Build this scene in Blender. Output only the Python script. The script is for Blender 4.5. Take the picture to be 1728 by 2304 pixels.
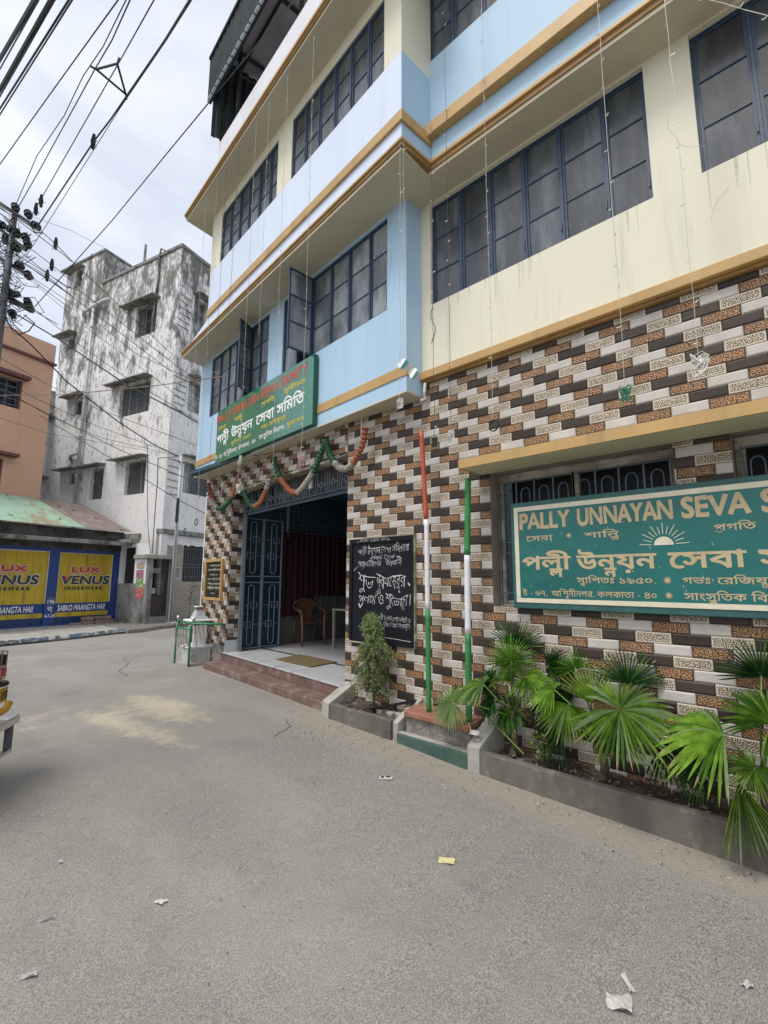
import bpy, bmesh, math, random
import numpy as np
from mathutils import Vector, Matrix
from mathutils.geometry import interpolate_bezier, delaunay_2d_cdt
R = math.radians
random.seed(7)
for o in list(bpy.data.objects): bpy.data.objects.remove(o)
scene = bpy.context.scene
COL = scene.collection
# ------------------------------------------------------------------ camera
cam_d = bpy.data.cameras.new('camera'); cam = bpy.data.objects.new('camera', cam_d); COL.objects.link(cam)
CAM = Vector((-3.760, -2.844, 1.500))
right = Vector((0.68003, -0.73317, 0.00446)); down = Vector((0.10841, 0.09453, -0.98960)); fwd = Vector((0.72513, 0.67344, 0.14377))
right = Vector((0.67999, -0.73321, 0.00446)).normalized(); fwd = (fwd - right*fwd.dot(right)).normalized(); up = right.cross(fwd)
cam.matrix_world = Matrix(((right.x, up.x, -fwd.x, CAM.x), (right.y, up.y, -fwd.y, CAM.y), (right.z, up.z, -fwd.z, CAM.z), (0, 0, 0, 1)))
cam_d.sensor_fit = 'HORIZONTAL'; cam_d.sensor_width = 36.0; cam_d.lens = 36.0*1067.9/1728.0
cam_d.clip_start = 0.05; cam_d.clip_end = 2000
scene.camera = cam
# ------------------------------------------------------------------ sky, sun, exposure
W = bpy.data.worlds.new("World"); scene.world = W; W.use_nodes = True
nt = W.node_tree; nt.nodes.clear()
def nn(t, **k):
    n = nt.nodes.new(t)
    for a, b in k.items(): setattr(n, a, b)
    return n
wo = nn('ShaderNodeOutputWorld'); bg = nn('ShaderNodeBackground'); bg2 = nn('ShaderNodeBackground'); add = nn('ShaderNodeAddShader')
sky = nn('ShaderNodeTexSky', sky_type='NISHITA', sun_disc=False, sun_elevation=R(58), sun_rotation=R(-100), dust_density=4.0)
nt.links.new(sky.outputs[0], bg.inputs[0]); bg.inputs[1].default_value = 0.05
tc = nn('ShaderNodeTexCoord'); mp = nn('ShaderNodeMapping'); mp.inputs['Scale'].default_value = (1.0, 1.0, 2.2)
no = nn('ShaderNodeTexNoise'); no.inputs['Scale'].default_value = 2.1; no.inputs['Detail'].default_value = 5; no.inputs['Roughness'].default_value = .5; no.inputs['Distortion'].default_value = .3
nt.links.new(tc.outputs['Generated'], mp.inputs[0]); nt.links.new(mp.outputs[0], no.inputs[0])
cr = nn('ShaderNodeValToRGB'); e = cr.color_ramp.elements
e[0].position = .38; e[0].color = (.63, .68, .77, 1); e[1].position = .60; e[1].color = (.98, .985, 1, 1)
nt.links.new(no.outputs[0], cr.inputs[0]); nt.links.new(cr.outputs[0], bg2.inputs[0]); bg2.inputs[1].default_value = 0.60
nt.links.new(bg.outputs[0], add.inputs[0]); nt.links.new(bg2.outputs[0], add.inputs[1]); nt.links.new(add.outputs[0], wo.inputs[0])
sd = bpy.data.lights.new('sun', 'SUN'); so = bpy.data.objects.new('sun', sd); COL.objects.link(so)
sd.energy = 1.5; sd.angle = R(16); sd.color = (1, .965, .9)
so.location = (-6, 2, 14)
so.rotation_euler = Vector((0.44, -0.06, -0.89)).to_track_quat('-Z', 'Y').to_euler()
vs = scene.view_settings; vs.view_transform = 'Standard'; vs.look = 'None'; vs.gamma = 1; vs.use_curve_mapping = False; vs.exposure = 0.54
scene.render.engine = 'CYCLES'; scene.cycles.max_bounces = 6
# ------------------------------------------------------------------ materials
MT = {}
def mat(name, col, rough=.8, var=.12, scale=3., bump=.15, bscale=60., metal=0., stain=None, st_scale=1.2, st_lo=.5, st_hi=.7, stretch=(1, 1, 1), spec=.5, uv=False, fine=None, coat=0, bdist=.01, rnd=0.):
    m = bpy.data.materials.new(name); m.use_nodes = True; t = m.node_tree; N = t.nodes; L = t.links
    b = N['Principled BSDF']; b.inputs['Roughness'].default_value = rough; b.inputs['Metallic'].default_value = metal
    b.inputs['Specular IOR Level'].default_value = spec
    if coat: b.inputs['Coat Weight'].default_value = coat
    if uv:
        g = N.new('ShaderNodeUVMap'); src = g.outputs[0]
    else:
        g = N.new('ShaderNodeNewGeometry'); src = g.outputs['Position']
    mpn = N.new('ShaderNodeMapping'); mpn.inputs['Scale'].default_value = stretch; L.new(src, mpn.inputs[0]); src = mpn.outputs[0]
    n1 = N.new('ShaderNodeTexNoise'); n1.inputs['Scale'].default_value = scale; n1.inputs['Detail'].default_value = 6; n1.inputs['Roughness'].default_value = .6; L.new(src, n1.inputs[0])
    mx = N.new('ShaderNodeMix'); mx.data_type = 'RGBA'
    c = Vector(col[:3]); a = [max(0, v*(1-var)) for v in c]; d = [min(1, v*(1+var)) for v in c]
    mx.inputs[6].default_value = (*a, 1); mx.inputs[7].default_value = (*d, 1)
    mr = N.new('ShaderNodeMapRange'); mr.inputs[1].default_value = .3; mr.inputs[2].default_value = .7; L.new(n1.outputs[0], mr.inputs[0]); L.new(mr.outputs[0], mx.inputs[0])
    out = mx.outputs[2]
    if fine:
        n3 = N.new('ShaderNodeTexNoise'); n3.inputs['Scale'].default_value = fine[1]; n3.inputs['Detail'].default_value = 3; L.new(src, n3.inputs[0])
        r3 = N.new('ShaderNodeMapRange'); r3.inputs[1].default_value = fine[2]; r3.inputs[2].default_value = fine[3]; L.new(n3.outputs[0], r3.inputs[0])
        m3 = N.new('ShaderNodeMix'); m3.data_type = 'RGBA'; m3.inputs[7].default_value = (*fine[0], 1); L.new(r3.outputs[0], m3.inputs[0]); L.new(out, m3.inputs[6]); out = m3.outputs[2]
    if stain:
        n2 = N.new('ShaderNodeTexNoise'); n2.inputs['Scale'].default_value = st_scale; n2.inputs['Detail'].default_value = 8; n2.inputs['Roughness'].default_value = .68; L.new(src, n2.inputs[0])
        r2 = N.new('ShaderNodeMapRange'); r2.inputs[1].default_value = st_lo; r2.inputs[2].default_value = st_hi; L.new(n2.outputs[0], r2.inputs[0])
        m2 = N.new('ShaderNodeMix'); m2.data_type = 'RGBA'; m2.inputs[7].default_value = (*stain, 1); L.new(r2.outputs[0], m2.inputs[0]); L.new(out, m2.inputs[6]); out = m2.outputs[2]
    if rnd:
        oi = N.new('ShaderNodeObjectInfo'); hs = N.new('ShaderNodeHueSaturation'); r4 = N.new('ShaderNodeMapRange'); r4.inputs[3].default_value = 1-rnd; r4.inputs[4].default_value = 1+rnd
        L.new(oi.outputs['Random'], r4.inputs[0]); L.new(r4.outputs[0], hs.inputs['Value']); L.new(out, hs.inputs['Color']); out = hs.outputs[0]
    L.new(out, b.inputs['Base Color'])
    if bump:
        nb = N.new('ShaderNodeTexNoise'); nb.inputs['Scale'].default_value = bscale; nb.inputs['Detail'].default_value = 4; L.new(src, nb.inputs[0])
        bp = N.new('ShaderNodeBump'); bp.inputs['Strength'].default_value = bump; bp.inputs['Distance'].default_value = bdist; L.new(nb.outputs[0], bp.inputs['Height']); L.new(bp.outputs[0], b.inputs['Normal'])
    MT[name] = m; return m
def math_n(N, L, op, a, b=None, c=None):
    n = N.new('ShaderNodeMath'); n.operation = op
    for i, v in enumerate((a, b, c)):
        if v is None: continue
        if isinstance(v, (int, float)): n.inputs[i].default_value = v
        else: L.new(v, n.inputs[i])
    return n.outputs[0]
def relief_mat(name, hi, mid, lo, bord, seed, dens=26.):
    """moulded scroll pattern on a ceramic tile: one spiral per Voronoi cell"""
    m = bpy.data.materials.new(name); m.use_nodes = True; t = m.node_tree; N = t.nodes; L = t.links
    b = N['Principled BSDF']; b.inputs['Roughness'].default_value = .45; b.inputs['Specular IOR Level'].default_value = .35
    u = N.new('ShaderNodeUVMap'); mp = N.new('ShaderNodeMapping'); mp.inputs['Location'].default_value = (seed, seed*.37, 0); L.new(u.outputs[0], mp.inputs[0])
    v = N.new('ShaderNodeTexVoronoi'); v.voronoi_dimensions = '2D'; v.inputs['Scale'].default_value = dens; v.inputs['Randomness'].default_value = .8; L.new(mp.outputs[0], v.inputs['Vector'])
    sc = N.new('ShaderNodeVectorMath'); sc.operation = 'SCALE'; sc.inputs[3].default_value = 1.0; L.new(mp.outputs[0], sc.inputs[0])
    sb = N.new('ShaderNodeVectorMath'); sb.operation = 'SUBTRACT'; L.new(mp.outputs[0], sb.inputs[0]); L.new(v.outputs['Position'], sb.inputs[1])
    sx = N.new('ShaderNodeSeparateXYZ'); L.new(sb.outputs[0], sx.inputs[0])
    ang = math_n(N, L, 'ARCTAN2', sx.outputs[1], sx.outputs[0])
    sp = N.new('ShaderNodeSeparateXYZ'); L.new(v.outputs['Position'], sp.inputs[0])
    sg = math_n(N, L, 'SIGN', math_n(N, L, 'SINE', math_n(N, L, 'MULTIPLY', sp.outputs[0], 913.)))
    ph = math_n(N, L, 'MULTIPLY', sp.outputs[1], 577.)
    arg = math_n(N, L, 'ADD', math_n(N, L, 'MULTIPLY', v.outputs['Distance'], 15.), math_n(N, L, 'ADD', math_n(N, L, 'MULTIPLY', ang, sg), ph))
    h = math_n(N, L, 'MULTIPLY_ADD', math_n(N, L, 'SINE', arg), .5, .5)
    uvx = N.new('ShaderNodeSeparateXYZ'); L.new(u.outputs[0], uvx.inputs[0])
    ax = math_n(N, L, 'GREATER_THAN', math_n(N, L, 'ABSOLUTE', uvx.outputs[0]), .1025)
    ay = math_n(N, L, 'GREATER_THAN', math_n(N, L, 'ABSOLUTE', uvx.outputs[1]), .0275)
    edge = math_n(N, L, 'MAXIMUM', ax, ay)
    r = N.new('ShaderNodeValToRGB'); e = r.color_ramp.elements; e[0].position = .18; e[0].color = (*lo, 1); e[1].position = .72; e[1].color = (*hi, 1)
    k = e.new(.42); k.color = (*mid, 1); L.new(h, r.inputs[0])
    mx = N.new('ShaderNodeMix'); mx.data_type = 'RGBA'; mx.inputs[7].default_value = (*bord, 1); L.new(edge, mx.inputs[0]); L.new(r.outputs[0], mx.inputs[6]); L.new(mx.outputs[2], b.inputs['Base Color'])
    hb = math_n(N, L, 'MAXIMUM', h, edge); bp = N.new('ShaderNodeBump'); bp.inputs['Strength'].default_value = .7; bp.inputs['Distance'].default_value = .004; L.new(hb, bp.inputs['Height']); L.new(bp.outputs[0], b.inputs['Normal'])
    MT[name] = m; return m
relief_mat('tile_cream', (.56, .49, .38), (.36, .28, .19), (.09, .06, .04), (.56, .51, .43), 3.1, 34.)
relief_mat('tile_cream_b', (.56, .49, .38), (.36, .28, .19), (.09, .06, .04), (.56, .51, .43), 8.7, 34.)
relief_mat('tile_brown', (.42, .24, .12), (.25, .125, .055), (.06, .03, .018), (.10, .06, .035), 5.3, 30.)
relief_mat('tile_brown_b', (.42, .25, .13), (.25, .13, .06), (.06, .03, .018), (.10, .06, .035), 1.9, 30.)
mat('tile_white', (.49, .455, .42), .42, .06, 40, .08, 400, uv=True, spec=.35)
mat('tile_dark', (.052, .039, .031), .42, .35, 60, .12, 300, uv=True, stretch=(.3, 3, 1), spec=.25, rnd=.3)
mat('grout', (.28, .24, .2), .9, .15, 6)
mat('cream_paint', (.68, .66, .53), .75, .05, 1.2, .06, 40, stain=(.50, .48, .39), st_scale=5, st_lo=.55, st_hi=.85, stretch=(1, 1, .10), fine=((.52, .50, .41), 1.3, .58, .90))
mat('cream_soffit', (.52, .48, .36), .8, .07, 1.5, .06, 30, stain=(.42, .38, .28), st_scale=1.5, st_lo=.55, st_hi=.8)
mat('blue_paint', (.38, .55, .70), .6, .05, 1.0, .05, 40, stain=(.31, .44, .54), st_scale=5, st_lo=.55, st_hi=.9, stretch=(1, 1, .10))
mat('blue_paint_glare', (.62, .71, .86), .6, .04, 1.0, .05, 40, stain=(.48, .56, .68), st_scale=5, st_lo=.56, st_hi=.92, stretch=(1, 1, .10))  # the same light blue paint, with the glare on it put into the colour
mat('blue_paint_dark', (.10, .17, .21), .7, .1)
mat('conduit_grey', (.24, .36, .45), .8, .1)
mat('runoff_stain', (.50, .48, .39), .9, .2, 30)
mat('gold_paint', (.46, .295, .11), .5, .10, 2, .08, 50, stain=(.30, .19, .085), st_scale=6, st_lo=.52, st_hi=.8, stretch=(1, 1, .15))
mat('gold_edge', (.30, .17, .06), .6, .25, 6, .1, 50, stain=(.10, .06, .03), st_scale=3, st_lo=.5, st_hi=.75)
mat('white_wash', (.68, .69, .74), .75, .05, 1.5, .05, 40, stain=(.5, .5, .5), st_scale=2, st_lo=.58, st_hi=.8, stretch=(1, 1, .35))
mat('yellow_plaster', (.62, .60, .40), .8, .06)
mat('window_blue', (.028, .055, .10), .45, .25, 20, .1, 90, stain=(.10, .125, .15), st_scale=9, st_lo=.62, st_hi=.8)
mat('frame_worn', (.26, .22, .16), .8, .35, 14, .3, 60, stain=(.50, .47, .38), st_scale=6, st_lo=.47, st_hi=.58, stretch=(1, .35, 1))
mat('frosted_glass', (.055, .066, .078), .24, .45, 5, .3, 55, stain=(.135, .15, .16), st_scale=5, st_lo=.48, st_hi=.76, stretch=(1, 1, .22), spec=.6, bdist=.004, rnd=.45)
mat('frosted_glass_clear', (.15, .175, .195), .26, .5, 4, .35, 55, stain=(.31, .335, .35), st_scale=4, st_lo=.47, st_hi=.72, stretch=(1, 1, .4), spec=.5, bdist=.004, rnd=.3)
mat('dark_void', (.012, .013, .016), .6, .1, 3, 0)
mat('iron_blue', (.055, .085, .12), .4, .2, 20, .05, 80, metal=.2)
mat('iron_grey', (.15, .18, .21), .45, .2, 20, .05, 80, metal=.2)
mat('gate_iron', (.20, .26, .32), .45, .2, 20, .05, 80)
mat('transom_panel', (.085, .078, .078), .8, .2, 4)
mat('planter_cement', (.135, .122, .104), .9, .25, 4, .35, 45, stain=(.06, .054, .047), st_scale=2.2, st_lo=.44, st_hi=.7, fine=((.21, .195, .165), 11, .56, .72), stretch=(1, 1, .6))
mat('gate_sheet', (.008, .035, .045), .45, .2, 5, .1, 30)
mat('wood_old', (.16, .11, .07), .8, .35, 10, .4, 60, stretch=(1, .3, 1))
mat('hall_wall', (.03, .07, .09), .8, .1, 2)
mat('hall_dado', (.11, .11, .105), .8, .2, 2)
mat('curtain_red', (.030, .005, .008), .9, .35, 18, .2, 100, stretch=(3, 3, .3))
mat('marble', (.47, .48, .49), .3, .05, 3, .03, 20, stain=(.22, .23, .25), st_scale=5, st_lo=.52, st_hi=.72, stretch=(.6, 2.2, 1))
mat('marble_dark', (.05, .05, .055), .3, .2)
mat('step_red', (.155, .095, .078), .6, .2, 8, .6, 38, stain=(.30, .24, .21), st_scale=5, st_lo=.50, st_hi=.72)
mat('slab_red', (.27, .115, .075), .6, .15, 6, .15, 40, stain=(.42, .30, .25), st_scale=5, st_lo=.52, st_hi=.72)
mat('mat_coir', (.14, .10, .045), .95, .25, 40, .6, 220)
mat('concrete', (.21, .20, .18), .85, .16, 4, .3, 50, stain=(.10, .095, .085), st_scale=2.2, st_lo=.46, st_hi=.72)
mat('concrete_light', (.34, .33, .30), .85, .14, 5, .3, 50, stain=(.16, .15, .14), st_scale=4, st_lo=.5, st_hi=.72)
mat('rough_cement', (.19, .17, .155), .95, .35, 14, 1.0, 30, bdist=.02)
mat('kerb_green', (.045, .085, .075), .8, .3, 5, .3, 40, stain=(.06, .13, .08), st_scale=3, st_lo=.45, st_hi=.65)
mat('kerb_blue', (.075, .125, .18), .75, .25, 6, .3, 40, stain=(.30, .31, .31), st_scale=8, st_lo=.47, st_hi=.62)
mat('kerb_white', (.50, .50, .48), .75, .15, 6, .3, 40, stain=(.10, .10, .095), st_scale=6, st_lo=.47, st_hi=.56)
mat('soil', (.075, .058, .042), 1, .4, 20, 1.0, 40, bdist=.02)
mat('red_paint', (.42, .075, .035), .5, .12, 8, .1, 60)
mat('white_paint', (.66, .66, .69), .6, .07, 12, .5, 90, bdist=.004)
mat('green_paint', (.03, .20, .055), .5, .15, 8, .3, 70, bdist=.004)
mat('green_bright', (.025, .22, .075), .35, .1, 8, .1, 60)
mat('steel', (.55, .55, .55), .3, .1, 8, 0, metal=.9)
mat('chain_metal', (.30, .28, .26), .45, .3, 30, 0, metal=.6)
mat('sign_teal', (.004, .115, .105), .3, .18, 1.6, .03, 30, stain=(.02, .16, .14), st_scale=2.4, st_lo=.55, st_hi=.8)
mat('sign_teal_frame', (.02, .09, .085), .5, .25, 8, .1, 40)
mat('sign_gold', (.44, .355, .21), .55, .12, 10, 0, stain=(.30, .27, .18), st_scale=16, st_lo=.58, st_hi=.72)
mat('sign_cream', (.62, .57, .44), .55, .08, 10, .05, 60, stain=(.42, .40, .34), st_scale=9, st_lo=.6, st_hi=.75)
mat('sign_green', (.012, .17, .10), .14, .08, 1.2, 0, spec=.8, coat=.6)
mat('sign_green_side', (.006, .09, .045), .35, .1, 2, 0)
mat('letter_red', (.55, .06, .02), .5, .1, 9, 0)
mat('letter_yellow', (.62, .48, .05), .5, .08, 9, 0)
mat('letter_white', (.80, .80, .80), .5, .05, 9, 0)
mat('board_black', (.010, .011, .016), .7, .3, 3, .05, 40, stain=(.022, .024, .032), st_scale=2.5, st_lo=.5, st_hi=.8, spec=.15)
mat('chalk', (.60, .60, .60), .9, .5, 90, 0, stain=(.20, .20, .21), st_scale=110, st_lo=.5, st_hi=.68)
mat('plaque_stone', (.02, .02, .024), .25, .1, 3, 0)
mat('plastic_brown', (.115, .052, .030), .32, .1, 5, 0, spec=.6)
mat('table_metal', (.30, .29, .26), .4, .15, 5, 0, metal=.3)
mat('tinsel_orange', (.28, .085, .035), .7, .5, 60, .8, 200, fine=((.48, .22, .12), 90, .56, .7))
mat('tinsel_green', (.012, .085, .028), .6, .5, 60, .8, 200, fine=((.05, .22, .08), 90, .58, .72))
mat('tinsel_white', (.30, .28, .25), .7, .4, 60, .8, 200, fine=((.55, .53, .48), 90, .56, .7))
mat('string_wire', (.42, .42, .38), .5, .2, 6, 0)
mat('string_wire_dark', (.03, .05, .045), .5, .2, 6, 0)
mat('bulb', (.80, .78, .66), .3, .05, 6, 0)
mat('wire_black', (.012, .015, .016), .6, .2, 6, 0)
mat('wire_green', (.03, .18, .11), .5, .2, 6, 0)
mat('wire_pink', (.55, .35, .33), .5, .2, 6, 0)
mat('wire_white', (.60, .60, .56), .5, .2, 6, 0)
mat('pole_steel', (.085, .09, .105), .6, .2, 5, .1, 30)
mat('pole_galv', (.36, .38, .41), .5, .2, 5, .1, 30, metal=.4)
mat('insulator', (.012, .02, .02), .35, .2, 6, 0)
mat('shed_green', (.030, .036, .040), .8, .3, 3, .1, 20, spec=.15)
mat('shed_under', (.34, .32, .37), .6, .25, 2, .1, 20)
mat('shed_edge', (.42, .50, .58), .5, .15, 4, 0)
mat('tin_green', (.24, .38, .28), .7, .15, 2, .1, 20, stain=(.24, .19, .12), st_scale=2.2, st_lo=.48, st_hi=.62, stretch=(1, .6, .5))
mat('tin_brown', (.17, .13, .115), .7, .2, 3, .1, 20, stain=(.27, .24, .21), st_scale=2.5, st_lo=.5, st_hi=.7)
mat('sooty_wall', (.10, .095, .085), .95, .4, 3, .4, 20, stain=(.025, .024, .022), st_scale=1.6, st_lo=.42, st_hi=.62)
mat('shop_blue', (.014, .052, .21), .6, .14, 3, .1, 30, stain=(.035, .045, .07), st_scale=5, st_lo=.52, st_hi=.8, stretch=(1, 1, .3))
mat('shop_blue_door', (.012, .038, .12), .55, .2, 3, .1, 30, stain=(.03, .03, .04), st_scale=2.5, st_lo=.55, st_hi=.8)
mat('shop_yellow', (.50, .36, .02), .6, .12, 3, .1, 30, stain=(.22, .16, .035), st_scale=5, st_lo=.50, st_hi=.74, stretch=(1.6, 1.6, .22))
mat('shop_red', (.40, .02, .03), .55, .1, 5, 0)
mat('shop_pink', (.66, .36, .34), .55, .1, 5, 0)
mat('shop_navy', (.012, .035, .06), .55, .1, 5, 0)
mat('grey_wall', (.72, .72, .725), .85, .07, 1.4, .3, 14, stain=(.15, .145, .135), st_scale=1.9, st_lo=.50, st_hi=.62, stretch=(1.3, 1.3, .55), fine=((.36, .355, .34), 9, .50, .64), bdist=.03)
mat('grey_trim', (.22, .22, .205), .9, .25, 4, .3, 25, stain=(.07, .07, .06), st_scale=3, st_lo=.48, st_hi=.62)
mat('lower_wall', (.32, .29, .25), .85, .1, 2, .2, 20, stain=(.22, .20, .18), st_scale=1.4, st_lo=.5, st_hi=.7)
mat('damp_wall', (.26, .26, .255), .9, .2, 2, .4, 16, stain=(.07, .07, .065), st_scale=1.4, st_lo=.45, st_hi=.62, stretch=(1, 1, .5))
mat('orange_wall', (.60, .37, .25), .8, .05, 1, .08, 20, stain=(.50, .30, .20), st_scale=2, st_lo=.5, st_hi=.8, stretch=(1, 1, .3))
mat('maroon_trim', (.14, .06, .055), .7, .15)
mat('shutter_grey', (.10, .115, .125), .7, .25, 8)
mat('pvc', (.42, .45, .46), .5, .12, 4, 0)
mat('rust_door', (.045, .032, .024), .8, .3, 6, .2, 30)
mat('poster_a', (.42, .33, .26), .7, .3, 26, 0); mat('poster_b', (.14, .20, .38), .6, .3, 22, 0, stain=(.55, .12, .10), st_scale=9, st_lo=.5, st_hi=.54)
mat('poster_c', (.16, .30, .10), .6, .3, 22, 0, stain=(.55, .55, .45), st_scale=9, st_lo=.5, st_hi=.56); mat('poster_d', (.45, .11, .10), .6, .2, 22, 0, stain=(.62, .55, .50), st_scale=14, st_lo=.56, st_hi=.62)
mat('paper', (.42, .42, .39), .8, .2, 20, .1, 60)
mat('paper_yellow', (.58, .52, .27), .8, .08, 20, .1, 60)
mat('brick_old', (.25, .18, .14), .9, .3, 12, .5, 40, stain=(.12, .11, .10), st_scale=8, st_lo=.5, st_hi=.65)
mat('leaf_bright', (.17, .30, .035), .24, .45, 18, .15, 60, spec=.8, rnd=.15); mat('leaf_mid', (.065, .16, .022), .28, .35, 14, .1, 60, spec=.7, rnd=.2)
mat('leaf_dark', (.018, .065, .020), .28, .35, 14, .1, 60, spec=.7, rnd=.25); mat('leaf_pale', (.27, .36, .17), .32, .25, 14, .1, 60, spec=.6, rnd=.1)
mat('stem', (.075, .06, .03), .9, .3, 20, .5, 50); mat('petiole', (.10, .20, .03), .5, .2, 20, 0)
mat('conifer', (.17, .24, .08), .7, .5, 16, 0); mat('conifer_dark', (.075, .105, .035), .8, .5, 16, 0)
mat('terracotta', (.09, .07, .06), .9, .3)
mat('auto_yellow', (.60, .34, .015), .4, .08, 5, 0); mat('auto_red', (.60, .02, .03), .25, .1, 5, 0); mat('auto_black', (.02, .02, .025), .4, .2, 5, 0)
mat('cloth_blue', (.10, .25, .36), .9, .4, 12, .3, 60)
# thin leaves let light through
for k in ('leaf_bright', 'leaf_mid', 'leaf_dark', 'leaf_pale'):
    MT[k].node_tree.nodes['Principled BSDF'].inputs['Transmission Weight'].default_value = 0.0
def weather_by_height(name, z0, z1, lo, hi):
    t = MT[name].node_tree; N = t.nodes; L = t.links; g = N.new('ShaderNodeNewGeometry'); s = N.new('ShaderNodeSeparateXYZ'); L.new(g.outputs['Position'], s.inputs[0])
    r = N.new('ShaderNodeMapRange'); r.inputs[1].default_value = z0; r.inputs[2].default_value = z1; r.inputs[3].default_value = lo; r.inputs[4].default_value = hi; L.new(s.outputs[2], r.inputs[0])
    for mx in [n for n in N if n.bl_idname == 'ShaderNodeMix' and n.inputs[0].is_linked]:
        src = mx.inputs[0].links[0].from_node
        if src.bl_idname == 'ShaderNodeMapRange' and src.inputs[0].links[0].from_node.bl_idname == 'ShaderNodeTexNoise' and src.inputs[1].default_value > .4:
            a = math_n(N, L, 'ADD', src.inputs[0].links[0].from_socket, r.outputs[0]); L.new(a, src.inputs[0])
weather_by_height('grey_wall', 3., 13.0, -.13, .075)
def grime(name, lo=.74, hi=1.12):
    t = MT[name].node_tree; N = t.nodes; L = t.links; b = N['Principled BSDF']; src = b.inputs['Base Color'].links[0].from_socket
    g = N.new('ShaderNodeNewGeometry'); n = N.new('ShaderNodeTexNoise'); n.inputs['Scale'].default_value = 3.2; n.inputs['Detail'].default_value = 9; n.inputs['Roughness'].default_value = .72; L.new(g.outputs['Position'], n.inputs[0])
    s = N.new('ShaderNodeVectorMath'); s.operation = 'SNAP'; s.inputs[1].default_value = (.1125, .1125, .075); L.new(g.outputs['Position'], s.inputs[0]); w = N.new('ShaderNodeTexWhiteNoise'); L.new(s.outputs[0], w.inputs[0])
    r = N.new('ShaderNodeMapRange'); r.inputs[1].default_value = .3; r.inputs[2].default_value = .72; r.inputs[3].default_value = hi; r.inputs[4].default_value = lo; L.new(n.outputs[0], r.inputs[0])
    h = N.new('ShaderNodeHueSaturation'); L.new(r.outputs[0], h.inputs['Value']); L.new(src, h.inputs['Color']); L.new(h.outputs[0], b.inputs['Base Color'])
for k in ('tile_white', 'tile_dark', 'tile_cream', 'tile_cream_b', 'tile_brown', 'tile_brown_b'): grime(k)
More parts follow.
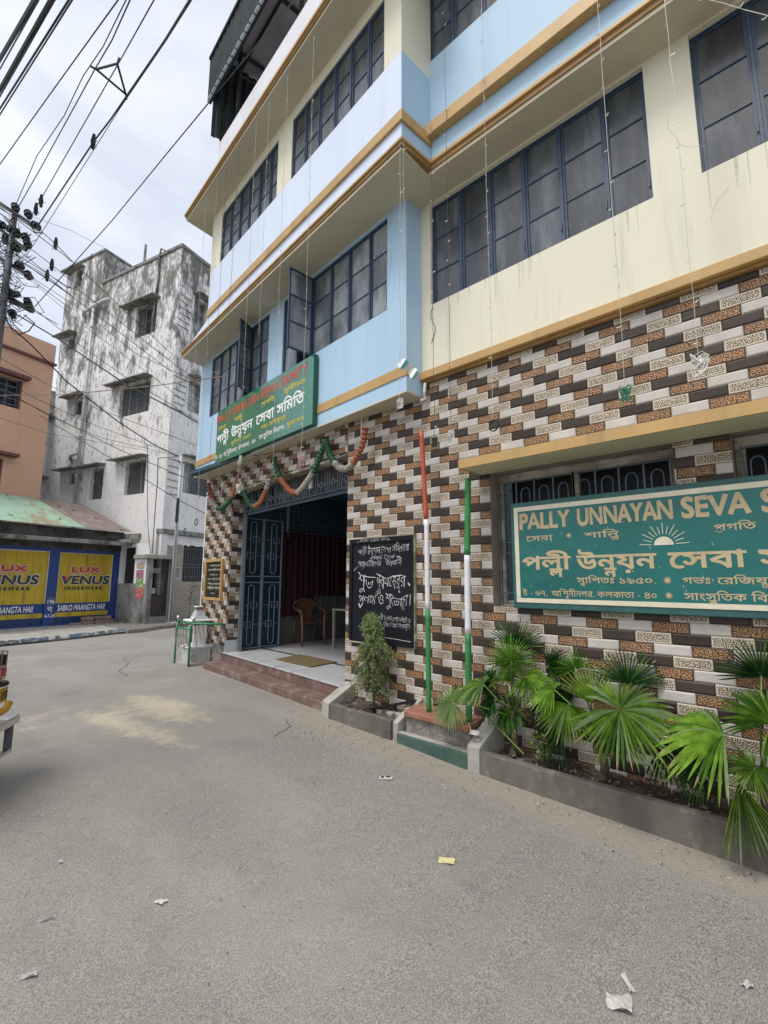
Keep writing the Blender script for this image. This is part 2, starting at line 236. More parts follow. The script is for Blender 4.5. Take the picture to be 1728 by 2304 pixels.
# --- road
def road_mat():
    m = bpy.data.materials.new('asphalt'); m.use_nodes = True; t = m.node_tree; N = t.nodes; L = t.links; b = N['Principled BSDF']; b.inputs['Roughness'].default_value = .88
    g = N.new('ShaderNodeNewGeometry'); P = g.outputs['Position']; s = N.new('ShaderNodeSeparateXYZ'); L.new(P, s.inputs[0]); X, Y = s.outputs[0], s.outputs[1]
    def noise(sc, det=5, ro=.6, st=None):
        n = N.new('ShaderNodeTexNoise'); n.inputs['Scale'].default_value = sc; n.inputs['Detail'].default_value = det; n.inputs['Roughness'].default_value = ro
        if st:
            q = N.new('ShaderNodeMapping'); q.inputs['Scale'].default_value = st; L.new(P, q.inputs[0]); L.new(q.outputs[0], n.inputs[0])
        else: L.new(P, n.inputs[0])
        return n.outputs[0]
    def rng(v, a, bb, c=0, d=1):
        r = N.new('ShaderNodeMapRange'); r.inputs[1].default_value = a; r.inputs[2].default_value = bb; r.inputs[3].default_value = c; r.inputs[4].default_value = d; L.new(v, r.inputs[0]); return r.outputs[0]
    def mixc(f, a, bcol):
        x = N.new('ShaderNodeMix'); x.data_type = 'RGBA'; L.new(f, x.inputs[0])
        if isinstance(a, tuple): x.inputs[6].default_value = (*a, 1)
        else: L.new(a, x.inputs[6])
        if isinstance(bcol, tuple): x.inputs[7].default_value = (*bcol, 1)
        else: L.new(bcol, x.inputs[7])
        return x.outputs[2]
    big = noise(.55, 5); mid = noise(2.3, 6, .65)
    # older coarse layer lies right of a wavering seam
    seam = math_n(N, L, 'ADD', X, math_n(N, L, 'MULTIPLY', noise(1.1, 6, .7), 1.1))
    coarse = rng(seam, -1.30, -1.22)
    ybase = rng(Y, 3.6, 2.2)
    coarse = math_n(N, L, 'MULTIPLY', coarse, ybase)
    rough = math_n(N, L, 'MAXIMUM', rng(big, .36, .62, .42, .72), math_n(N, L, 'MULTIPLY', coarse, .82))
    v = N.new('ShaderNodeTexVoronoi'); v.inputs['Scale'].default_value = 120; L.new(P, v.inputs['Vector'])
    chips = rng(noise(150, 4, .7), .50, .62)
    v2 = N.new('ShaderNodeTexVoronoi'); v2.inputs['Scale'].default_value = 150; L.new(P, v2.inputs['Vector'])
    sp = N.new('ShaderNodeSeparateColor'); L.new(v2.outputs['Color'], sp.inputs[0]); speck = rng(sp.outputs[0], .80, .95)
    base = mixc(rng(mid, .3, .7), (.265, .250, .224), (.325, .308, .278))
    base = mixc(rng(big, .35, .7), base, (.225, .216, .200))
    c = mixc(math_n(N, L, 'MULTIPLY', chips, rough), base, (.118, .111, .099))
    c = mixc(math_n(N, L, 'MULTIPLY', speck, math_n(N, L, 'MULTIPLY', rough, .55)), c, (.42, .40, .36))
    oil = rng(noise(1.7, 7, .62), .60, .70); c = mixc(math_n(N, L, 'MULTIPLY', oil, .30), c, (.10, .096, .09))
    wear = rng(noise(.9, 3, .5, (1.6, .35, 1)), .50, .68); c = mixc(math_n(N, L, 'MULTIPLY', wear, .28), c, (.36, .345, .315))
    # dust gathered along the planters
    dust = math_n(N, L, 'MULTIPLY', rng(math_n(N, L, 'ADD', X, math_n(N, L, 'MULTIPLY', mid, .35)), -.68, -.42), rng(Y, 2.2, 1.0))
    c = mixc(math_n(N, L, 'MULTIPLY', dust, .8), c, (.31, .28, .23))
    # sand spilled on the road
    def blob(cx, cy, rx, ry, rot):
        dx = math_n(N, L, 'SUBTRACT', X, cx); dy = math_n(N, L, 'SUBTRACT', Y, cy); ca, sa = math.cos(R(rot)), math.sin(R(rot))
        a = math_n(N, L, 'DIVIDE', math_n(N, L, 'ADD', math_n(N, L, 'MULTIPLY', dx, ca), math_n(N, L, 'MULTIPLY', dy, sa)), rx)
        bb = math_n(N, L, 'DIVIDE', math_n(N, L, 'SUBTRACT', math_n(N, L, 'MULTIPLY', dy, ca), math_n(N, L, 'MULTIPLY', dx, sa)), ry)
        d = math_n(N, L, 'ADD', math_n(N, L, 'MULTIPLY', a, a), math_n(N, L, 'MULTIPLY', bb, bb))
        return rng(d, 1.0, .0)
    n5 = noise(5, 8, .75); n6 = noise(64, 5, .85)
    sand = math_n(N, L, 'MAXIMUM', math_n(N, L, 'MAXIMUM', blob(-1.36, 2.75, 1.05, .36, 92), math_n(N, L, 'MULTIPLY', blob(-1.90, 2.35, 1.25, .24, 98), .85)), math_n(N, L, 'MULTIPLY', math_n(N, L, 'MAXIMUM', blob(-2.35, 3.2, .7, .34, 60), blob(-1.65, 2.9, .7, .5, 90)), .5))
    sm = rng(math_n(N, L, 'ADD', sand, math_n(N, L, 'MULTIPLY', math_n(N, L, 'SUBTRACT', math_n(N, L, 'ADD', n5, n6), 1.0), 2.8)), .32, .90)
    sm = math_n(N, L, 'MULTIPLY', sm, rng(sand, .0, .12))
    c = mixc(math_n(N, L, 'MULTIPLY', sm, .50), c, (.60, .52, .36))
    L.new(c, b.inputs['Base Color'])
    hh = math_n(N, L, 'SUBTRACT', math_n(N, L, 'MULTIPLY', noise(60, 3), .5), math_n(N, L, 'MULTIPLY', chips, rough))
    bp = N.new('ShaderNodeBump'); bp.inputs['Strength'].default_value = .65; bp.inputs['Distance'].default_value = .006; L.new(hh, bp.inputs['Height']); L.new(bp.outputs[0], b.inputs['Normal'])
    MT['asphalt'] = m
road_mat()
# ------------------------------------------------------------------ geometry helpers
class Frame:
    """s runs along a wall, n points out of it towards the street, z up"""
    def __init__(s, x, y, az, side=1, z=0.):
        s.o = Vector((x, y, z)); s.u = Vector((math.cos(R(az)), math.sin(R(az)), 0)); s.n = Vector((-s.u.y, s.u.x, 0))*side; s.az = az; s.side = side
    def p(s, a, n, z): return s.o + s.u*a + s.n*n + Vector((0, 0, z))
WF = Frame(0, 0, 90, 1)              # main tiled wall, s = +Y, n = -X
BF = Frame(-.268, .097, 85.4, 1)     # first-floor bay front
B2 = Frame(-.73, -.235, 85.0, 1)     # second-floor bay front
PF = Frame(0, 1.24, 83.8, 1)         # entrance front (lintel and pier)
LF = Frame(2.75, 13.3, 105, 1)       # grey house, left face
RF = Frame(2.75, 13.3, 17, -1)       # grey house, right face
SF = Frame(-1.15, 13.7, 10.8, -1)    # shop front
OF = Frame(0, 16.5, 16, -1)          # orange house front
MF = Frame(2.25, 12.8, 12, -1)       # meter box front
GF = Frame(0, 0, 0, -1)              # world axes: s=X, n=-Y
class MB:
    def __init__(s): s.v = []; s.f = []; s.m = []; s.uv = None; s.mats = []
    def mi(s, m):
        if m not in s.mats: s.mats.append(m)
        return s.mats.index(m)
    def poly(s, pts, m='x'):
        i = len(s.v); s.v += [tuple(p) for p in pts]; s.f.append(tuple(range(i, i+len(pts)))); s.m.append(s.mi(m))
    def hexa(s, P, m='x'):
        i = len(s.v); s.v += [tuple(p) for p in P]; k = s.mi(m)
        for q in ((0, 3, 2, 1), (4, 5, 6, 7), (0, 1, 5, 4), (1, 2, 6, 5), (2, 3, 7, 6), (3, 0, 4, 7)): s.f.append(tuple(i+a for a in q)); s.m.append(k)
        return s
    def box(s, F, s0, s1, n0, n1, z0, z1, m='x'):
        return s.hexa([F.p(a, n, z) for z in (z0, z1) for a, n in ((s0, n0), (s1, n0), (s1, n1), (s0, n1))], m)
    def prism(s, pts, z0, z1, m='x'):
        """plan polygon extruded in z; z0/z1 numbers"""
        n = len(pts); i = len(s.v); k = s.mi(m)
        s.v += [(p[0], p[1], z0) for p in pts]+[(p[0], p[1], z1) for p in pts]
        s.f.append(tuple(i+a for a in range(n))[::-1]); s.m.append(k); s.f.append(tuple(i+n+a for a in range(n))); s.m.append(k)
        for a in range(n): s.f.append((i+a, i+(a+1) % n, i+n+(a+1) % n, i+n+a)); s.m.append(k)
        return s
    def fprism(s, F, pts, n0, n1, m='x'):
        """polygon in (s,z) extruded along n"""
        c = len(pts); i = len(s.v); k = s.mi(m)
        s.v += [tuple(F.p(a, n0, z)) for a, z in pts]+[tuple(F.p(a, n1, z)) for a, z in pts]
        s.f.append(tuple(i+a for a in range(c))[::-1]); s.m.append(k); s.f.append(tuple(i+c+a for a in range(c))); s.m.append(k)
        for a in range(c): s.f.append((i+a, i+(a+1) % c, i+c+(a+1) % c, i+c+a)); s.m.append(k)
        return s
    def sprism(s, F, pts, s0, s1, m='x'):
        """profile in (n,z) extruded along s"""
        c = len(pts); i = len(s.v); k = s.mi(m)
        s.v += [tuple(F.p(s0, n, z)) for n, z in pts]+[tuple(F.p(s1, n, z)) for n, z in pts]
        s.f.append(tuple(i+a for a in range(c))[::-1]); s.m.append(k); s.f.append(tuple(i+c+a for a in range(c))); s.m.append(k)
        for a in range(c): s.f.append((i+a, i+(a+1) % c, i+c+(a+1) % c, i+c+a)); s.m.append(k)
        return s
    def tube(s, pts, r, n=6, m='x', cap=True, closed=False):
        pts = [Vector(p) for p in pts]; k = s.mi(m); i0 = len(s.v); K = len(pts); rr = r if isinstance(r, (list, tuple)) else [r]*K
        prev = None
        for j, p in enumerate(pts):
            if closed: d = pts[(j+1) % K]-pts[j-1]
            else: d = pts[min(j+1, K-1)]-pts[max(j-1, 0)]
            if d.length < 1e-9: d = Vector((0, 0, 1))
            d.normalize()
            if prev is None:
                a = d.cross(Vector((0, 0, 1)))
                if a.length < .05: a = d.cross(Vector((1, 0, 0)))
                a.normalize()
            else:
                a = prev-d*prev.dot(d)
                if a.length < 1e-6: a = d.orthogonal()
                a.normalize()
            prev = a; b = d.cross(a)
            for q in range(n):
                t = 2*math.pi*(q+.5)/n; s.v.append(tuple(p+a*(rr[j]*math.cos(t))+b*(rr[j]*math.sin(t))))
        for j in range(K if closed else K-1):
            for q in range(n):
                a0 = i0+j*n; b0 = i0+((j+1) % K)*n; s.f.append((a0+q, a0+(q+1) % n, b0+(q+1) % n, b0+q)); s.m.append(k)
        if cap and not closed:
            s.f.append(tuple(i0+q for q in range(n))[::-1]); s.m.append(k); s.f.append(tuple(i0+(K-1)*n+q for q in range(n))); s.m.append(k)
        return s
    def lathe(s, c, prof, n=12, m='x', axis=None):
        return s.tube([Vector(c)+Vector(axis or (0, 0, 1))*h for r, h in prof], [max(r, .0005) for r, h in prof], n, m)
    def wall(s, F, s0, s1, z0, z1, n0, n1, holes, m='x', mr=None):
        S = sorted({s0, s1, *[min(max(v, s0), s1) for h in holes for v in h[:2]]}); Z = sorted({z0, z1, *[min(max(v, z0), z1) for h in holes for v in h[2:]]}); mr = mr or m
        def inh(a, z): return any(h[0] < a < h[1] and h[2] < z < h[3] for h in holes)
        for i in range(len(S)-1):
            for j in range(len(Z)-1):
                a, b, c, d = S[i], S[i+1], Z[j], Z[j+1]
                if inh((a+b)/2, (c+d)/2): continue
                s.poly([F.p(a, n1, c), F.p(b, n1, c), F.p(b, n1, d), F.p(a, n1, d)], m); s.poly([F.p(a, n0, c), F.p(a, n0, d), F.p(b, n0, d), F.p(b, n0, c)], mr)
                e = 1e-4
                if a <= s0 or inh(a-e, (c+d)/2): s.poly([F.p(a, n0, c), F.p(a, n1, c), F.p(a, n1, d), F.p(a, n0, d)], mr)
                if b >= s1 or inh(b+e, (c+d)/2): s.poly([F.p(b, n0, c), F.p(b, n0, d), F.p(b, n1, d), F.p(b, n1, c)], mr)
                if c <= z0 or inh((a+b)/2, c-e): s.poly([F.p(a, n0, c), F.p(b, n0, c), F.p(b, n1, c), F.p(a, n1, c)], mr)
                if d >= z1 or inh((a+b)/2, d+e): s.poly([F.p(a, n0, d), F.p(a, n1, d), F.p(b, n1, d), F.p(b, n0, d)], mr)
        return s
    def mesh(s, name, mt=None):
        me = bpy.data.meshes.new(name); me.from_pydata(s.v, [], s.f)
        for mm in s.mats: me.materials.append(MT[mt if mm == 'x' else mm])
        me.polygons.foreach_set('material_index', s.m)
        return me
    def build(s, name, mt=None, parent=None, smooth=False, bevel=0, **tags):
        me = s.mesh(name, mt)
        if smooth: me.polygons.foreach_set('use_smooth', [True]*len(me.polygons))
        me.update(); o = bpy.data.objects.new(name, me); COL.objects.link(o)
        if bevel:
            bm = bmesh.new(); bm.from_mesh(me); bmesh.ops.remove_doubles(bm, verts=bm.verts, dist=1e-5); bmesh.ops.recalc_face_normals(bm, faces=bm.faces); bm.to_mesh(me); bm.free()
            bv = o.modifiers.new('bevel', 'BEVEL'); bv.width = bevel; bv.segments = 2; bv.limit_method = 'ANGLE'
        if parent is not None:
            o.parent = parent; o.matrix_parent_inverse = Matrix.Translation(parent_loc(parent)).inverted()
        for k, v in tags.items(): o['category' if k == 'cat' else k] = v
        return o
def parent_loc(p):
    return Vector(p.location) if p.parent is None else Vector((0, 0, 0))
def thing(name, label, cat, loc=(0, 0, 0), group=None):
    o = bpy.data.objects.new(name, None); COL.objects.link(o); o.location = loc; o.empty_display_size = .1; o['label'] = label; o['category'] = cat
    if group: o['group'] = group
    return o
def tag(o, label=None, cat=None, group=None, kind=None):
    for k, v in (('label', label), ('category', cat), ('group', group), ('kind', kind)):
        if v: o[k] = v
    return o
def circ(c, r, F, n=12, a0=0, a1=360):
    """arc in the (s,z) plane of frame F around (s,n,z)=c"""
    return [F.p(c[0]+r*math.cos(R(a0+(a1-a0)*i/n)), c[1], c[2]+r*math.sin(R(a0+(a1-a0)*i/n))) for i in range(n+1)]
# ------------------------------------------------------------------ lettering
_gc = {}
def glyphs(txt):
    if txt in _gc: return _gc[txt]
    c = bpy.data.curves.new('tmp', 'FONT'); c.body = txt; o = bpy.data.objects.new('tmp', c); COL.objects.link(o)
    dg = bpy.context.evaluated_depsgraph_get(); cu = o.evaluated_get(dg).to_curve(dg) if hasattr(o, 'to_curve') else None
    polys = []
    for sp in cu.splines:
        P = []
        bp = sp.bezier_points; K = len(bp)
        for i in range(K):
            a, b = bp[i], bp[(i+1) % K]
            straight = (a.handle_right-a.co).cross(b.co-a.co).length < 1e-5 and (b.handle_left-b.co).cross(b.co-a.co).length < 1e-5
            if straight: P.append((a.co.x, a.co.y))
            else: P += [(q.x, q.y) for q in interpolate_bezier(a.co, a.handle_right, b.handle_left, b.co, 4)[:-1]]
        Q = []
        for q in P:
            if not Q or (abs(q[0]-Q[-1][0])+abs(q[1]-Q[-1][1])) > 1e-4: Q.append(q)
        if len(Q) > 2 and abs(Q[0][0]-Q[-1][0])+abs(Q[0][1]-Q[-1][1]) < 1e-4: Q.pop()
        if len(Q) > 2: polys.append(Q)
    o.to_curve_clear() if False else None
    bpy.data.objects.remove(o); bpy.data.curves.remove(c)
    _gc[txt] = polys; return polys
def ext(polys):
    xs = [q[0] for P in polys for q in P]; ys = [q[1] for P in polys for q in P]; return min(xs), max(xs), min(ys), max(ys)
def adv(txt):
    if not txt: return 0
    return ext(glyphs(txt+'।'))[1]-ext(glyphs('।'))[1] if any(ord(c) > 127 for c in txt) else ext(glyphs(txt+'|'))[1]-ext(glyphs('|'))[1]
def layout(s):
    """[a/b] stacks b small under a; a trailing ~ inside gives the slanting r-stroke"""
    out = []; x = 0.; i = 0; buf = ''
    def flush(b, x):
        if not b: return x
        for P in glyphs(b): out.append([(q[0]+x, q[1]) for q in P])
        return x+adv(b)
    while i < len(s):
        if s[i] == '[':
            x = flush(buf, x); buf = ''; j = s.index(']', i); a, b = s[i+1:j].split('/')
            w = adv(a)
            for P in glyphs(a): out.append([(q[0]+x, q[1]) for q in P])
            if b == '~':
                out.append([(x+w*.05, -.02), (x+w*.10, .06), (x+w*.45, -.10), (x+w*.80, .10), (x+w*.86, .03), (x+w*.46, -.19)][::-1])
            else:
                k = .62; wb = adv(b)*k
                for P in glyphs(b): out.append([(q[0]*k+x+w-wb-.0, q[1]*k-.36) for q in P])
            x += w; i = j+1
        else: buf += s[i]; i += 1
    x = flush(buf, x); return out, x
def area(P):
    return sum(P[i][0]*P[(i+1) % len(P)][1]-P[(i+1) % len(P)][0]*P[i][1] for i in range(len(P)))/2
def fill(polys, bold=0.):
    big = max(polys, key=lambda P: abs(area(P))); sg = 1 if area(big) > 0 else -1; Q = []
    for P in polys:
        n = len(P); A = np.array(P)
        if bold:
            d = np.roll(A, -1, 0)-np.roll(A, 1, 0); d /= (np.linalg.norm(d, axis=1)[:, None]+1e-9); A = A+np.c_[d[:, 1], -d[:, 0]]*bold*sg
        Q.append(A)
    V = []; E = []
    for A in Q:
        i = len(V); V += [Vector((float(a), float(b))) for a, b in A]; n = len(A); E += [(i+k, i+(k+1) % n) for k in range(n)]
    vo, _, fo, *_ = delaunay_2d_cdt(V, E, [], 0, 1e-5)
    vo = np.array([(v.x, v.y) for v in vo]); fo = [f for f in fo if len(f) == 3]
    if not fo: return vo, []
    T = np.array(fo); C = vo[T].mean(1); wn = np.zeros(len(C))
    for A in Q:
        B = np.roll(A, -1, 0); bx = (A[:, 0].min() <= C[:, 0]) & (C[:, 0] <= A[:, 0].max()) & (A[:, 1].min() <= C[:, 1]) & (C[:, 1] <= A[:, 1].max()); idx = np.nonzero(bx)[0]
        if not len(idx): continue
        c = C[idx]; y0 = A[None, :, 1] <= c[:, None, 1]; y1 = B[None, :, 1] <= c[:, None, 1]
        isl = (B[None, :, 0]-A[None, :, 0])*(c[:, None, 1]-A[None, :, 1])-(c[:, None, 0]-A[None, :, 0])*(B[None, :, 1]-A[None, :, 1])
        wn[idx] += ((y0 & ~y1 & (isl > 0)).sum(1)-(~y0 & y1 & (isl < 0)).sum(1))
    return vo, [fo[i] for i in range(len(fo)) if abs(wn[i]) > .5]
WOB = 0.
def letters(F, txt, sl, sr, zb, zt, n, m, parent, bold=0., name='lettering', shear=0., rise=0., href=None, mats=None):
    """writes txt on frame F from s=sl (reader's left) to s=sr, base line zb, cap / head line zt"""
    polys, w = layout(txt)
    x0, x1, y0, y1 = ext(polys); bn = any(ord(c) > 127 for c in txt)
    H = .623 if bn else .70
    if href: H = href
    vo, tr = fill(polys, bold)
    if WOB:
        w1, w2 = random.uniform(0, 6), random.uniform(0, 6); vo = np.array(vo); X_, Y_ = vo[:, 0].copy(), vo[:, 1].copy()
        vo[:, 1] = Y_*(1+WOB*1.6*np.sin(X_*2.3+w1))+WOB*.6*np.sin(X_*3.1+w2)+WOB*.35*np.sin(X_*9+w1); vo[:, 0] = X_+WOB*.5*np.sin(X_*2.7+w2)+.16*Y_+WOB*.35*np.sin(Y_*9+X_*2)
    kz = (zt-zb)/H; sx = (sr-sl)/(x1-x0)
    mb = MB(); k = mb.mi(m)
    mb.v = [tuple(F.p(sl+(q[0]-x0)*sx+shear*q[1]*kz*(1 if sr > sl else -1), n, zb+q[1]*kz+rise*(q[0]-x0)/(x1-x0))) for q in vo]; mb.f = [tuple(t) for t in tr]; mb.m = [k]*len(tr)
    return mb.build(name, parent=parent)
def star(F, s, z, r, n, m, parent, k=12, name='emblem_star'):
    mb = MB(); pts = []
    for i in range(2*k):
        q = r if i % 2 == 0 else r*.45; pts.append(F.p(s+q*math.cos(math.pi*i/k), n, z+q*math.sin(math.pi*i/k)))
    mb.poly(pts, m); return mb.build(name, parent=parent)
# ================================================================== ground
def zg(y):
    P = ((-60, -.02), (-2.4, -.012), (-.6, .03), (.16, .072), (1.1, .10), (3.5, .10), (5.5, .08), (10.5, .04), (300, .04))
    for (a, b), (c, d) in zip(P, P[1:]):
        if y <= c: return b+(d-b)*max(0, (y-a))/(c-a)
    return .04
mb = MB(); ys = [-60, -20, -8, -4, -2.4, -1.5, -.6, .16, .6, 1.1, 2.3, 3.5, 4.5, 5.5, 7, 8.5, 10.5, 14, 25, 60, 250]; xs = [-250, -40, -12, -6, -3, -1, 0, 3, 8, 40, 250]
for i in range(len(ys)-1):
    for j in range(len(xs)-1):
        a, b, c, d = xs[j], xs[j+1], ys[i], ys[i+1]; mb.poly([(a, c, zg(c)), (b, c, zg(c)), (b, d, zg(d)), (a, d, zg(d))])
mb.build('road', 'asphalt', kind='structure')
# thin cracks in the asphalt
mb = MB()
def crack(pts, w=.006):
    for (x0, y0), (x1, y1) in zip(pts, pts[1:]):
        k = 5
        for i in range(k):
            t0, t1 = i/k, (i+1)/k; j = lambda: random.uniform(-.02, .02)
            if i == 0: px, py = x0, y0
            qx, qy = x0+(x1-x0)*t1+j()*(t1 < 1), y0+(y1-y0)*t1+j()*(t1 < 1); d = Vector((qx-px, qy-py)); n = Vector((-d.y, d.x)); n = n.normalized()*w*random.uniform(.3, .7) if n.length else n
            mb.poly([(px-n.x, py-n.y, zg(py)+.004), (px+n.x, py+n.y, zg(py)+.004), (qx+n.x, qy+n.y, zg(qy)+.004), (qx-n.x, qy-n.y, zg(qy)+.004)]); px, py = qx, qy
crack([(.38, 6.7), (-.05, 6.82), (-.42, 6.75), (-.55, 6.1), (-.94, 5.4), (-.98, 4.9)], .012)
crack([(-.70, 1.35), (-.82, 1.1), (-1.1, .98)], .007)
mb.build('road_crack', 'soil', kind='structure')
# far pavement with painted kerb stones
def pl(x): return 13.7+(x+1.15)*.1908
pts = [(-9, 9.6), (-1.6, 10.66), (-.25, 11.02), (.9, 11.5), (1.5, 11.72), (2.1, 12.3), (3.4, 12.4), (6.5, 13.2), (6.5, 16), (-9, 15.2)]
mb = MB(); mb.prism(pts, -.05, .135); pav = mb.build('pavement', 'concrete_light', kind='structure')
K = [(-3.6, 10.25), (-2.95, 10.36), (-2.3, 10.47), (-1.72, 10.56), (-1.22, 10.66), (-.71, 10.78), (-.22, 10.95), (.28, 11.14), (.76, 11.36), (1.22, 11.50)]
for i in range(len(K)-1):
    a, b = Vector(K[i]), Vector(K[i+1]); d = (b-a).normalized(); n = Vector((d.y, -d.x)); g = .008
    a2, b2 = a+d*g, b-d*g; mb = MB(); m = 'kerb_white' if i % 2 == 1 else 'kerb_blue'
    f = lambda p, q, z: (p.x+n.x*q, p.y+n.y*q, z)
    mb.hexa([f(a2, .03, .0), f(b2, .03, .0), f(b2, -.14, .0), f(a2, -.14, .0), f(a2, .03, .085), f(b2, .03, .085), f(b2, -.14, .085), f(a2, -.14, .085)], 'sooty_wall')
    mb.hexa([f(a2, .028, .0851), f(b2, .028, .0851), f(b2, -.138, .0851), f(a2, -.138, .0851), f(a2, -.01, .165), f(b2, -.01, .165), f(b2, -.12, .165), f(a2, -.12, .165)], m)
    mb.build('kerb_stone', m, pav, bevel=.008)
mb = MB(); random.seed(5)
rp = [(1.22, 11.35), (1.7, 11.45), (2.3, 11.9), (2.9, 12.1), (3.5, 12.2), (3.5, 13.2), (1.2, 13.2)]
mb.prism(rp, -.04, .15); mb.build('broken_pavement_edge', 'rough_cement', kind='structure', bevel=.03)
# ================================================================== main building
HB = thing('community_hall', 'three storey corner hall, pale blue and cream above a wall of patterned tiles', 'building', (0, 0, 0))
# tiled wall, first-floor cream wall, second floor
mb = MB()
mb.wall(WF, -9, 1.232, 0, 3.56, -.22, 0, [(-2.125, -.67, 1.283, 2.47), (-6.2, -2.459, 1.283, 2.47)], 'grout'); TW = mb.build('tiled_wall', 'grout', HB)
mb = MB(); mb.wall(WF, -9, .097, 3.5625, 5.6, -.22, .03, [(-2.145, -.043, 4.38, 5.545), (-4.55, -2.455, 4.385, 5.545)], 'cream_paint'); mb.build('upper_wall', 'cream_paint', HB)
mb = MB(); mb.wall(WF, -9, -.235, 5.6, 6.908, .17, .32, [], 'blue_paint'); mb.wall(WF, -9, -.235, 6.908, 9.2, .17, .32, [(-6.9, -5.0, 6.95, 8.0), (-4.5, -2.5, 6.95, 8.0), (-2.3, -.27, 6.9085, 7.9)], 'cream_paint'); mb.build('upper_wall', 'cream_paint', HB)
# first-floor bay
WA1 = (.295, 2.50, 4.41, 5.53); WB1 = (2.917, 5.03, 4.41, 5.53)
mb = MB(); mb.wall(BF, 0, 5.53, 3.40, 5.60, -.16, 0, [WA1, WB1], 'blue_paint'); mb.box(BF, .0005, .15, -.30, -.1605, 3.40, 5.60, 'blue_paint'); mb.box(BF, 5.38, 5.5295, -.9, -.1605, 3.40, 5.60, 'blue_paint'); mb.build('bay_wall', 'blue_paint', HB)
# second-floor bay: glare painted into the pale front, blue to the sill, cream above
WA2 = (.253, 2.08, 6.70, 7.60); WB2 = (2.45, 4.31, 6.70, 7.60)
mb = MB(); mb.wall(B2, .0, 4.70, 5.62, 6.6995, -.14, 0, [], 'blue_paint_glare'); mb.fprism(B2, [(4.7005, 5.62), (5.78, 5.62), (5.74, 5.68), (4.7005, 5.86)], -.14, -.001, 'blue_paint_glare')
mb.wall(B2, .0, 4.70, 6.70, 7.80, -.14, 0, [WA2, WB2], 'cream_paint')
mb.box(B2, .0005, .15, -.50, -.1405, 5.62, 6.6995, 'blue_paint'); mb.box(B2, .0005, .15, -.50, -.1405, 6.70, 7.80, 'cream_paint'); mb.box(B2, 4.55, 4.6995, -1.6, -.1405, 5.62, 7.80, 'cream_paint'); BE = Frame(-.73, -.235, -5.0, -1)
mb.box(BE, -.0005, .52, .0005, .004, 5.62, 6.6995, 'blue_paint'); mb.box(BE, -.0005, .52, .0005, .004, 6.70, 7.80, 'cream_paint'); mb.build('bay_wall', 'cream_paint', HB)
# floor slabs / soffits
b1L = BF.p(5.56, .012, 0); b2L = B2.p(5.80, .015, 0); b2R = B2.p(-.012, .015, 0)
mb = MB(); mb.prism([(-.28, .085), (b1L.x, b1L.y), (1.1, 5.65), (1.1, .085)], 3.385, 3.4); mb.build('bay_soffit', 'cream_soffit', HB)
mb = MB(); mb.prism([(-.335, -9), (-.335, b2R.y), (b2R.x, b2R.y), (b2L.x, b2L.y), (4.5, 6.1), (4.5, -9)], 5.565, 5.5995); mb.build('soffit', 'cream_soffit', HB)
# gold drip mouldings at the slab edges
def band(F, s0, s1, z0, z1, n0, n1, m='gold_paint', nm='gold_band'): mb = MB(); mb.box(F, s0, s1, n0, n1, z0, z1, m); return mb.build(nm, m, HB, bevel=.006)
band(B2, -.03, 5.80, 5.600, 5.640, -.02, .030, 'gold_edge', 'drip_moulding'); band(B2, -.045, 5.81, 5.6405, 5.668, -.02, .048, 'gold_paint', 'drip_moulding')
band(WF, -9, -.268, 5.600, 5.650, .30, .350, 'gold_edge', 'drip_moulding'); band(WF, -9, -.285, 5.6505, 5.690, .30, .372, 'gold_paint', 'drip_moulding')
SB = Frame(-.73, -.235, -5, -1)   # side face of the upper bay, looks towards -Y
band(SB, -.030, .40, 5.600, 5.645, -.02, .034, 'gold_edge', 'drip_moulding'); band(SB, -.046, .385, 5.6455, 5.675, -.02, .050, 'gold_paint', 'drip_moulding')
band(B2, -.02, 4.69, 5.885, 6.005, 0.0005, .028); band(SB, -.0275, .41, 5.885, 6.005, .0045, .030); band(WF, -9, -.266, 5.945, 6.085, .3205, .405)
SB1 = Frame(-.268, .097, 0, -1)
band(BF, .0, 5.53, 3.565, 3.68, .0005, .012); band(SB1, -.012, .24, 3.565, 3.68, .0005, .012)
band(WF, -9, .078, 3.562, 3.645, -.02, .085); band(WF, -9, .080, 3.535, 3.5615, -.02, .045, 'gold_edge', 'drip_moulding')
# roof eave, parapet and balcony edge
e0 = B2.p(-.35, .33, 0); e1 = B2.p(5.08, .33, 0)
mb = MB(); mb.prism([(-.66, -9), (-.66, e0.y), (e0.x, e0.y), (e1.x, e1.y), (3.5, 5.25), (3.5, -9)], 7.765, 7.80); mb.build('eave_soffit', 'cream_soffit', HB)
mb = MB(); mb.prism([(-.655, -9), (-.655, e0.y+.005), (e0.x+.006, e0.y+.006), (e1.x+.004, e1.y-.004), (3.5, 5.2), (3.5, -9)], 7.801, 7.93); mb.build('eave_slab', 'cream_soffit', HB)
band(B2, -.35, 5.09, 7.7995, 7.835, .31, .350, 'gold_edge', 'drip_moulding'); band(B2, -.36, 5.10, 7.8355, 7.875, .31, .372, 'gold_paint', 'drip_moulding')
mb = MB(); mb.wall(B2, .0, 4.66, 7.931, 9.22, -.12, 0, [], 'white_wash')
mb.box(B2, .0005, .12, -.6, -.1205, 7.931, 9.22, 'white_wash'); mb.tube([B2.p(4.66, -.06, 7.931), B2.p(4.66, -.06, 9.22)], .06, 12, 'white_wash'); mb.box(B2, 4.54, 4.6595, -2.5, -.1205, 7.931, 9.22, 'white_wash'); mb.build('parapet', 'white_wash', HB)
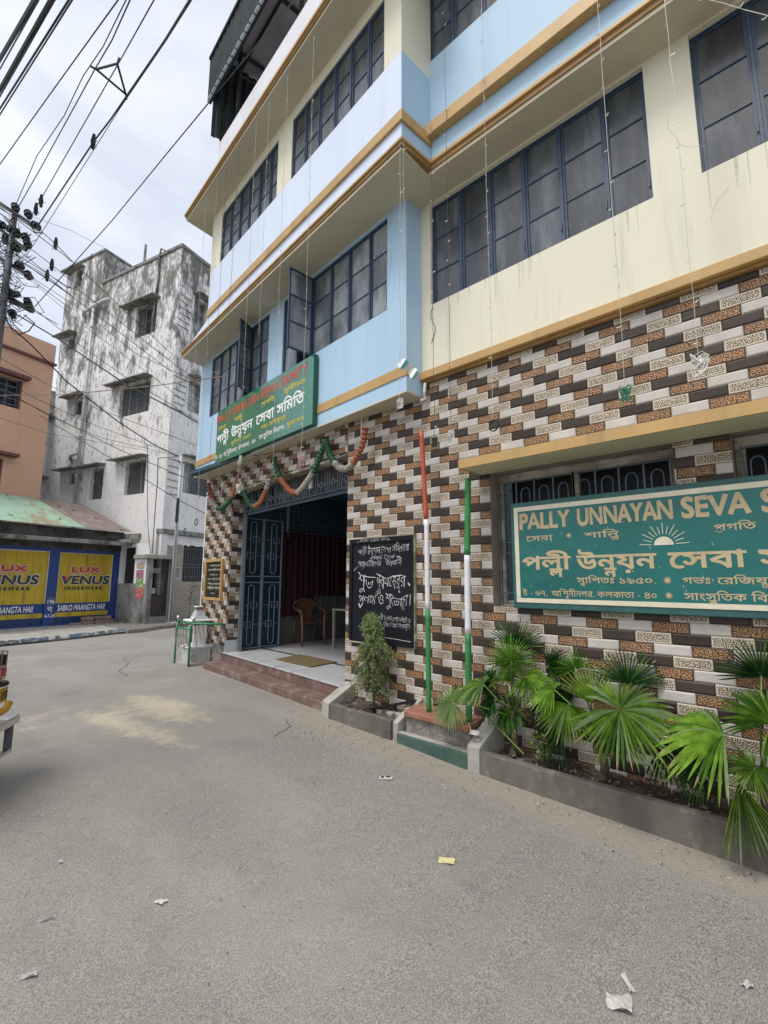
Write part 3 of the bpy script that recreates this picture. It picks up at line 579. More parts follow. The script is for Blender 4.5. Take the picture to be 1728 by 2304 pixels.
# conduit in the corner of the two upper walls
mb = MB(); mb.tube([(-.335, -.25, 5.7), (-.345, -.255, 6.9)], .008, 6); mb.build('conduit', 'string_wire_dark', HB)
mb = MB(); mb.tube([(-.06, .02, 3.52), (-.075, .02, 3.42), (-.05, .03, 3.36), (-.10, .05, 3.33)], .016, 8); mb.build('drain_pipe', 'wire_white', HB)
# ------------------------------------------------------------------ tiles
TW_, TH_ = .225, .075; Z0 = 3.4076
TYPES = {0: ('tile_dark', 'tile_cream'), 1: ('tile_brown', 'tile_white'), 2: ('tile_cream_b', 'tile_dark'), 3: ('tile_white', 'tile_brown_b')}
def brick_geo(w0, w1, h0, h1, kind):
    """local: u in [w0,w1], v in [h0,h1] around the tile centre, w outward; returns verts, faces, uvs"""
    g = .0016; a0, a1, c0, c1 = w0+g, w1-g, h0+g, h1-g
    t0, t1, bv = (.006, .011, .0085) if kind in ('tile_white', 'tile_dark') else (.008, .0105, .003)
    o = [(a0, c0), (a1, c0), (a1, c1), (a0, c1)]; i = [(a0+bv, c0+bv), (a1-bv, c0+bv), (a1-bv, c1-bv), (a0+bv, c1-bv)]
    if a1-a0 < 3*bv or c1-c0 < 3*bv: i = o
    V = [(x, y, -.002) for x, y in o]+[(x, y, t0) for x, y in o]+[(x, y, t1) for x, y in i]
    Fc = [(0, 1, 5, 4), (1, 2, 6, 5), (2, 3, 7, 6), (3, 0, 4, 7), (4, 5, 9, 8), (5, 6, 10, 9), (6, 7, 11, 10), (7, 4, 8, 11), (8, 9, 10, 11)]
    return V, Fc
def cam_px(p):
    d = Vector(p)-CAM; z = d.dot(fwd)
    return (864+1067.9*d.dot(right)/z, 1152-1067.9*d.dot(up)/z, z) if z > .1 else (1e6, 1e6, 1)
singles = []; rest = []
def tile_grid(F, s0, s1, z0, z1, holes, flip, phase=0., only_rest=False, rowshift=0):
    """flip=+1: columns counted towards -s (main wall); tiles clipped to the rectangle and holes"""
    r0 = int((Z0-z1)/TH_)-1; r1 = int((Z0-z0)/TH_)+1
    for r in range(r0, r1+1):
        zt = Z0-TH_*r; zb = zt-TH_; off = .5 if r % 2 else 0.
        for c in range(int((-s1*flip if flip > 0 else s0)/TW_)-3, int((-s0*flip if flip > 0 else s1)/TW_)+3):
            ca = (c+off)*TW_+phase; a, b = (-(ca+TW_), -ca) if flip > 0 else (ca, ca+TW_)
            kind = TYPES[(r+rowshift) % 4][c % 2]
            rects = [(max(a, s0), min(b, s1), max(zb, z0), min(zt, z1))]
            for h in holes:
                nr = []
                for q in rects:
                    if q[1] <= h[0] or q[0] >= h[1] or q[3] <= h[2] or q[2] >= h[3]: nr.append(q); continue
                    if q[0] < h[0]: nr.append((q[0], h[0], q[2], q[3]))
                    if q[1] > h[1]: nr.append((h[1], q[1], q[2], q[3]))
                    u0, u1 = max(q[0], h[0]), min(q[1], h[1])
                    if q[2] < h[2]: nr.append((u0, u1, q[2], h[2]))
                    if q[3] > h[3]: nr.append((u0, u1, h[3], q[3]))
                rects = nr
            for q in rects:
                if q[1]-q[0] < .012 or q[3]-q[2] < .012: continue
                cs, cz = (a+b)/2, (zb+zt)/2; x, y, d = cam_px(F.p((q[0]+q[1])/2, 0, (q[2]+q[3])/2))
                e0 = cam_px(F.p(q[0], 0, cz)); e1 = cam_px(F.p(q[1], 0, cz)); ar = abs(e1[0]-e0[0])*(q[3]-q[2])/d if -20 < x < 1748 and -20 < y < 2324 and d > .3 else 0
                rec = (ar, F, kind, cs, cz, q)
                (rest if only_rest or ar == 0 else singles).append(rec)
tile_grid(WF, -6.2, 1.2315, .02, 3.532, [(-2.125, -.67, 1.283, 2.556), (-6.2, -2.459, 1.283, 2.556), (-6.2, -.58, 2.47, 2.556)], 1)
singles.sort(key=lambda q: -q[0]); rest += singles[300:]; singles = singles[:300]
tile_grid(PF, 3.33, 4.47, .43, 3.385, [], -1, .06, True, 1); tile_grid(PF, .012, 3.3295, 3.015, 3.385, [], -1, .06, True, 1)
RV = Frame(*PF.p(3.33, 0, 0)[:2], PF.az-90, -1)   # reveal of the pier, faces the doorway
tile_grid(RV, .003, .26, .52, 3.01, [], -1, .03, True, 2)
TWm = {}
def place(me, F, s, z, parent):
    o = bpy.data.objects.new('tile', me); COL.objects.link(o); o.parent = parent
    u = -F.u if F.side > 0 else F.u
    o.matrix_parent_inverse = Matrix.Identity(4); p = F.p(s, 0, z)
    o.matrix_basis = Matrix(((u.x, 0, F.n.x, p.x), (u.y, 0, F.n.y, p.y), (0, 1, 0, p.z), (0, 0, 0, 1)))
def set_uv(me, uvs):
    l = me.uv_layers.new(name='UVMap'); l.data.foreach_set('uv', [c for f in me.polygons for vi in f.vertices for c in uvs[vi]])
for ar, F, kind, cs, cz, q in singles:
    sg = -1 if F.side > 0 else 1
    w0, w1 = sorted(((q[0]-cs)*sg, (q[1]-cs)*sg)); h0, h1 = q[2]-cz, q[3]-cz; key = (kind, round(w0, 4), round(w1, 4), round(h0, 4), round(h1, 4))
    if key not in TWm:
        V, Fc = brick_geo(w0, w1, h0, h1, kind); me = bpy.data.meshes.new('tile'); me.from_pydata(V, [], Fc); me.materials.append(MT[kind]); set_uv(me, [(v[0], v[1]) for v in V]); TWm[key] = me
    place(TWm[key], F, cs, cz, TW)
V = []; Fa = []; UV = []; MI = []; mk = list({k for k in ('tile_white', 'tile_dark', 'tile_cream', 'tile_cream_b', 'tile_brown', 'tile_brown_b')}); mk.sort()
for ar, F, kind, cs, cz, q in rest:
    sg = -1 if F.side > 0 else 1; w0, w1 = sorted(((q[0]-cs)*sg, (q[1]-cs)*sg)); v, f = brick_geo(w0, w1, q[2]-cz, q[3]-cz, kind); i = len(V)
    for a, b, c in v: V.append(tuple(F.p(cs+a*sg, c, cz+b))); UV.append((a, b))
    for k in f: Fa.append(tuple(i+x for x in k)); MI.append(mk.index(kind))
me = bpy.data.meshes.new('remaining_tiles'); me.from_pydata(V, [], Fa)
for k in mk: me.materials.append(MT[k])
me.polygons.foreach_set('material_index', MI); set_uv(me, UV)
o = bpy.data.objects.new('remaining_tiles', me); COL.objects.link(o); o.parent = HB; o['kind'] = 'stuff'
# ------------------------------------------------------------------ entrance: pier, lintel, hall
mb = MB(); mb.wall(PF, 3.33, 4.47, .05, 3.385, -.26, -.001, [], 'grout'); mb.box(PF, 4.47, 4.50, -.3, .012, .05, 3.385, 'letter_white')
mb.wall(PF, -.0, 3.3295, 3.015, 3.385, -.26, -.001, [], 'grout'); mb.build('entrance_wall', 'grout', HB)
mb = MB(); mb.box(RV, .003, .26, -.001, .012, .33, .518, 'marble'); mb.box(PF, 3.36, 4.46, .0, .010, .30, .425, 'grey_trim'); mb.build('marble_skirting', 'marble', HB)
# rough lintel bottom
mb = MB(); random.seed(2); x = .0
while x < 3.3:
    w = random.uniform(.08, .3); mb.box(PF, x, min(x+w, 3.32), -.10-random.random()*.06, .003, 3.014-random.uniform(.01, .045), 3.0145, 'frame_worn'); x += w+.004
mb.build('lintel_edge', 'frame_worn', HB)
mb = MB()   # hall interior
hall = [PF.p(0, -.001, 0), PF.p(3.33, -.001, 0)]
mb.prism([(0.0, 1.235), (.36, 4.55), (.62, 4.71), (6, 4.71), (6, 1.0), (.02, 1.0)], .27, .329, 'marble'); mb.build('hall_floor', 'marble', HB)
mb = MB(); mb.prism([(.78, 1.1), (.80, 1.1), (1.06, 4.7), (1.04, 4.7)], .3292, .3325); mb.prism([(.80, 1.1), (.84, 1.1), (1.10, 4.7), (1.06, 4.7)], .3292, .333); mb.build('floor_stripe', 'marble_dark', HB)
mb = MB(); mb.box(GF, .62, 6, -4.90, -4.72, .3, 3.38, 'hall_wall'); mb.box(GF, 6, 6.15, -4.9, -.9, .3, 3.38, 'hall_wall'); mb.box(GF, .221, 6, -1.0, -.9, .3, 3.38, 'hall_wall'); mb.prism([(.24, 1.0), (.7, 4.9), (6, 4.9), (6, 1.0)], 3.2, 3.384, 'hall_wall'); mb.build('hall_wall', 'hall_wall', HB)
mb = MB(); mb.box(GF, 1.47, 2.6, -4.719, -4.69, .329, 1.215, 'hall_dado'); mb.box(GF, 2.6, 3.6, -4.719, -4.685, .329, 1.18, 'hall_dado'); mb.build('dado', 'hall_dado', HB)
mb = MB()
for i in range(7): mb.box(GF, 2.50+i*.055, 2.506+i*.055, -4.684, -4.676, .85, 1.19)
for z in (.86, .97, 1.08, 1.18): mb.box(GF, 2.48, 2.86, -4.684, -4.674, z, z+.008)
mb.box(GF, 2.47, 2.49, -4.684, -4.66, .83, 1.2); mb.box(GF, 2.85, 2.87, -4.684, -4.66, .83, 1.2); mb.build('inner_window_grille', 'iron_grey', HB)
mb = MB()
for i in range(20): mb.box(GF, 1.46+i*.104, 1.468+i*.104, -4.685, -4.677, 2.38, 3.02)
for i in range(8): mb.box(GF, 1.45, 3.6, -4.677, -4.670, 2.42+i*.083, 2.427+i*.083)
mb.build('mesh_grille', 'iron_grey', HB)
mb = MB(); mb.box(GF, 1.60, 1.63, -4.68, -4.655, 2.3, 3.1, 'pvc'); mb.build('wall_conduit', 'pvc', HB)
# transom grille over the doorway
GN = -.20
mb = MB(); mb.box(PF, .0, 3.47, GN-.02, GN+.02, 2.650, 2.668); mb.box(PF, .0, 3.47, GN-.02, GN-.012, 2.60, 2.65); mb.build('transom_rail', 'iron_blue', HB)
mb = MB()
def bar(F, s0, z0, s1, z1, n, w=.006, m='x'):
    d = .006
    if abs(s1-s0) < 1e-6: mb.box(F, s0-w, s0+w, n-d, n+d, min(z0, z1), max(z0, z1), m)
    else: mb.box(F, min(s0, s1), max(s0, s1), n-d*.8, n+d*.8, z0-w, z0+w, m)
for i in range(12):
    s = .10+i*.285
    bar(PF, s, 2.668, s, 3.02, GN); bar(PF, s+.05, 2.668, s+.05, 3.02, GN)
    mb.tube([PF.p(s+.10, GN, 2.668), PF.p(s+.10, GN, 2.93)]+[PF.p(s+.15-.05*math.cos(R(a)), GN, 2.93+.055*math.sin(R(a))) for a in (30, 60, 90, 120, 150)]+[PF.p(s+.20, GN, 2.93), PF.p(s+.20, GN, 2.82)], .006, 4)
    bar(PF, s+.17, 2.82, s+.23, 2.82, GN); bar(PF, s+.17, 2.75, s+.23, 2.75, GN); bar(PF, s+.17, 2.75, s+.17, 2.82, GN); bar(PF, s+.23, 2.75, s+.23, 2.82, GN); bar(PF, s+.20, 2.668, s+.20, 2.75, GN)
    bar(PF, s+.10, 2.785, s+.17, 2.785, GN); bar(PF, s+.23, 2.785, s+.285, 2.785, GN)
mb.build('transom_grille', 'iron_grey', HB)
mb = MB(); mb.box(PF, 3.24, 3.30, -.26, -.20, .33, 2.65); mb.box(PF, 3.20, 3.225, -.24, -.21, .33, 2.65); mb.build('gate_post', 'iron_grey', HB)
# dark panels hung behind the transom grille
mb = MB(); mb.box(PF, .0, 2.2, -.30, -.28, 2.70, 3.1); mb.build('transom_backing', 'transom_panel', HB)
# steps
ST = thing('entrance_steps', 'red patterned cement step and riser running below the marble edge of the hall entrance', 'steps', tuple(PF.p(1.6, .1, .1)))
mb = MB(); mb.box(PF, -.0, 3.47, -.02, .0, .17, .3085); mb.build('riser', 'step_red', ST); mb = MB(); mb.box(PF, -.02, 3.40, -.03, .012, .309, .331); mb.build('nosing', 'marble', ST, bevel=.004)
mb = MB(); mb.prism([tuple(PF.p(-.13, .01, 0)[:2]), tuple(PF.p(3.46, .01, 0)[:2]), tuple(PF.p(3.42, .30, 0)[:2]), tuple(PF.p(-.08, .265, 0)[:2])], .0, .195); mb.build('step', 'step_red', ST, bevel=.012)
# ------------------------------------------------------------------ gate leaf folded into the hall
GL = Frame(.585, 4.54, 0, -1)
GT = thing('gate_leaf', 'blue grey folding iron gate leaf with looped bars, standing open against the hall side', 'gate', (.6, 4.54, .33))
mb = MB()
for s in (.0, .40, .425, .81): mb.box(GL, s, s+.022, -.012, .012, .345, 2.60)
for z in (.345, 1.455, 1.56, 2.575):
    mb.box(GL, .0223, .3998, -.010, .010, z, z+.02); mb.box(GL, .4473, .8098, -.010, .010, z, z+.02)
mb.build('gate_frame', 'gate_iron', GT)
for k in range(2):
    x0 = .03+k*.425; mb = MB()
    for z0, z1 in ((.40, 1.42), (1.62, 2.53)):
        a, b, r = x0+.13, x0+.24, .055; mid = (a+b)/2; H = z1-z0
        loop = [GL.p(mid+r*math.cos(R(t)), .014, z1-r+r*math.sin(R(t))) for t in range(0, 181, 30)]+[GL.p(a, .014, z0+r)]+[GL.p(mid-r*math.cos(R(t)), .014, z0+r-r*math.sin(R(t))) for t in range(0, 181, 30)]
        mb.tube(loop, .0075, 5, closed=True)
        for cx, cz in ((b, z0+H*.66), (a, z0+H*.34)):
            q = [(cx-.06, cz-.05), (cx+.06, cz-.05), (cx+.06, cz+.05), (cx-.06, cz+.05)]
            mb.tube([GL.p(u, .018, v) for u, v in q], .0075, 4, closed=True)
        for z, u0, u1 in ((z0+H*.66, x0-.02, a), (z0+H*.66, b+.06, x0+.375), (z0+H*.34, x0-.02, a-.06), (z0+H*.34, b, x0+.375)): mb.tube([GL.p(u0, .012, z), GL.p(u1, .012, z)], .006, 4)
    mb.build('gate_scrollwork', 'gate_iron', GT)
mb = MB(); mb.box(GL, .005, .825, -.02, -.0125, .35, 1.56); mb.build('sheet_panel', 'gate_sheet', GT)
mb = MB(); mb.tube([GL.p(.12, .03, .93), GL.p(.055, .03, .93), GL.p(.055, .03, .36)], .009, 6); mb.build('drop_bolt', 'iron_grey', GT)
# curtain, chair, table, doormat
CT = thing('curtain', 'dark maroon curtain drawn along the inside wall behind the chair', 'curtain', (2.2, 4.65, 2.42))
def curtain(x0, x1, z0, z1):
    mb = MB(); n = int((x1-x0)/.02); P = []
    for i in range(n+1):
        x = x0+(x1-x0)*i/n; P.append((x, 4.645+.022*math.sin(x*47)+.012*math.sin(x*23+1)))
    for i in range(n): mb.poly([(*P[i], z0), (*P[i+1], z0), (P[i+1][0], (P[i+1][1]+4.645)/2, z1), (P[i][0], (P[i][1]+4.645)/2, z1)])
    mb.build('curtain_panel', 'curtain_red', CT, smooth=True)
curtain(1.40, 2.27, .84, 2.42); curtain(2.275, 3.7, 1.21, 2.41)
mb = MB(); mb.tube([(1.38, 4.645, 2.425), (3.7, 4.645, 2.425)], .008, 6); mb.build('curtain_rod', 'iron_grey', CT)
CH = thing('plastic_chair', 'brown moulded plastic armchair facing the doorway in the hall', 'chair', (1.93, 4.3, .329))
fx = Frame(1.93, 4.33, -14, -1, .329)   # s to the sitter's left as seen, n towards the street
mb = MB(); mb.hexa([fx.p(a*.23, b, z) for z in (.40, .425) for a, b in ((-.95, -.2), (.95, -.2), (1, .22), (-1, .22))]); mb.build('seat', 'plastic_brown', CH, bevel=.012)
for sx in (-1, 1):
    mb = MB(); mb.tube([fx.p(sx*.225, .215, 0), fx.p(sx*.215, .20, .2), fx.p(sx*.22, .19, .42), fx.p(sx*.235, .17, .62)], [.022, .030, .034, .028], 6); mb.build('leg', 'plastic_brown', CH, smooth=True)
    mb = MB(); mb.tube([fx.p(sx*.215, -.24, 0), fx.p(sx*.20, -.20, .42)], [.022, .030], 6); mb.build('leg', 'plastic_brown', CH, smooth=True)
    mb = MB(); mb.tube([fx.p(sx*.235, .18, .615), fx.p(sx*.265, .05, .635), fx.p(sx*.265, -.10, .66), fx.p(sx*.22, -.21, .72)], [.030, .032, .030, .028], 6); mb.build('armrest', 'plastic_brown', CH, smooth=True)
mb = MB(); prof = []
for i in range(9):
    t = math.pi*i/8; prof.append(fx.p(-.235*math.cos(t), -.20-.035*math.sin(t), .68+.13*math.sin(t)))
mb.tube(prof, .034, 7); rows = []
for j in range(7):
    z = .43+.36*j/6; w = .13+.06*math.cos((j/6-.95)*2.2); rows.append([fx.p(a*w, -.19-.03*(j/6)-.012*(1-a*a), z+(.0 if abs(a) < .9 else -.01)) for a in (-1, -.5, 0, .5, 1)])
for j in range(6):
    for i in range(4): mb.poly([rows[j][i], rows[j][i+1], rows[j+1][i+1], rows[j+1][i]])
mb.build('backrest', 'plastic_brown', CH, smooth=True)
TB = thing('table', 'small metal table beside the plastic chair, half hidden by the door jamb', 'table', (2.2, 3.3, .329))
mb = MB(); mb.box(GF, 1.90, 2.5, -3.66, -2.9, .985, 1.012); mb.build('tabletop', 'table_metal', TB)
for x, y in ((1.93, 3.63), (2.47, 3.63), (1.93, 2.93), (2.47, 2.93)): mb = MB(); mb.box(GF, x-.02, x+.02, -y-.02, -y+.02, .33, .984); mb.build('leg', 'table_metal', TB)
mb = MB(); mb.hexa([(.50, 3.29, .3295), (.47, 2.43, .3295), (.97, 2.46, .3295), (1.03, 3.41, .3295), (.50, 3.29, .348), (.47, 2.43, .348), (.97, 2.46, .348), (1.03, 3.41, .348)])
tag(mb.build('doormat', 'mat_coir', bevel=.006), 'worn brown coir doormat lying on the marble threshold', 'doormat')
# ------------------------------------------------------------------ windows
def casement(F, s0, s1, z0, z1, n, parent, bars=2, glass='frosted_glass', w=.020, hinge=False):
    mb = MB(); d0, d1 = n-.012, n+.012
    mb.box(F, s0, s0+w, d0, d1, z0, z1); mb.box(F, s1-w, s1, d0, d1, z0, z1); mb.box(F, s0+w, s1-w, d0+.001, d1-.001, z0, z0+w); mb.box(F, s0+w, s1-w, d0+.001, d1-.001, z1-w, z1)
    for k in range(bars):
        z = z0+(z1-z0)*(k+1)/(bars+1); mb.box(F, s0+w, s1-w, d0+.002, d1-.003, z-.007, z+.007)
    mb.box(F, s0+w*.2, s0+w*.7, d1, d1+.012, z0+.12, z0+.20); o = mb.build('casement', 'window_blue', parent)
    for k in range(bars+1):
        za = z0+(z1-z0)*k/(bars+1)+(.007 if k else w); zb = z0+(z1-z0)*(k+1)/(bars+1)-(.007 if k < bars else w)
        mb = MB(); mb.box(F, s0+w, s1-w, n-.004, n, za, zb); g = random.random(); mb.build('pane', glass, parent)
def window(F, s0, s1, z0, z1, cuts, n, opened=(), glass='frosted_glass', angle=90, hold=HB, leafw=.36, guard=True):
    mb = MB(); w = .014
    mb.box(F, s0+.002, s0+w, n-.03, n+.022, z0+.002, z1-.002); mb.box(F, s1-w, s1-.002, n-.03, n+.022, z0+.002, z1-.002); mb.box(F, s0+w, s1-w, n-.03, n+.020, z0+.002, z0+w); mb.box(F, s0+w, s1-w, n-.03, n+.020, z1-w, z1-.002)
    for c in cuts[1:-1]: mb.box(F, c-.009, c+.009, n-.03, n+.024, z0+w, z1-w)
    W_ = mb.build('window', 'window_blue', hold)
    for i in range(len(cuts)-1):
        a, b = cuts[i]+.010, cuts[i+1]-.010
        if i in opened:
            h = F.p(cuts[i] if opened[i] > 0 else cuts[i+1], n+.03, 0); FF = Frame(h.x, h.y, F.az+opened[i], 1)
            casement(FF, 0.0, leafw, z0+.01, z1-.01, 0, W_, glass='frosted_glass_clear')
        else: casement(F, a, b, z0+w, z1-w, n, W_, glass=glass)
    if guard:
        mb = MB(); k = int((s1-s0)/.09)
        for i in range(1, k): x = s0+(s1-s0)*i/k; mb.box(F, x-.005, x+.005, n-.075, n-.065, z0, z1)
        mb.build('guard_bars', 'iron_blue', W_)
    return W_
random.seed(11)
window(WF, -2.145, -.043, 4.38, 5.545, [-2.14, -1.826, -1.453, -1.108, -.754, -.407, -.048], -.03, guard=False)
window(WF, -4.55, -2.455, 4.385, 5.545, [-4.545, -4.2, -3.85, -3.5, -3.15, -2.80, -2.46], -.03, guard=False)
window(BF, *WA1, [.30, .605, .99, 1.362, 1.774, 2.14, 2.495], -.04, {4: 90.}, glass='frosted_glass_clear')
window(BF, *WB1, [2.922, 3.21, 3.50, 3.77, 4.05, 4.34, 4.68, 5.025], -.04, {2: 118.}, glass='frosted_glass_clear', leafw=.31)
window(B2, *WA2, [.258, .522, .832, 1.138, 1.462, 1.77, 2.075], -.035)
window(B2, *WB2, [2.455, 2.685, 3.005, 3.335, 3.65, 3.98, 4.305], -.035)
window(WF, -2.3, -.27, 6.9085, 7.9, [-2.295, -1.9, -1.55, -1.24, -.90, -.565, -.275], .28)
window(WF, -4.5, -2.5, 6.95, 8.0, [-4.49, -4.1, -3.7, -3.3, -2.9, -2.51], .28)
# upstairs rooms behind the glass
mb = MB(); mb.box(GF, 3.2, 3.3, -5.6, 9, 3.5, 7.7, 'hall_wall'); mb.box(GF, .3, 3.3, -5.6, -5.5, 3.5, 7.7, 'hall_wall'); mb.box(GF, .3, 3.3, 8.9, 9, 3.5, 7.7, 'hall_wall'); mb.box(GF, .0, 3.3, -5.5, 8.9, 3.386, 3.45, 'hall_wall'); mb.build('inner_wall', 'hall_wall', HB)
# ------------------------------------------------------------------ ground-floor window with sunshade
mb = MB(); mb.box(WF, -7, -.582, .0, .35, 2.472, 2.548); mb.build('sunshade', 'yellow_plaster', HB, bevel=.006)
mb = MB(); mb.box(WF, -7.0, -.578, .351, .362, 2.470, 2.550, 'gold_paint'); mb.box(WF, -.581, -.568, .002, .362, 2.470, 2.550, 'gold_paint'); mb.build('sunshade_edge', 'gold_paint', HB)
def ground_window(s0, s1, cut):
    F = WF; z0, z1 = 1.283, 2.47; n = -.12
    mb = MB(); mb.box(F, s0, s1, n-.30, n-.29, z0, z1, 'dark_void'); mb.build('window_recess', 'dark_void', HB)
    mb = MB()
    for c in (s0+.03, *cut, s1-.03): mb.box(F, c-.028, c+.028, n-.06, n-.01, z0, z1-.001)
    mb.box(F, s0, s1, n-.055, n-.012, z1-.07, z1-.001); mb.box(F, s0, s1, n-.055, n-.012, z0+.001, z0+.05); fr = mb.build('window_frame', 'frame_worn', HB, bevel=.004)
    mb = MB(); n2 = n+.03; x = s0+.05; cs = [s0+.04, *cut, s1-.04]
    for a, b in zip(cs, cs[1:]):
        k = max(2, round((b-a)/.175)); st = (b-a)/k
        for i in range(k+1): mb.box(F, a+i*st-.006, a+i*st+.006, n2-.006, n2+.006, z0+.01, z1-.075)
        for i in range(k):
            c = a+(i+.5)*st; r = st*.24; mb.tube([F.p(c-r, n2, z0+.02), F.p(c-r, n2, z1-.20)]+[F.p(c-r*math.cos(R(t)), n2, z1-.20+r*1.2*math.sin(R(t))) for t in (30, 60, 90, 120, 150)]+[F.p(c+r, n2, z1-.20), F.p(c+r, n2, z0+.02)], .0065, 5)
        for z in (z0+.03, z0+.12, z0+.47, z0+.56, z1-.09): mb.box(F, a+.006, b-.006, n2-.005, n2+.005, z-.005, z+.005)
    mb.build('window_grille', 'iron_blue', HB)
ground_window(-2.125, -.67, (-1.385,)); ground_window(-4.3, -2.459, (-3.3,))
random.seed(77)
def hairline(F, s, z, n, L_, m, name='hairline_crack'):
    mb = MB(); a = random.uniform(-2.2, -.9); P = [(s, z)]
    for k in range(int(L_/.05)): a += random.uniform(-.5, .5); a = max(-2.6, min(-.5, a)); P.append((P[-1][0]+.05*math.cos(a), P[-1][1]+.05*math.sin(a)))
    for (a0, b0), (a1, b1) in zip(P, P[1:]): mb.poly([F.p(a0-.0014, n, b0), F.p(a0+.0014, n, b0), F.p(a1+.0014, n, b1), F.p(a1-.0014, n, b1)], m)
    mb.build(name, m, HB)
for s, z, L_ in ((-.3, 4.3, .35), (-1.9, 4.25, .4), (-2.3, 5.0, .5), (-1.2, 4.0, .25), (-2.6, 4.2, .3)): hairline(WF, s, z, .0315, L_, 'cream_soffit')
for s, z, L_ in ((.2, 5.1, .5), (1.2, 4.3, .3), (2.7, 5.3, .6)): hairline(BF, s, z, .0015, L_, 'conduit_grey')
mb = MB()
for k in range(46):   # dirty run-off marks under the window sills
    F, n, (sa, sb), z1 = random.choice(((WF, .0312, (-2.1, -.1), 4.378), (WF, .0312, (-3.0, -2.47), 4.383), (BF, .0012, (.3, 2.5), 4.409), (WF, .0312, (-2.9, .0), 3.95)))
    s = random.uniform(sa, sb); L_ = random.uniform(.05, .30); w = random.uniform(.002, .006)
    if z1 > 4: mb.poly([F.p(s-w, n, z1), F.p(s+w, n, z1), F.p(s+w*.3, n, z1-L_), F.p(s-w*.3, n, z1-L_)], 'runoff_stain')
o = mb.build('runoff_stain', 'runoff_stain', HB); o['kind'] = 'stuff'
# ------------------------------------------------------------------ roof shed
SH = thing('roof_shed', 'dark green corrugated metal shed with steel posts on the roof terrace', 'shed', tuple(B2.p(2, -1, 8)))
mb = MB()
def corr(F, s0, s1, z0, z1, n, step=.10, amp=.022, m='x', dz=0.):
    x = s0; k = 0
    while x < s1-1e-6:
        y = min(x+step/2, s1); a = n+(amp if k % 2 else 0); mb.poly([F.p(x+.008, a, z0), F.p(y-.008, a, z0), F.p(y-.008, a, z1), F.p(x+.008, a, z1)], m)
        b = n+(0 if k % 2 else amp); mb.poly([F.p(y-.008, a, z0), F.p(y+.008, b, z0), F.p(y+.008, b, z1), F.p(y-.008, a, z1)], m); x = y; k += 1
corr(B2, -6, 4.78, 10.02, 10.92, .20, .16, .010); mb.build('skirt_sheet', 'shed_green', SH)
mb = MB(); mb.box(B2, -6, 4.78, .19, .235, 10.90, 10.96, 'shed_green'); mb.box(B2, -6, 4.76, .155, .19, 9.99, 10.05, 'shed_green')
x = 4.70
while x > -6: mb.box(B2, x-.115, x, .196, .236, 10.0, 10.019, 'shed_edge'); x -= .16
mb.build('skirt_rail', 'shed_green', SH)
mb = MB(); mb.hexa([B2.p(-6, -3.6, 11.30), B2.p(4.80, -3.6, 11.30), B2.p(4.80, .20, 10.93), B2.p(-6, .20, 10.93), B2.p(-6, -3.6, 11.33), B2.p(4.80, -3.6, 11.33), B2.p(4.80, .20, 10.96), B2.p(-6, .20, 10.96)]); mb.build('roof_sheet', 'shed_under', SH)
mb = MB(); SD = Frame(*B2.p(4.62, .18, 0)[:2], B2.az-90, -1); corr(SD, 0, 3.4, 9.23, 10.98, .0, .16, .03); mb.build('side_sheet', 'shed_green', SH)
for s in (4.10, 2.08, .1, -1.9): mb = MB(); mb.tube([B2.p(s, -.07, 9.18), B2.p(s, -.07, 10.98)], .032, 10); mb.build('post', 'shed_green', SH, smooth=True)
for s in (4.3, 3.1, 1.9, .7, -.5): mb = MB(); mb.tube([B2.p(s, .17, 10.88), B2.p(s, -3.5, 11.24)], .032, 6); mb.build('rafter', 'shed_green', SH)
for n in (-.3, -1.1, -2.0): mb = MB(); mb.tube([B2.p(-6, n, 10.93-.0973*n), B2.p(4.7, n, 10.93-.0973*n)], .022, 6); mb.build('purlin', 'shed_green', SH)
mb = MB(); mb.tube([B2.p(4.10, -.07, 10.5), B2.p(4.45, -.05, 10.9)], .018, 6); mb.tube([B2.p(4.10, -.07, 10.2), B2.p(4.55, -1.2, 10.95)], .02, 6); mb.build('brace', 'shed_green', SH)
# ================================================================== signs and boards
GS = thing('green_name_board', 'glossy green box board with red, yellow and white lettering, fixed under the bay windows', 'sign', tuple(BF.p(2.6, .14, 3.8)))
gz0, gz1, gs0, gs1, gn = 3.42, 4.345, 1.56, 4.455, .08
def g_letters(t, a, b, z0, z1, m, bold): letters(BF, t, GA+GB*a, GA+GB*b, GC+GB*z0, GC+GB*z1, gn+.002, m, GS, bold)
GA, GB, GC = 0.2167, 1.06746, -0.1012
mb = MB(); mb.box(BF, gs0, gs1, .015, gn-.002, gz0, gz1, 'sign_green_side'); mb.build('board_box', 'sign_green_side', GS); mb = MB(); mb.box(BF, gs0+.003, gs1-.003, gn-.002, gn, gz0+.003, gz1-.003, 'sign_green'); mb.build('board_face', 'sign_green', GS)
n = gn+.002
g_letters('PALLY', 3.975, 3.427, 3.955, 4.09, 'letter_red', .020); g_letters('UNNAYAN', 3.398, 2.602, 3.96, 4.10, 'letter_red', .020)
g_letters('SEVA', 2.526, 2.084, 3.965, 4.105, 'letter_red', .020); g_letters('SAMITY', 2.016, 1.40, 3.97, 4.11, 'letter_red', .020)
for i, (t, a, b) in enumerate((('েসবা', 3.90, 3.64), ('শা[িন/ত]', 3.35, 3.09), ('[প/~]গিত', 2.515, 2.155), ('[স/ব]াধীনতা', 1.93, 1.415))): g_letters(t, a, b, 3.83+.01*i, 3.885+.01*i, 'letter_yellow', .012)
for t, a, b in (('প[ল/ল]ী', 3.93, 3.52), ('উ[ন/ন]য়ন', 3.43, 2.75), ('েসবা', 2.65, 2.16), ('সিমিত', 2.09, 1.445)): g_letters(t, a, b, 3.62, 3.745, 'letter_white', .022)
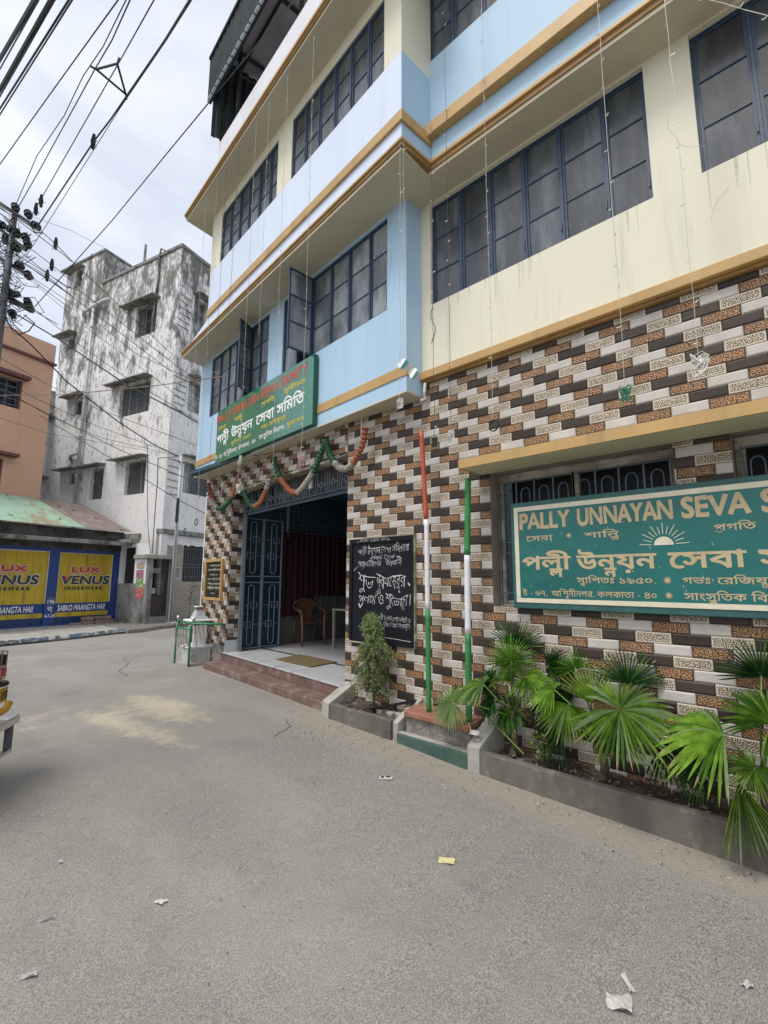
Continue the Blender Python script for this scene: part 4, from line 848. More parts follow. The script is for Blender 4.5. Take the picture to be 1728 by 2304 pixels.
g_letters('[স/থ]ািপতঃ ১৯৫০', 3.42, 2.78, 3.50, 3.545, 'letter_yellow', .01); g_letters('গভঃ েরিজ[ষ/ট]ার্ড', 2.49, 1.85, 3.52, 3.57, 'letter_yellow', .01)
g_letters('ই - ৬৭, অি[শ/ব]নীনগর, কলকাতা - ৪০', 3.96, 2.64, 3.375, 3.43, 'letter_white', .006); g_letters('সাং[স/ক]ৃিতক িবভাগঃ-', 2.55, 1.86, 3.39, 3.445, 'letter_white', .006); g_letters('যুবক সংঘ', 1.82, 1.43, 3.395, 3.45, 'letter_yellow', .01)
BS = thing('teal_name_board', 'large teal hoarding with gold lettering and a rising sun, mounted over the ground floor window', 'sign', (-.1, -2, 1.3))
mb = MB(); mb.box(WF, -4.25, -.90, .045, .075, 1.283, 2.16); mb.build('board_frame', 'sign_teal_frame', BS, bevel=.006)
mb = MB(); mb.box(WF, -4.20, -.925, .0755, .079, 1.33, 2.125); mb.build('board_face', 'sign_teal', BS)
mb = MB(); n0, n1 = .0795, .081
mb.box(WF, -4.17, -.934, n0, n1, 2.083, 2.119); mb.box(WF, -4.17, -.934, n0, n1, 1.312+.02, 1.366); mb.box(WF, -.97, -.934, n0, n1, 1.3665, 2.0825); mb.box(WF, -4.17, -4.13, n0, n1, 1.3665, 2.0825); mb.build('border_strip', 'sign_cream', BS)
n = .0815
letters(WF, 'PALLY', -.990, -1.405, 1.930, 2.062, n, 'sign_gold', BS, .042); letters(WF, 'UNNAYAN', -1.469, -2.105, 1.930, 2.062, n, 'sign_gold', BS, .042)
letters(WF, 'SEVA', -2.165, -2.53, 1.930, 2.064, n, 'sign_gold', BS, .042); letters(WF, 'SAMITY', -2.59, -3.16, 1.930, 2.064, n, 'sign_gold', BS, .042)
letters(WF, 'েসবা', -1.037, -1.263, 1.828, 1.868, n, 'sign_gold', BS, .014); star(WF, -1.393, 1.857, .024, n, 'sign_gold', BS); letters(WF, 'শা[িন/ত]', -1.512, -1.76, 1.828, 1.868, n, 'sign_gold', BS, .014); letters(WF, '[প/~]গিত', -2.333, -2.55, 1.828, 1.868, n, 'sign_gold', BS, .014)
letters(WF, 'প[ল/ল]ী', -1.0, -1.395, 1.595, 1.695, n, 'sign_gold', BS, .026); letters(WF, 'উ[ন/ন]য়ন', -1.441, -1.988, 1.595, 1.695, n, 'sign_gold', BS, .026); letters(WF, 'েসবা', -2.06, -2.485, 1.595, 1.695, n, 'sign_gold', BS, .026); letters(WF, 'সিমিত', -2.545, -3.1, 1.595, 1.695, n, 'sign_gold', BS, .026)
letters(WF, '[স/থ]ািপতঃ', -1.435, -1.704, 1.49, 1.53, n, 'sign_gold', BS, .012); letters(WF, '১৯৫০.', -1.743, -1.975, 1.49, 1.53, n, 'sign_gold', BS, .012); star(WF, -2.045, 1.512, .029, n, 'sign_gold', BS)
letters(WF, 'গভঃ', -2.134, -2.286, 1.49, 1.53, n, 'sign_gold', BS, .012); letters(WF, 'েরিজ[ষ/ট]ার্ড', -2.323, -2.72, 1.49, 1.53, n, 'sign_gold', BS, .012)
letters(WF, 'ই - ৬৭,', -.99, -1.20, 1.388, 1.428, n, 'sign_gold', BS, .009); letters(WF, 'অি[শ/ব]নীনগর,', -1.235, -1.56, 1.388, 1.428, n, 'sign_gold', BS, .009); letters(WF, 'কলকাতা - ৪০', -1.58, -1.972, 1.388, 1.428, n, 'sign_gold', BS, .009); star(WF, -2.047, 1.411, .027, n, 'sign_gold', BS)
letters(WF, 'সাং[স/ক]ৃিতক', -2.134, -2.467, 1.385, 1.428, n, 'sign_gold', BS, .012); letters(WF, 'িবভাগঃ', -2.49, -2.75, 1.385, 1.428, n, 'sign_gold', BS, .012)
mb = MB(); pts = [WF.p(-2.04+.060*math.cos(R(a)), n, 1.752+.058*math.sin(R(a))) for a in range(0, 181, 12)]; mb.poly(pts, 'sign_cream')
for i in range(13):
    a = R(2+i*14.6); r1 = .150 if i % 2 == 0 else .128; r0 = .074
    c, s_ = math.cos(a), math.sin(a); w = .0022; mb.poly([WF.p(-2.04+r0*c-w*s_, n, 1.755+r0*s_+w*c), WF.p(-2.04+r0*c+w*s_, n, 1.755+r0*s_-w*c), WF.p(-2.04+r1*c+w*s_, n, 1.755+r1*s_-w*c), WF.p(-2.04+r1*c-w*s_, n, 1.755+r1*s_+w*c)], 'sign_cream')
mb.build('rising_sun', 'sign_cream', BS)
random.seed(4); mb = MB()
for i in range(26):
    s = random.uniform(-2.7, -1.0); z = random.choice((1.48, 1.6, 1.86, 1.9, 1.75))+random.uniform(-.06, .06); l = random.uniform(.005, .03); d = random.uniform(-.01, .01); mb.poly([WF.p(s, n+.001, z), WF.p(s+.0025, n+.001, z), WF.p(s+.0025+d, n+.001, z+l), WF.p(s+d, n+.001, z+l)])
mb.build('paint_scratches', 'sign_cream', BS)
BB = thing('blackboard', 'black notice board with chalk writing in Bengali, hung on the tiles beside the doorway', 'blackboard', (-.03, .67, .85))
mb = MB(); mb.box(WF, .195, 1.137, .012, .035, .845, 1.965); mb.build('board', 'board_black', BB)
mb = MB(); mb.box(WF, .188, .1945, .012, .045, .84, 1.985, 'frame_worn'); mb.box(WF, .20, 1.14, .012, .044, 1.9655, 1.982, 'frame_worn'); mb.box(WF, .60, 1.137, .012, .044, .83, .8445, 'frame_worn'); mb.build('board_edging', 'frame_worn', BB)
mb = MB(); mb.box(WF, 1.092, 1.137, .0355, .05, .87, 1.965); mb.box(WF, .195, 1.0915, .0355, .048, 1.915, 1.965); mb.box(WF, .195, .225, .0355, .048, .86, 1.9145); mb.build('board_frame', 'board_black', BB)
n = .0525; WOB = .11; random.seed(19)
letters(WF, ': বাংলা ১৪৩২ সন :-', 1.0, .52, 1.925, 1.955, n, 'chalk', BB, -.016); n = .037
letters(WF, 'প[ল/ল]ী উ[ন/ন]য়ন েসবা সিমিতর', 1.01, .265, 1.795, 1.855, n, 'chalk', BB, -.016, rise=.012); letters(WF, 'পক্ষ েথেক --', .80, .39, 1.725, 1.765, n, 'chalk', BB, -.016, rise=.01)
letters(WF, 'প[ল/ল]ীবািসেদর', 1.01, .66, 1.65, 1.705, n, 'chalk', BB, -.016, rise=.01); letters(WF, 'জানাই', .60, .37, 1.66, 1.715, n, 'chalk', BB, -.016, rise=.01)
letters(WF, 'শুভ', 1.03, .75, 1.43, 1.56, n, 'chalk', BB, -.016); letters(WF, 'নববেষর্র -', .73, .26, 1.43, 1.555, n, 'chalk', BB, -.016)
letters(WF, '[প/~]ণাম ও', .99, .62, 1.25, 1.345, n, 'chalk', BB, -.016); letters(WF, 'শুেভ[চ/ছ]া।', .60, .255, 1.25, 1.345, n, 'chalk', BB, -.016)
letters(WF, '১৪৩২', 1.08, .99, 1.60, 1.625, n, 'chalk', BB, -.016, rise=.05); letters(WF, 'ॐ', .735, .66, 1.345, 1.40, n, 'chalk', BB, -.016)
letters(WF, 'প[ল/ল]ী উ[ন/ন]য়ন েসবা সিমিত ও', .70, .25, 1.095, 1.135, n, 'chalk', BB, -.016, rise=-.01); letters(WF, 'যুবক সংেঘর সদস্যবৃন্দ', .62, .25, 1.03, 1.07, n, 'chalk', BB, -.016)
mb = MB(); mb.poly([WF.p(.76, n, .925), WF.p(.76, n, .930), WF.p(.245, n, .907), WF.p(.245, n, .902)]); mb.build('chalk_line', 'chalk', BB)
WOB = 0.
PQ = thing('stone_plaque', 'black stone plaque in a gold frame set on the entrance pier', 'plaque', tuple(PF.p(3.87, 0, 1.2)))
mb = MB()
for a, b, c, d in ((3.49, 4.27, 1.82, 1.865), (3.49, 4.27, 1.155, 1.20), (3.49, 3.535, 1.2005, 1.8195), (4.225, 4.27, 1.2005, 1.8195)): mb.box(PF, a, b, .011, .055, c, d)
mb.build('plaque_frame', 'gold_paint', PQ, bevel=.004); mb = MB(); mb.box(PF, 3.5355, 4.2245, .011, .028, 1.2005, 1.8195); mb.build('plaque_face', 'plaque_stone', PQ)
for i, (t, a, b, h) in enumerate((('পল[ল/ল]ী উ[ন/ন]য়ন', 4.10, 3.62, .022), ('েসবা সিমিত ভবন', 4.15, 3.58, .030), ('কলকাতা - ৪০', 4.05, 3.70, .020), ('েসবা শা[িন/ত] [প/~]গিত', 4.16, 3.58, .024), ('িভি[ত/ত] [প/~]স্তর', 4.14, 3.60, .024), ('সা[ধ/ব]ীনতা িদবস', 4.15, 3.60, .036), ('১৯৫০', 3.98, 3.78, .020))):
    z = 1.745-i*.080; letters(PF, t, a, b, z, z+h, .0295, 'sign_cream', PQ, .004)
# ================================================================== garlands, light strings
def tinsel(mb, pts, m, r=.043):
    P = [Vector(p) for p in pts]; Q = []
    for i in range(len(P)-1):
        a = P[max(i-1, 0)]; b, c = P[i], P[i+1]; d = P[min(i+2, len(P)-1)]
        for k in range(4):
            t = k/4; Q.append(.5*((2*b)+(c-a)*t+(2*a-5*b+4*c-d)*t*t+(3*b-a-3*c+d)*t**3))
    Q.append(P[-1]); L = 0; Z = [Q[0]]; rr = [r]
    for a, b in zip(Q, Q[1:]):
        n = max(1, int((b-a).length/.009))
        for k in range(1, n+1): Z.append(a+(b-a)*k/n); L += (b-a).length/n; rr.append(r*(.52+.52*abs(math.sin(L*62)))*random.uniform(.85, 1.12))
    mb.tube(Z, rr, 8, m)
def gp(s, z, n=.10): return PF.p(s, n, z)
sw = [('leftmost swag of tinsel garland, orange, white and green, across the pier', [('tinsel_orange', [(4.20, 3.27), (4.10, 3.10), (3.98, 2.94)]), ('tinsel_white', [(3.98, 2.94), (3.83, 2.81), (3.66, 2.745)]), ('tinsel_green', [(3.66, 2.745), (3.45, 2.74), (3.25, 2.80), (3.07, 2.88)]), ('tinsel_orange', [(3.07, 2.88), (2.96, 3.02), (2.87, 3.24)])]),
      ('second swag of garland from the left, green dipping to orange over the doorway', [('tinsel_white', [(2.80, 3.12), (2.71, 2.99), (2.64, 2.90)]), ('tinsel_green', [(2.64, 2.90), (2.50, 2.74), (2.36, 2.65), (2.22, 2.615)]), ('tinsel_orange', [(2.22, 2.615), (2.08, 2.64), (1.95, 2.73), (1.86, 2.84)]), ('tinsel_white', [(1.86, 2.84), (1.82, 2.90), (1.80, 2.97)])]),
      ('widest garland swag, green then orange and white, in the middle of the doorway', [('tinsel_green', [(1.71, 3.26), (1.58, 3.08), (1.44, 2.91)]), ('tinsel_orange', [(1.44, 2.91), (1.30, 2.79), (1.14, 2.69), (.98, 2.655)]), ('tinsel_white', [(.98, 2.655), (.84, 2.71), (.70, 2.80), (.60, 2.87)]), ('tinsel_green', [(.60, 2.87), (.50, 3.0), (.40, 3.14), (.355, 3.24)])]),
      ('rightmost garland swag, green, white and orange, rising onto the tiled wall', [('tinsel_green', [(.345, 3.24), (.28, 3.10), (.20, 2.98), (.13, 2.90)]), ('tinsel_white', [(.13, 2.90), (.02, 2.82), (-.12, 2.79), (-.24, 2.83)]), ('tinsel_orange', [(-.24, 2.83), (-.33, 2.92), (-.41, 3.02), (-.45, 3.20)])])]
random.seed(3)
for lab, segs in sw:
    t = thing('tinsel_garland', lab, 'garland', tuple(gp(*segs[0][1][0])), 'tinsel garlands draped over the entrance')
    for m, pts in segs: mb = MB(); tinsel(mb, [gp(*q) for q in pts], m); mb.build('garland_length', m, t)
def light_string(x, y, z1, z0, label, end, em='wire_white', er=.045, lean=(0, 0)):
    t = thing('light_string', label, 'string lights', (x, y, z1), 'strings of small bulbs hanging down the front')
    P = []; k = 14
    for i in range(k+1):
        f = i/k; P.append((x+lean[0]*f+random.uniform(-.006, .006), y+lean[1]*f+random.uniform(-.006, .006), z1+(z0-z1)*f))
    mb = MB(); mb.tube(P, .0021, 4, random.choice(('string_wire', 'string_wire', 'string_wire_dark'))); mb.build('wire', parent=t)
    mb = MB(); z = z1-.1; i = 0
    while z > z0+.05:
        f = (z-z1)/(z0-z1); d = 1 if i % 2 else -1; q = Vector((x+lean[0]*f, y+lean[1]*f, z)); a = random.uniform(-.5, .5)+(1.2 if d > 0 else 4.3)
        mb.tube([q, q+Vector((math.cos(a)*.016, math.sin(a)*.016, -.004)), q+Vector((math.cos(a)*.028, math.sin(a)*.028, .002))], [.0025, .0042, .003], 5, 'bulb'); z -= random.uniform(.16, .30); i += 1
    b = mb.build('bulbs', parent=t); b['kind'] = 'stuff'
    mb = MB(); c = Vector((x+lean[0], y+lean[1], z0-er))
    if end == 'ring':
        for j in range(4): mb.tube([c+Vector((math.cos(a)*.25*er*(j % 2), math.sin(a)*er, math.cos(a)*er*1.1)) for a in [2*math.pi*q/14 for q in range(14)]], .0045, 5, em, closed=True)
    elif end:
        for j in range(16):
            a0 = random.uniform(0, 6.28); r = er*random.uniform(.5, 1.1); tl = random.uniform(.8, 1.6)
            mb.tube([c+Vector((0, 0, er))]+[c+Vector((math.sin(a+a0)*r*.35*random.uniform(.6, 1.2), math.cos(a+a0)*r*.8, math.sin(a)*r*tl)) for a in [5*q/7 for q in range(8)]], .0032, 4, em)
    if end: mb.build('wire_bundle', parent=t)
random.seed(21)
S = [(-.93, .92, 7.78, 2.74, 'string of bulbs over the right bay window ending in a pink bundle above the doorway', 'b', 'wire_pink', .06), (-.88, 1.5, 7.78, 2.70, 'string of bulbs ending in a green coil over the doorway', 'ring', 'wire_green', .06),
     (-.845, 1.95, 7.78, 4.45, 'string of bulbs hanging past the open right casement', '', '', 0), (-.81, 2.32, 7.78, 2.66, 'string of bulbs ending in a silver white tassel near the gate', 'b', 'wire_white', .065), (-.765, 2.85, 7.78, 2.72, 'string of bulbs ending in a pale looped coil on the pier', 'ring', 'wire_white', .055),
     (-.73, 3.25, 7.78, 2.72, 'string of bulbs ending in a dark green coil at the left pier edge', 'ring', 'wire_green', .045), (-.70, 3.6, 7.78, 2.35, 'string of bulbs ending in a green ring against the grey house', 'ring', 'wire_green', .05), (-.655, 4.05, 7.78, 2.25, 'leftmost string of bulbs, ending in a small thin ring', 'ring', 'string_wire_dark', .04),
     (-.79, -.27, 5.6, 3.06, 'string of bulbs from the bay corner to a pale bundle by the red pole top', 'b', 'wire_white', .05), (-.775, -.30, 5.6, 3.42, 'short string of bulbs beside the bay corner with a scrap of painted cloth', '', '', 0),
     (-.42, -.36, 6.0, 2.78, 'string of bulbs nearest the blue bay side, with a small dark bundle on the tiles', 'b', 'string_wire_dark', .05), (-.42, -.54, 7.8, 2.80, 'string of bulbs with a white paper tassel on the tiles', 'b', 'wire_white', .05),
     (-.42, -.96, 7.8, 2.80, 'string of bulbs ending in a dark blue ring above the sunshade', 'ring', 'string_wire_dark', .05), (-.42, -1.96, 7.8, 2.80, 'string of bulbs ending in a green and white bundle above the sunshade', 'b', 'wire_green', .055),
     (-.42, -2.39, 5.6, 2.88, 'rightmost hanging string of bulbs, ending in a big white bundle', 'b', 'wire_white', .07)]
for x, y, z1, z0, lab, end, em, er in S: light_string(x, y, z1, z0, lab, end, em, er*.85)
light_string(-.42, -2.41, 5.6, 3.6, 'string of bulbs stretched diagonally across the right-hand window', '', '', 0, (-.05, -1.35))
mb = MB(); random.seed(8); c = Vector((-.76, -.28, 3.40)); prev = None
for i in range(7):
    q = c+Vector((random.uniform(-.02, .02), -.028*i+random.uniform(-.01, .01), -.032*i)); w = .035+.012*math.sin(i*1.7)
    cur = [q+Vector((0, -.02, w)), q+Vector((-.02, .03, -w*.6))]
    if prev: mb.poly([prev[0], prev[1], cur[1], cur[0]], ('paper', 'letter_white', 'sign_teal', 'paper')[i % 4])
    prev = cur
tag(mb.build('cloth_scrap', smooth=False), 'crumpled scrap of white and teal printed cloth caught on wires below the bay corner', 'scrap')
# twisted flex looped above the lower balcony wall
mb = MB(); mb.tube([WF.p(-.07+.03*math.sin(k*.9), .035, 4.35-.05*k) for k in range(9)], .003, 4, 'string_wire_dark'); tag(mb.build('loose_flex'), 'loose curl of flex hanging on the cream wall by the bay', 'wire')
# small fittings under the bay
lm = thing('outdoor_lamp', 'small teal lamp fitting below the green name board', 'lamp', tuple(BF.p(3.45, .1, 3.38)))
mb = MB(); mb.lathe(BF.p(3.45, .10, 3.20), [(.0, 0), (.045, .005), (.05, .06), (.035, .10), (.02, .18)], 10, 'tin_green'); mb.build('lamp_body', parent=lm, smooth=True)
mb = MB(); mb.tube([BF.p(3.45, .10, 3.37), BF.p(3.45, .06, 3.40)], .008, 5, 'wire_black'); mb.build('bracket', parent=lm)
tl = thing('transom_light', 'small flat white light hung in front of the transom grille', 'light', tuple(PF.p(1.08, -.15, 2.85)))
mb = MB(); mb.box(PF, 1.04, 1.12, -.18, -.15, 2.76, 2.93, 'pvc'); mb.build('light_body', parent=tl, bevel=.005); mb = MB(); mb.tube([PF.p(1.08, -.16, 2.93), PF.p(1.12, -.14, 3.02)], .004, 4, 'wire_black'); mb.build('cord', parent=tl)
mb = MB(); mb.tube([PF.p(2.2, .27, 3.42), PF.p(2.1, .2, 3.37), PF.p(1.9, .12, 3.36), PF.p(1.6, .05, 3.375)], .005, 4, 'wire_black'); mb.tube([PF.p(3.0, .3, 3.40), PF.p(2.7, .25, 3.30), PF.p(2.3, .2, 3.33), PF.p(2.1, .1, 3.37)], .004, 4, 'wire_black'); tag(mb.build('loose_cable'), 'loose black cables sagging under the green name board', 'cable')
mb = MB(); mb.tube([(-.035, .98, 3.385), (-.035, .98, 3.06), (-.03, .95, 3.03)], .009, 6, 'wire_white'); tag(mb.build('conduit_pipe'), 'thin cream conduit running down the tiles at the door corner', 'pipe')
# ================================================================== flag poles, plinth, planters
for lab, x, pts, c1, c2, r in (('slim pole painted red, white and green, the taller one by the blackboard', -.22, [(-.117, .335), (-.107, 2.0), (-.05, 2.955)], 2.077, 1.236, .0235), ('shorter pole painted green, white and green beside the window', -.22, [(-.534, .335), (-.55, 1.7), (-.575, 2.405)], 1.727, 1.057, .027)):
    t = thing('painted_pole', lab, 'pole', (x, pts[0][0], .335), 'painted poles on the red slab')
    def yz(z):
        for (a, b), (c, d) in zip(pts, pts[1:]):
            if z <= d: return a+(c-a)*(z-b)/(d-b)
        return pts[-1][0]
    ztop = pts[-1][1]
    for z0, z1, m in ((.336, c2, 'green_paint'), (c2+.0005, c1, 'white_paint'), (c1+.0005, ztop, 'red_paint' if r < .025 else 'green_paint')):
        k = 12; mb = MB(); mb.tube([(x+random.uniform(-.0008, .0008), yz(z0+(z1-z0)*i/k), z0+(z1-z0)*i/k) for i in range(k+1)], [r*random.uniform(.975, 1.025) for i in range(k+1)], 14, m); mb.build('painted_band', parent=t, smooth=True)
    mb = MB(); zz = ztop-.07 if r < .025 else 2.27; mb.tube([(x-r, yz(zz)+.0, zz), (x-r-.02, yz(zz)+.01, zz+.008), (x-r-.02, yz(zz)+.012, zz+.022), (x-r, yz(zz), zz+.022)], .004, 5, 'red_paint' if r < .025 else 'green_paint'); mb.build('eyelet', parent=t)
PLN = thing('pole_plinth', 'red topped cement plinth with a green kerb below, carrying the two painted poles', 'plinth', (-.2, -.25, .05))
mb = MB(); mb.prism([(-.335, .085), (-.335, -.60), (-.012, -.56), (-.012, .17)], .291, .345); mb.build('slab', 'slab_red', PLN, bevel=.012)
mb = MB(); mb.prism([(-.305, .08), (-.305, -.60), (-.013, -.60), (-.013, .12)], .02, .2905); mb.build('base', 'rough_cement', PLN)
mb = MB(); mb.prism([(-.385, .13), (-.385, -.615), (-.306, -.615), (-.306, .13)], .0, .150); mb.build('kerb', 'kerb_green', PLN, bevel=.014)
mb = MB(); mb.prism([(-.372, .125), (-.372, -.61), (-.307, -.61), (-.307, .125)], .1505, .1575); mb.build('mortar_ledge', 'concrete_light', PLN, bevel=.003)
def planter(name, label, y0, y1, z0, z1, soil):
    t = thing(name, label, 'planter', (-.2, (y0+y1)/2, z0))
    k = 10; mb = MB(); P = [];
    for i in range(k+1):
        y = y0+(y1-y0)*i/k; w = random.uniform(-.006, .006); P.append([(-.385+w, y, zg(y)-.05), (-.385+w, y, z1+w*.6), (-.318+w, y, z1+w*.6), (-.318+w, y, z0)])
    for a, b in zip(P, P[1:]):
        for q in range(3): mb.poly([a[q], b[q], b[q+1], a[q+1]])
    mb.poly(P[0]); mb.poly(P[-1][::-1]); mb.build('front_wall', 'planter_cement', t, bevel=.006)
    mb = MB(); nx, ny = 5, int(abs(y1-y0)/.05)+2; G = [[(-.319+.305*i/nx, y0+(y1-y0)*j/ny, soil+random.uniform(-.02, .025)+(.03 if i == nx else 0)) for i in range(nx+1)] for j in range(ny+1)]
    for j in range(ny):
        for i in range(nx): mb.poly([G[j][i], G[j][i+1], G[j+1][i+1], G[j+1][i]])
    s = mb.build('soil', 'soil', t); s['kind'] = 'stuff'
    mb = MB()
    for i in range(int(abs(y1-y0)*150)):
        x, y = random.uniform(-.31, -.03), random.uniform(min(y0, y1), max(y0, y1)); a = random.uniform(0, 6.3); l = random.uniform(.01, .035); z = soil+.03+random.uniform(-.01, .015); d = Vector((math.cos(a)*l, math.sin(a)*l, random.uniform(-.006, .01))); n = Vector((-d.y, d.x, 0))*.35
        c = Vector((x, y, z)); mb.poly([c-d, c+n, c+d, c-n], random.choice(('soil', 'stem', 'rough_cement', 'brick_old')))
    s = mb.build('leaf_litter', parent=t); s['kind'] = 'stuff'
    return t
random.seed(12)
p1 = planter('planter', 'short grey cement planter left of the red slab, with the small conifer in it', 1.06, .20, .08, .243, .20); p2 = planter('planter', 'long grey cement planter filled with fan palms under the name board', -.66, -6.0, .0, .188, .13)
def ramp(y0, y1, xf, zf, zb, zlow, par):
    mb = MB(); mb.hexa([(xf, y0, zlow), (xf, y1, zlow), (-.012, y1+.02*(1 if y1 > y0 else -1), zlow), (-.012, y0, zlow), (xf, y0, zf), (xf, y1, zf), (-.012, y1+.02*(1 if y1 > y0 else -1), zb), (-.012, y0, zb)]); mb.build('sloping_coping', 'concrete_light', par, bevel=.008)
ramp(1.20, 1.075, -.36, .245, .40, .02, p1); ramp(.195, .135, -.36, .23, .39, .02, p1); ramp(-.617, -.73, -.385, .215, .41, .0, p2)
mb = MB()
for j in range(5): mb.tube([Vector((-.35+.030*math.cos(a)+.004*j, -.665+.04*math.sin(a), .262+.004*j-.11*.03*math.cos(a)+.04)) for a in [2*math.pi*q/12 for q in range(12)]], .0028, 5, 'wire_white', closed=True)
mb.tube([(-.35, -.63, .30), (-.32, -.61, .33), (-.33, -.60, .37)], .003, 5, 'wire_white'); tag(mb.build('coiled_cord'), 'small coil of white cord lying on the sloping end of the long planter', 'cord')
mb = MB(); mb.hexa([(-.29, .66, .235), (-.10, .60, .245), (-.05, .16, .375), (-.16, .13, .365), (-.29, .66, .240), (-.10, .60, .250), (-.05, .16, .380), (-.16, .13, .370)]); tag(mb.build('board_scrap', 'board_black'), 'dark bent board scrap leaning across the short planter', 'scrap')
mb = MB()
for q in range(5): c = Vector((-.2+.04*(q % 2), .50-.075*q, .235)); mb.hexa([c+Vector((a*.03*(1+.2*q % 2), b*.04, z*.025)) for z in (-1, 1) for a, b in ((-1, -.8), (.9, -1), (1, 1), (-.8, .9))])
tag(mb.build('rubble', 'concrete_light', bevel=.01), 'broken cement lumps under the dark board in the short planter', 'rubble', kind='stuff')
mb = MB(); mb.tube([(-.17, -.62, .44), (-.22, -1.02, .20)], .006, 6, 'petiole'); tag(mb.build('cane', bevel=0), 'thin pale cane leaning beside the shorter pole', 'cane')
# ------------------------------------------------------------------ palms
LMIX = {'leaf_bright': ('leaf_bright', 'leaf_bright', 'leaf_mid', 'leaf_bright', 'leaf_pale'), 'leaf_mid': ('leaf_mid', 'leaf_bright', 'leaf_bright', 'leaf_mid'), 'leaf_dark': ('leaf_dark', 'leaf_dark', 'leaf_dark', 'leaf_mid'), 'leaf_pale': ('leaf_pale', 'leaf_pale', 'leaf_bright')}
def fan(c, nrm, upd, r, span, droop, m, parent, base=None, seg=None, split=.40):
    c = Vector(c); n = Vector(nrm).normalized(); u = Vector(upd); u = (u-n*u.dot(n)).normalized(); sd_ = u.cross(n); K = seg or max(14, int(span/6.8)); dt = span/K
    mb = MB(); rad = [.03, .24, split, .66, .86, 1.0]; wf = [1, 1, 1, .66, .36, .02]
    for k in range(K):
        mm = random.choice(LMIX[m]); t = -span/2+dt*(k+.5); rl = r*random.uniform(.86, 1.05)*(1-.22*(abs(t)/180)**2); dr = droop*random.uniform(.7, 1.4); L = []
        tw = random.uniform(-.05, .05)
        for q, w in zip(rad, wf):
            row = []
            for e_ in (-1, 0, 1):
                a = R(t+e_*dt/2*(w if q > split else 1)+(tw*30*(q-split) if q > split else 0)); rr = rl*q*(1 if e_ == 0 else .985)
                p = c+u*(math.cos(a)*rr)+sd_*(math.sin(a)*rr)+n*((.018*math.sin(q*3.1)*(1 if e_ == 0 else -.2))*r*4-.10*r*q*q); p.z -= dr*r*q**2.4; row.append(p)
            L.append(row)
        dry = random.random() < .13
        for a, b in zip(L, L[1:]):
            if dry and b is L[-1]: mm = 'sign_gold'
            mb.poly([a[0], a[1], b[1], b[0]], mm); mb.poly([a[1], a[2], b[2], b[1]], mm)
    mb.build('leaf', m, parent, smooth=False)
    if base is not None:
        b = Vector(base); mid = (b+c)/2+Vector((-.02, 0, .03)); mb = MB(); mb.tube([b, mid, c], [.008, .006, .004], 5, 'petiole'); mb.build('petiole', parent=parent, smooth=True)
def palm(lab, x, y, z, h, leaves, r=.02):
    leaves = [(c, n_, u_, rr, s_, d_*(.42 if s_ > 150 else 1), m) for c, n_, u_, rr, s_, d_, m in leaves]
    for k in range(2):
        a = random.uniform(-1.5, 1.5)+(math.pi if k % 3 == 2 else 0)*0; yy = y+.30*math.sin(a)*random.uniform(.6, 1.2); zz = z+h*random.uniform(.6, 1.9)
        xx = random.uniform(-.13, -.05)-.12*(k % 3 == 0); d = Vector((-.15, (yy-y), (zz-z-h)*.8+random.uniform(-.12, .1)))
        leaves.append(((xx, yy, zz), (-.8, random.uniform(-.4, .3), random.uniform(.1, .7)), tuple(d), random.uniform(.15, .23), random.uniform(130, 230), .22, random.choice(('leaf_dark', 'leaf_dark', 'leaf_mid'))))
    t = thing('fan_palm', lab, 'palm', (x, y, z), 'fan palms in the long planter'); mb = MB(); k = 7
    mb.tube([(x+.012*math.sin(i*1.7), y+.012*math.cos(i*1.3), z+h*i/k) for i in range(k+1)], [r*(1.5-.6*i/k) for i in range(k+1)], 8, 'stem'); mb.build('trunk', parent=t)
    for L in leaves: fan(*L, t, (x+random.uniform(-.01, .01), y, z+h*random.uniform(.7, 1.)))
    return t
random.seed(33)
V = Vector; tocam = (-.82, -.30, .35)
palm('fan palm nearest the red slab, at the left end of the long planter', -.17, -.915, .15, .34, [
    ((-.28, -.97, .885), (-.85, -.3, .25), (0, .1, 1), .235, 330, .12, 'leaf_mid'), ((-.12, -.93, .98), (-.8, -.3, -.1), (0, -.1, 1), .25, 170, .05, 'leaf_dark'), ((-.42, -.52, .52), (-.85, -.1, .55), (.1, .5, -.1), .215, 320, .35, 'leaf_pale'),
    ((-.38, -.78, .70), (-.45, .0, .95), (-.3, .9, .1), .22, 190, .45, 'leaf_bright'), ((-.36, -1.13, .80), (-.5, -.2, .85), (-.2, -.6, .1), .21, 210, .4, 'leaf_mid'), ((-.12, -1.20, .86), (-.8, -.2, .4), (0, -.8, .3), .2, 220, .3, 'leaf_dark'),
    ((-.15, -.88, .50), (-.7, .2, .3), (0, .1, -1), .2, 190, .2, 'leaf_dark'), ((-.12, -1.14, .62), (-.7, -.2, .5), (-.1, -.7, -.5), .22, 200, .3, 'leaf_dark'), ((-.22, -.78, .56), (-.6, .2, .6), (-.1, .8, -.3), .18, 200, .4, 'leaf_dark')], .02)
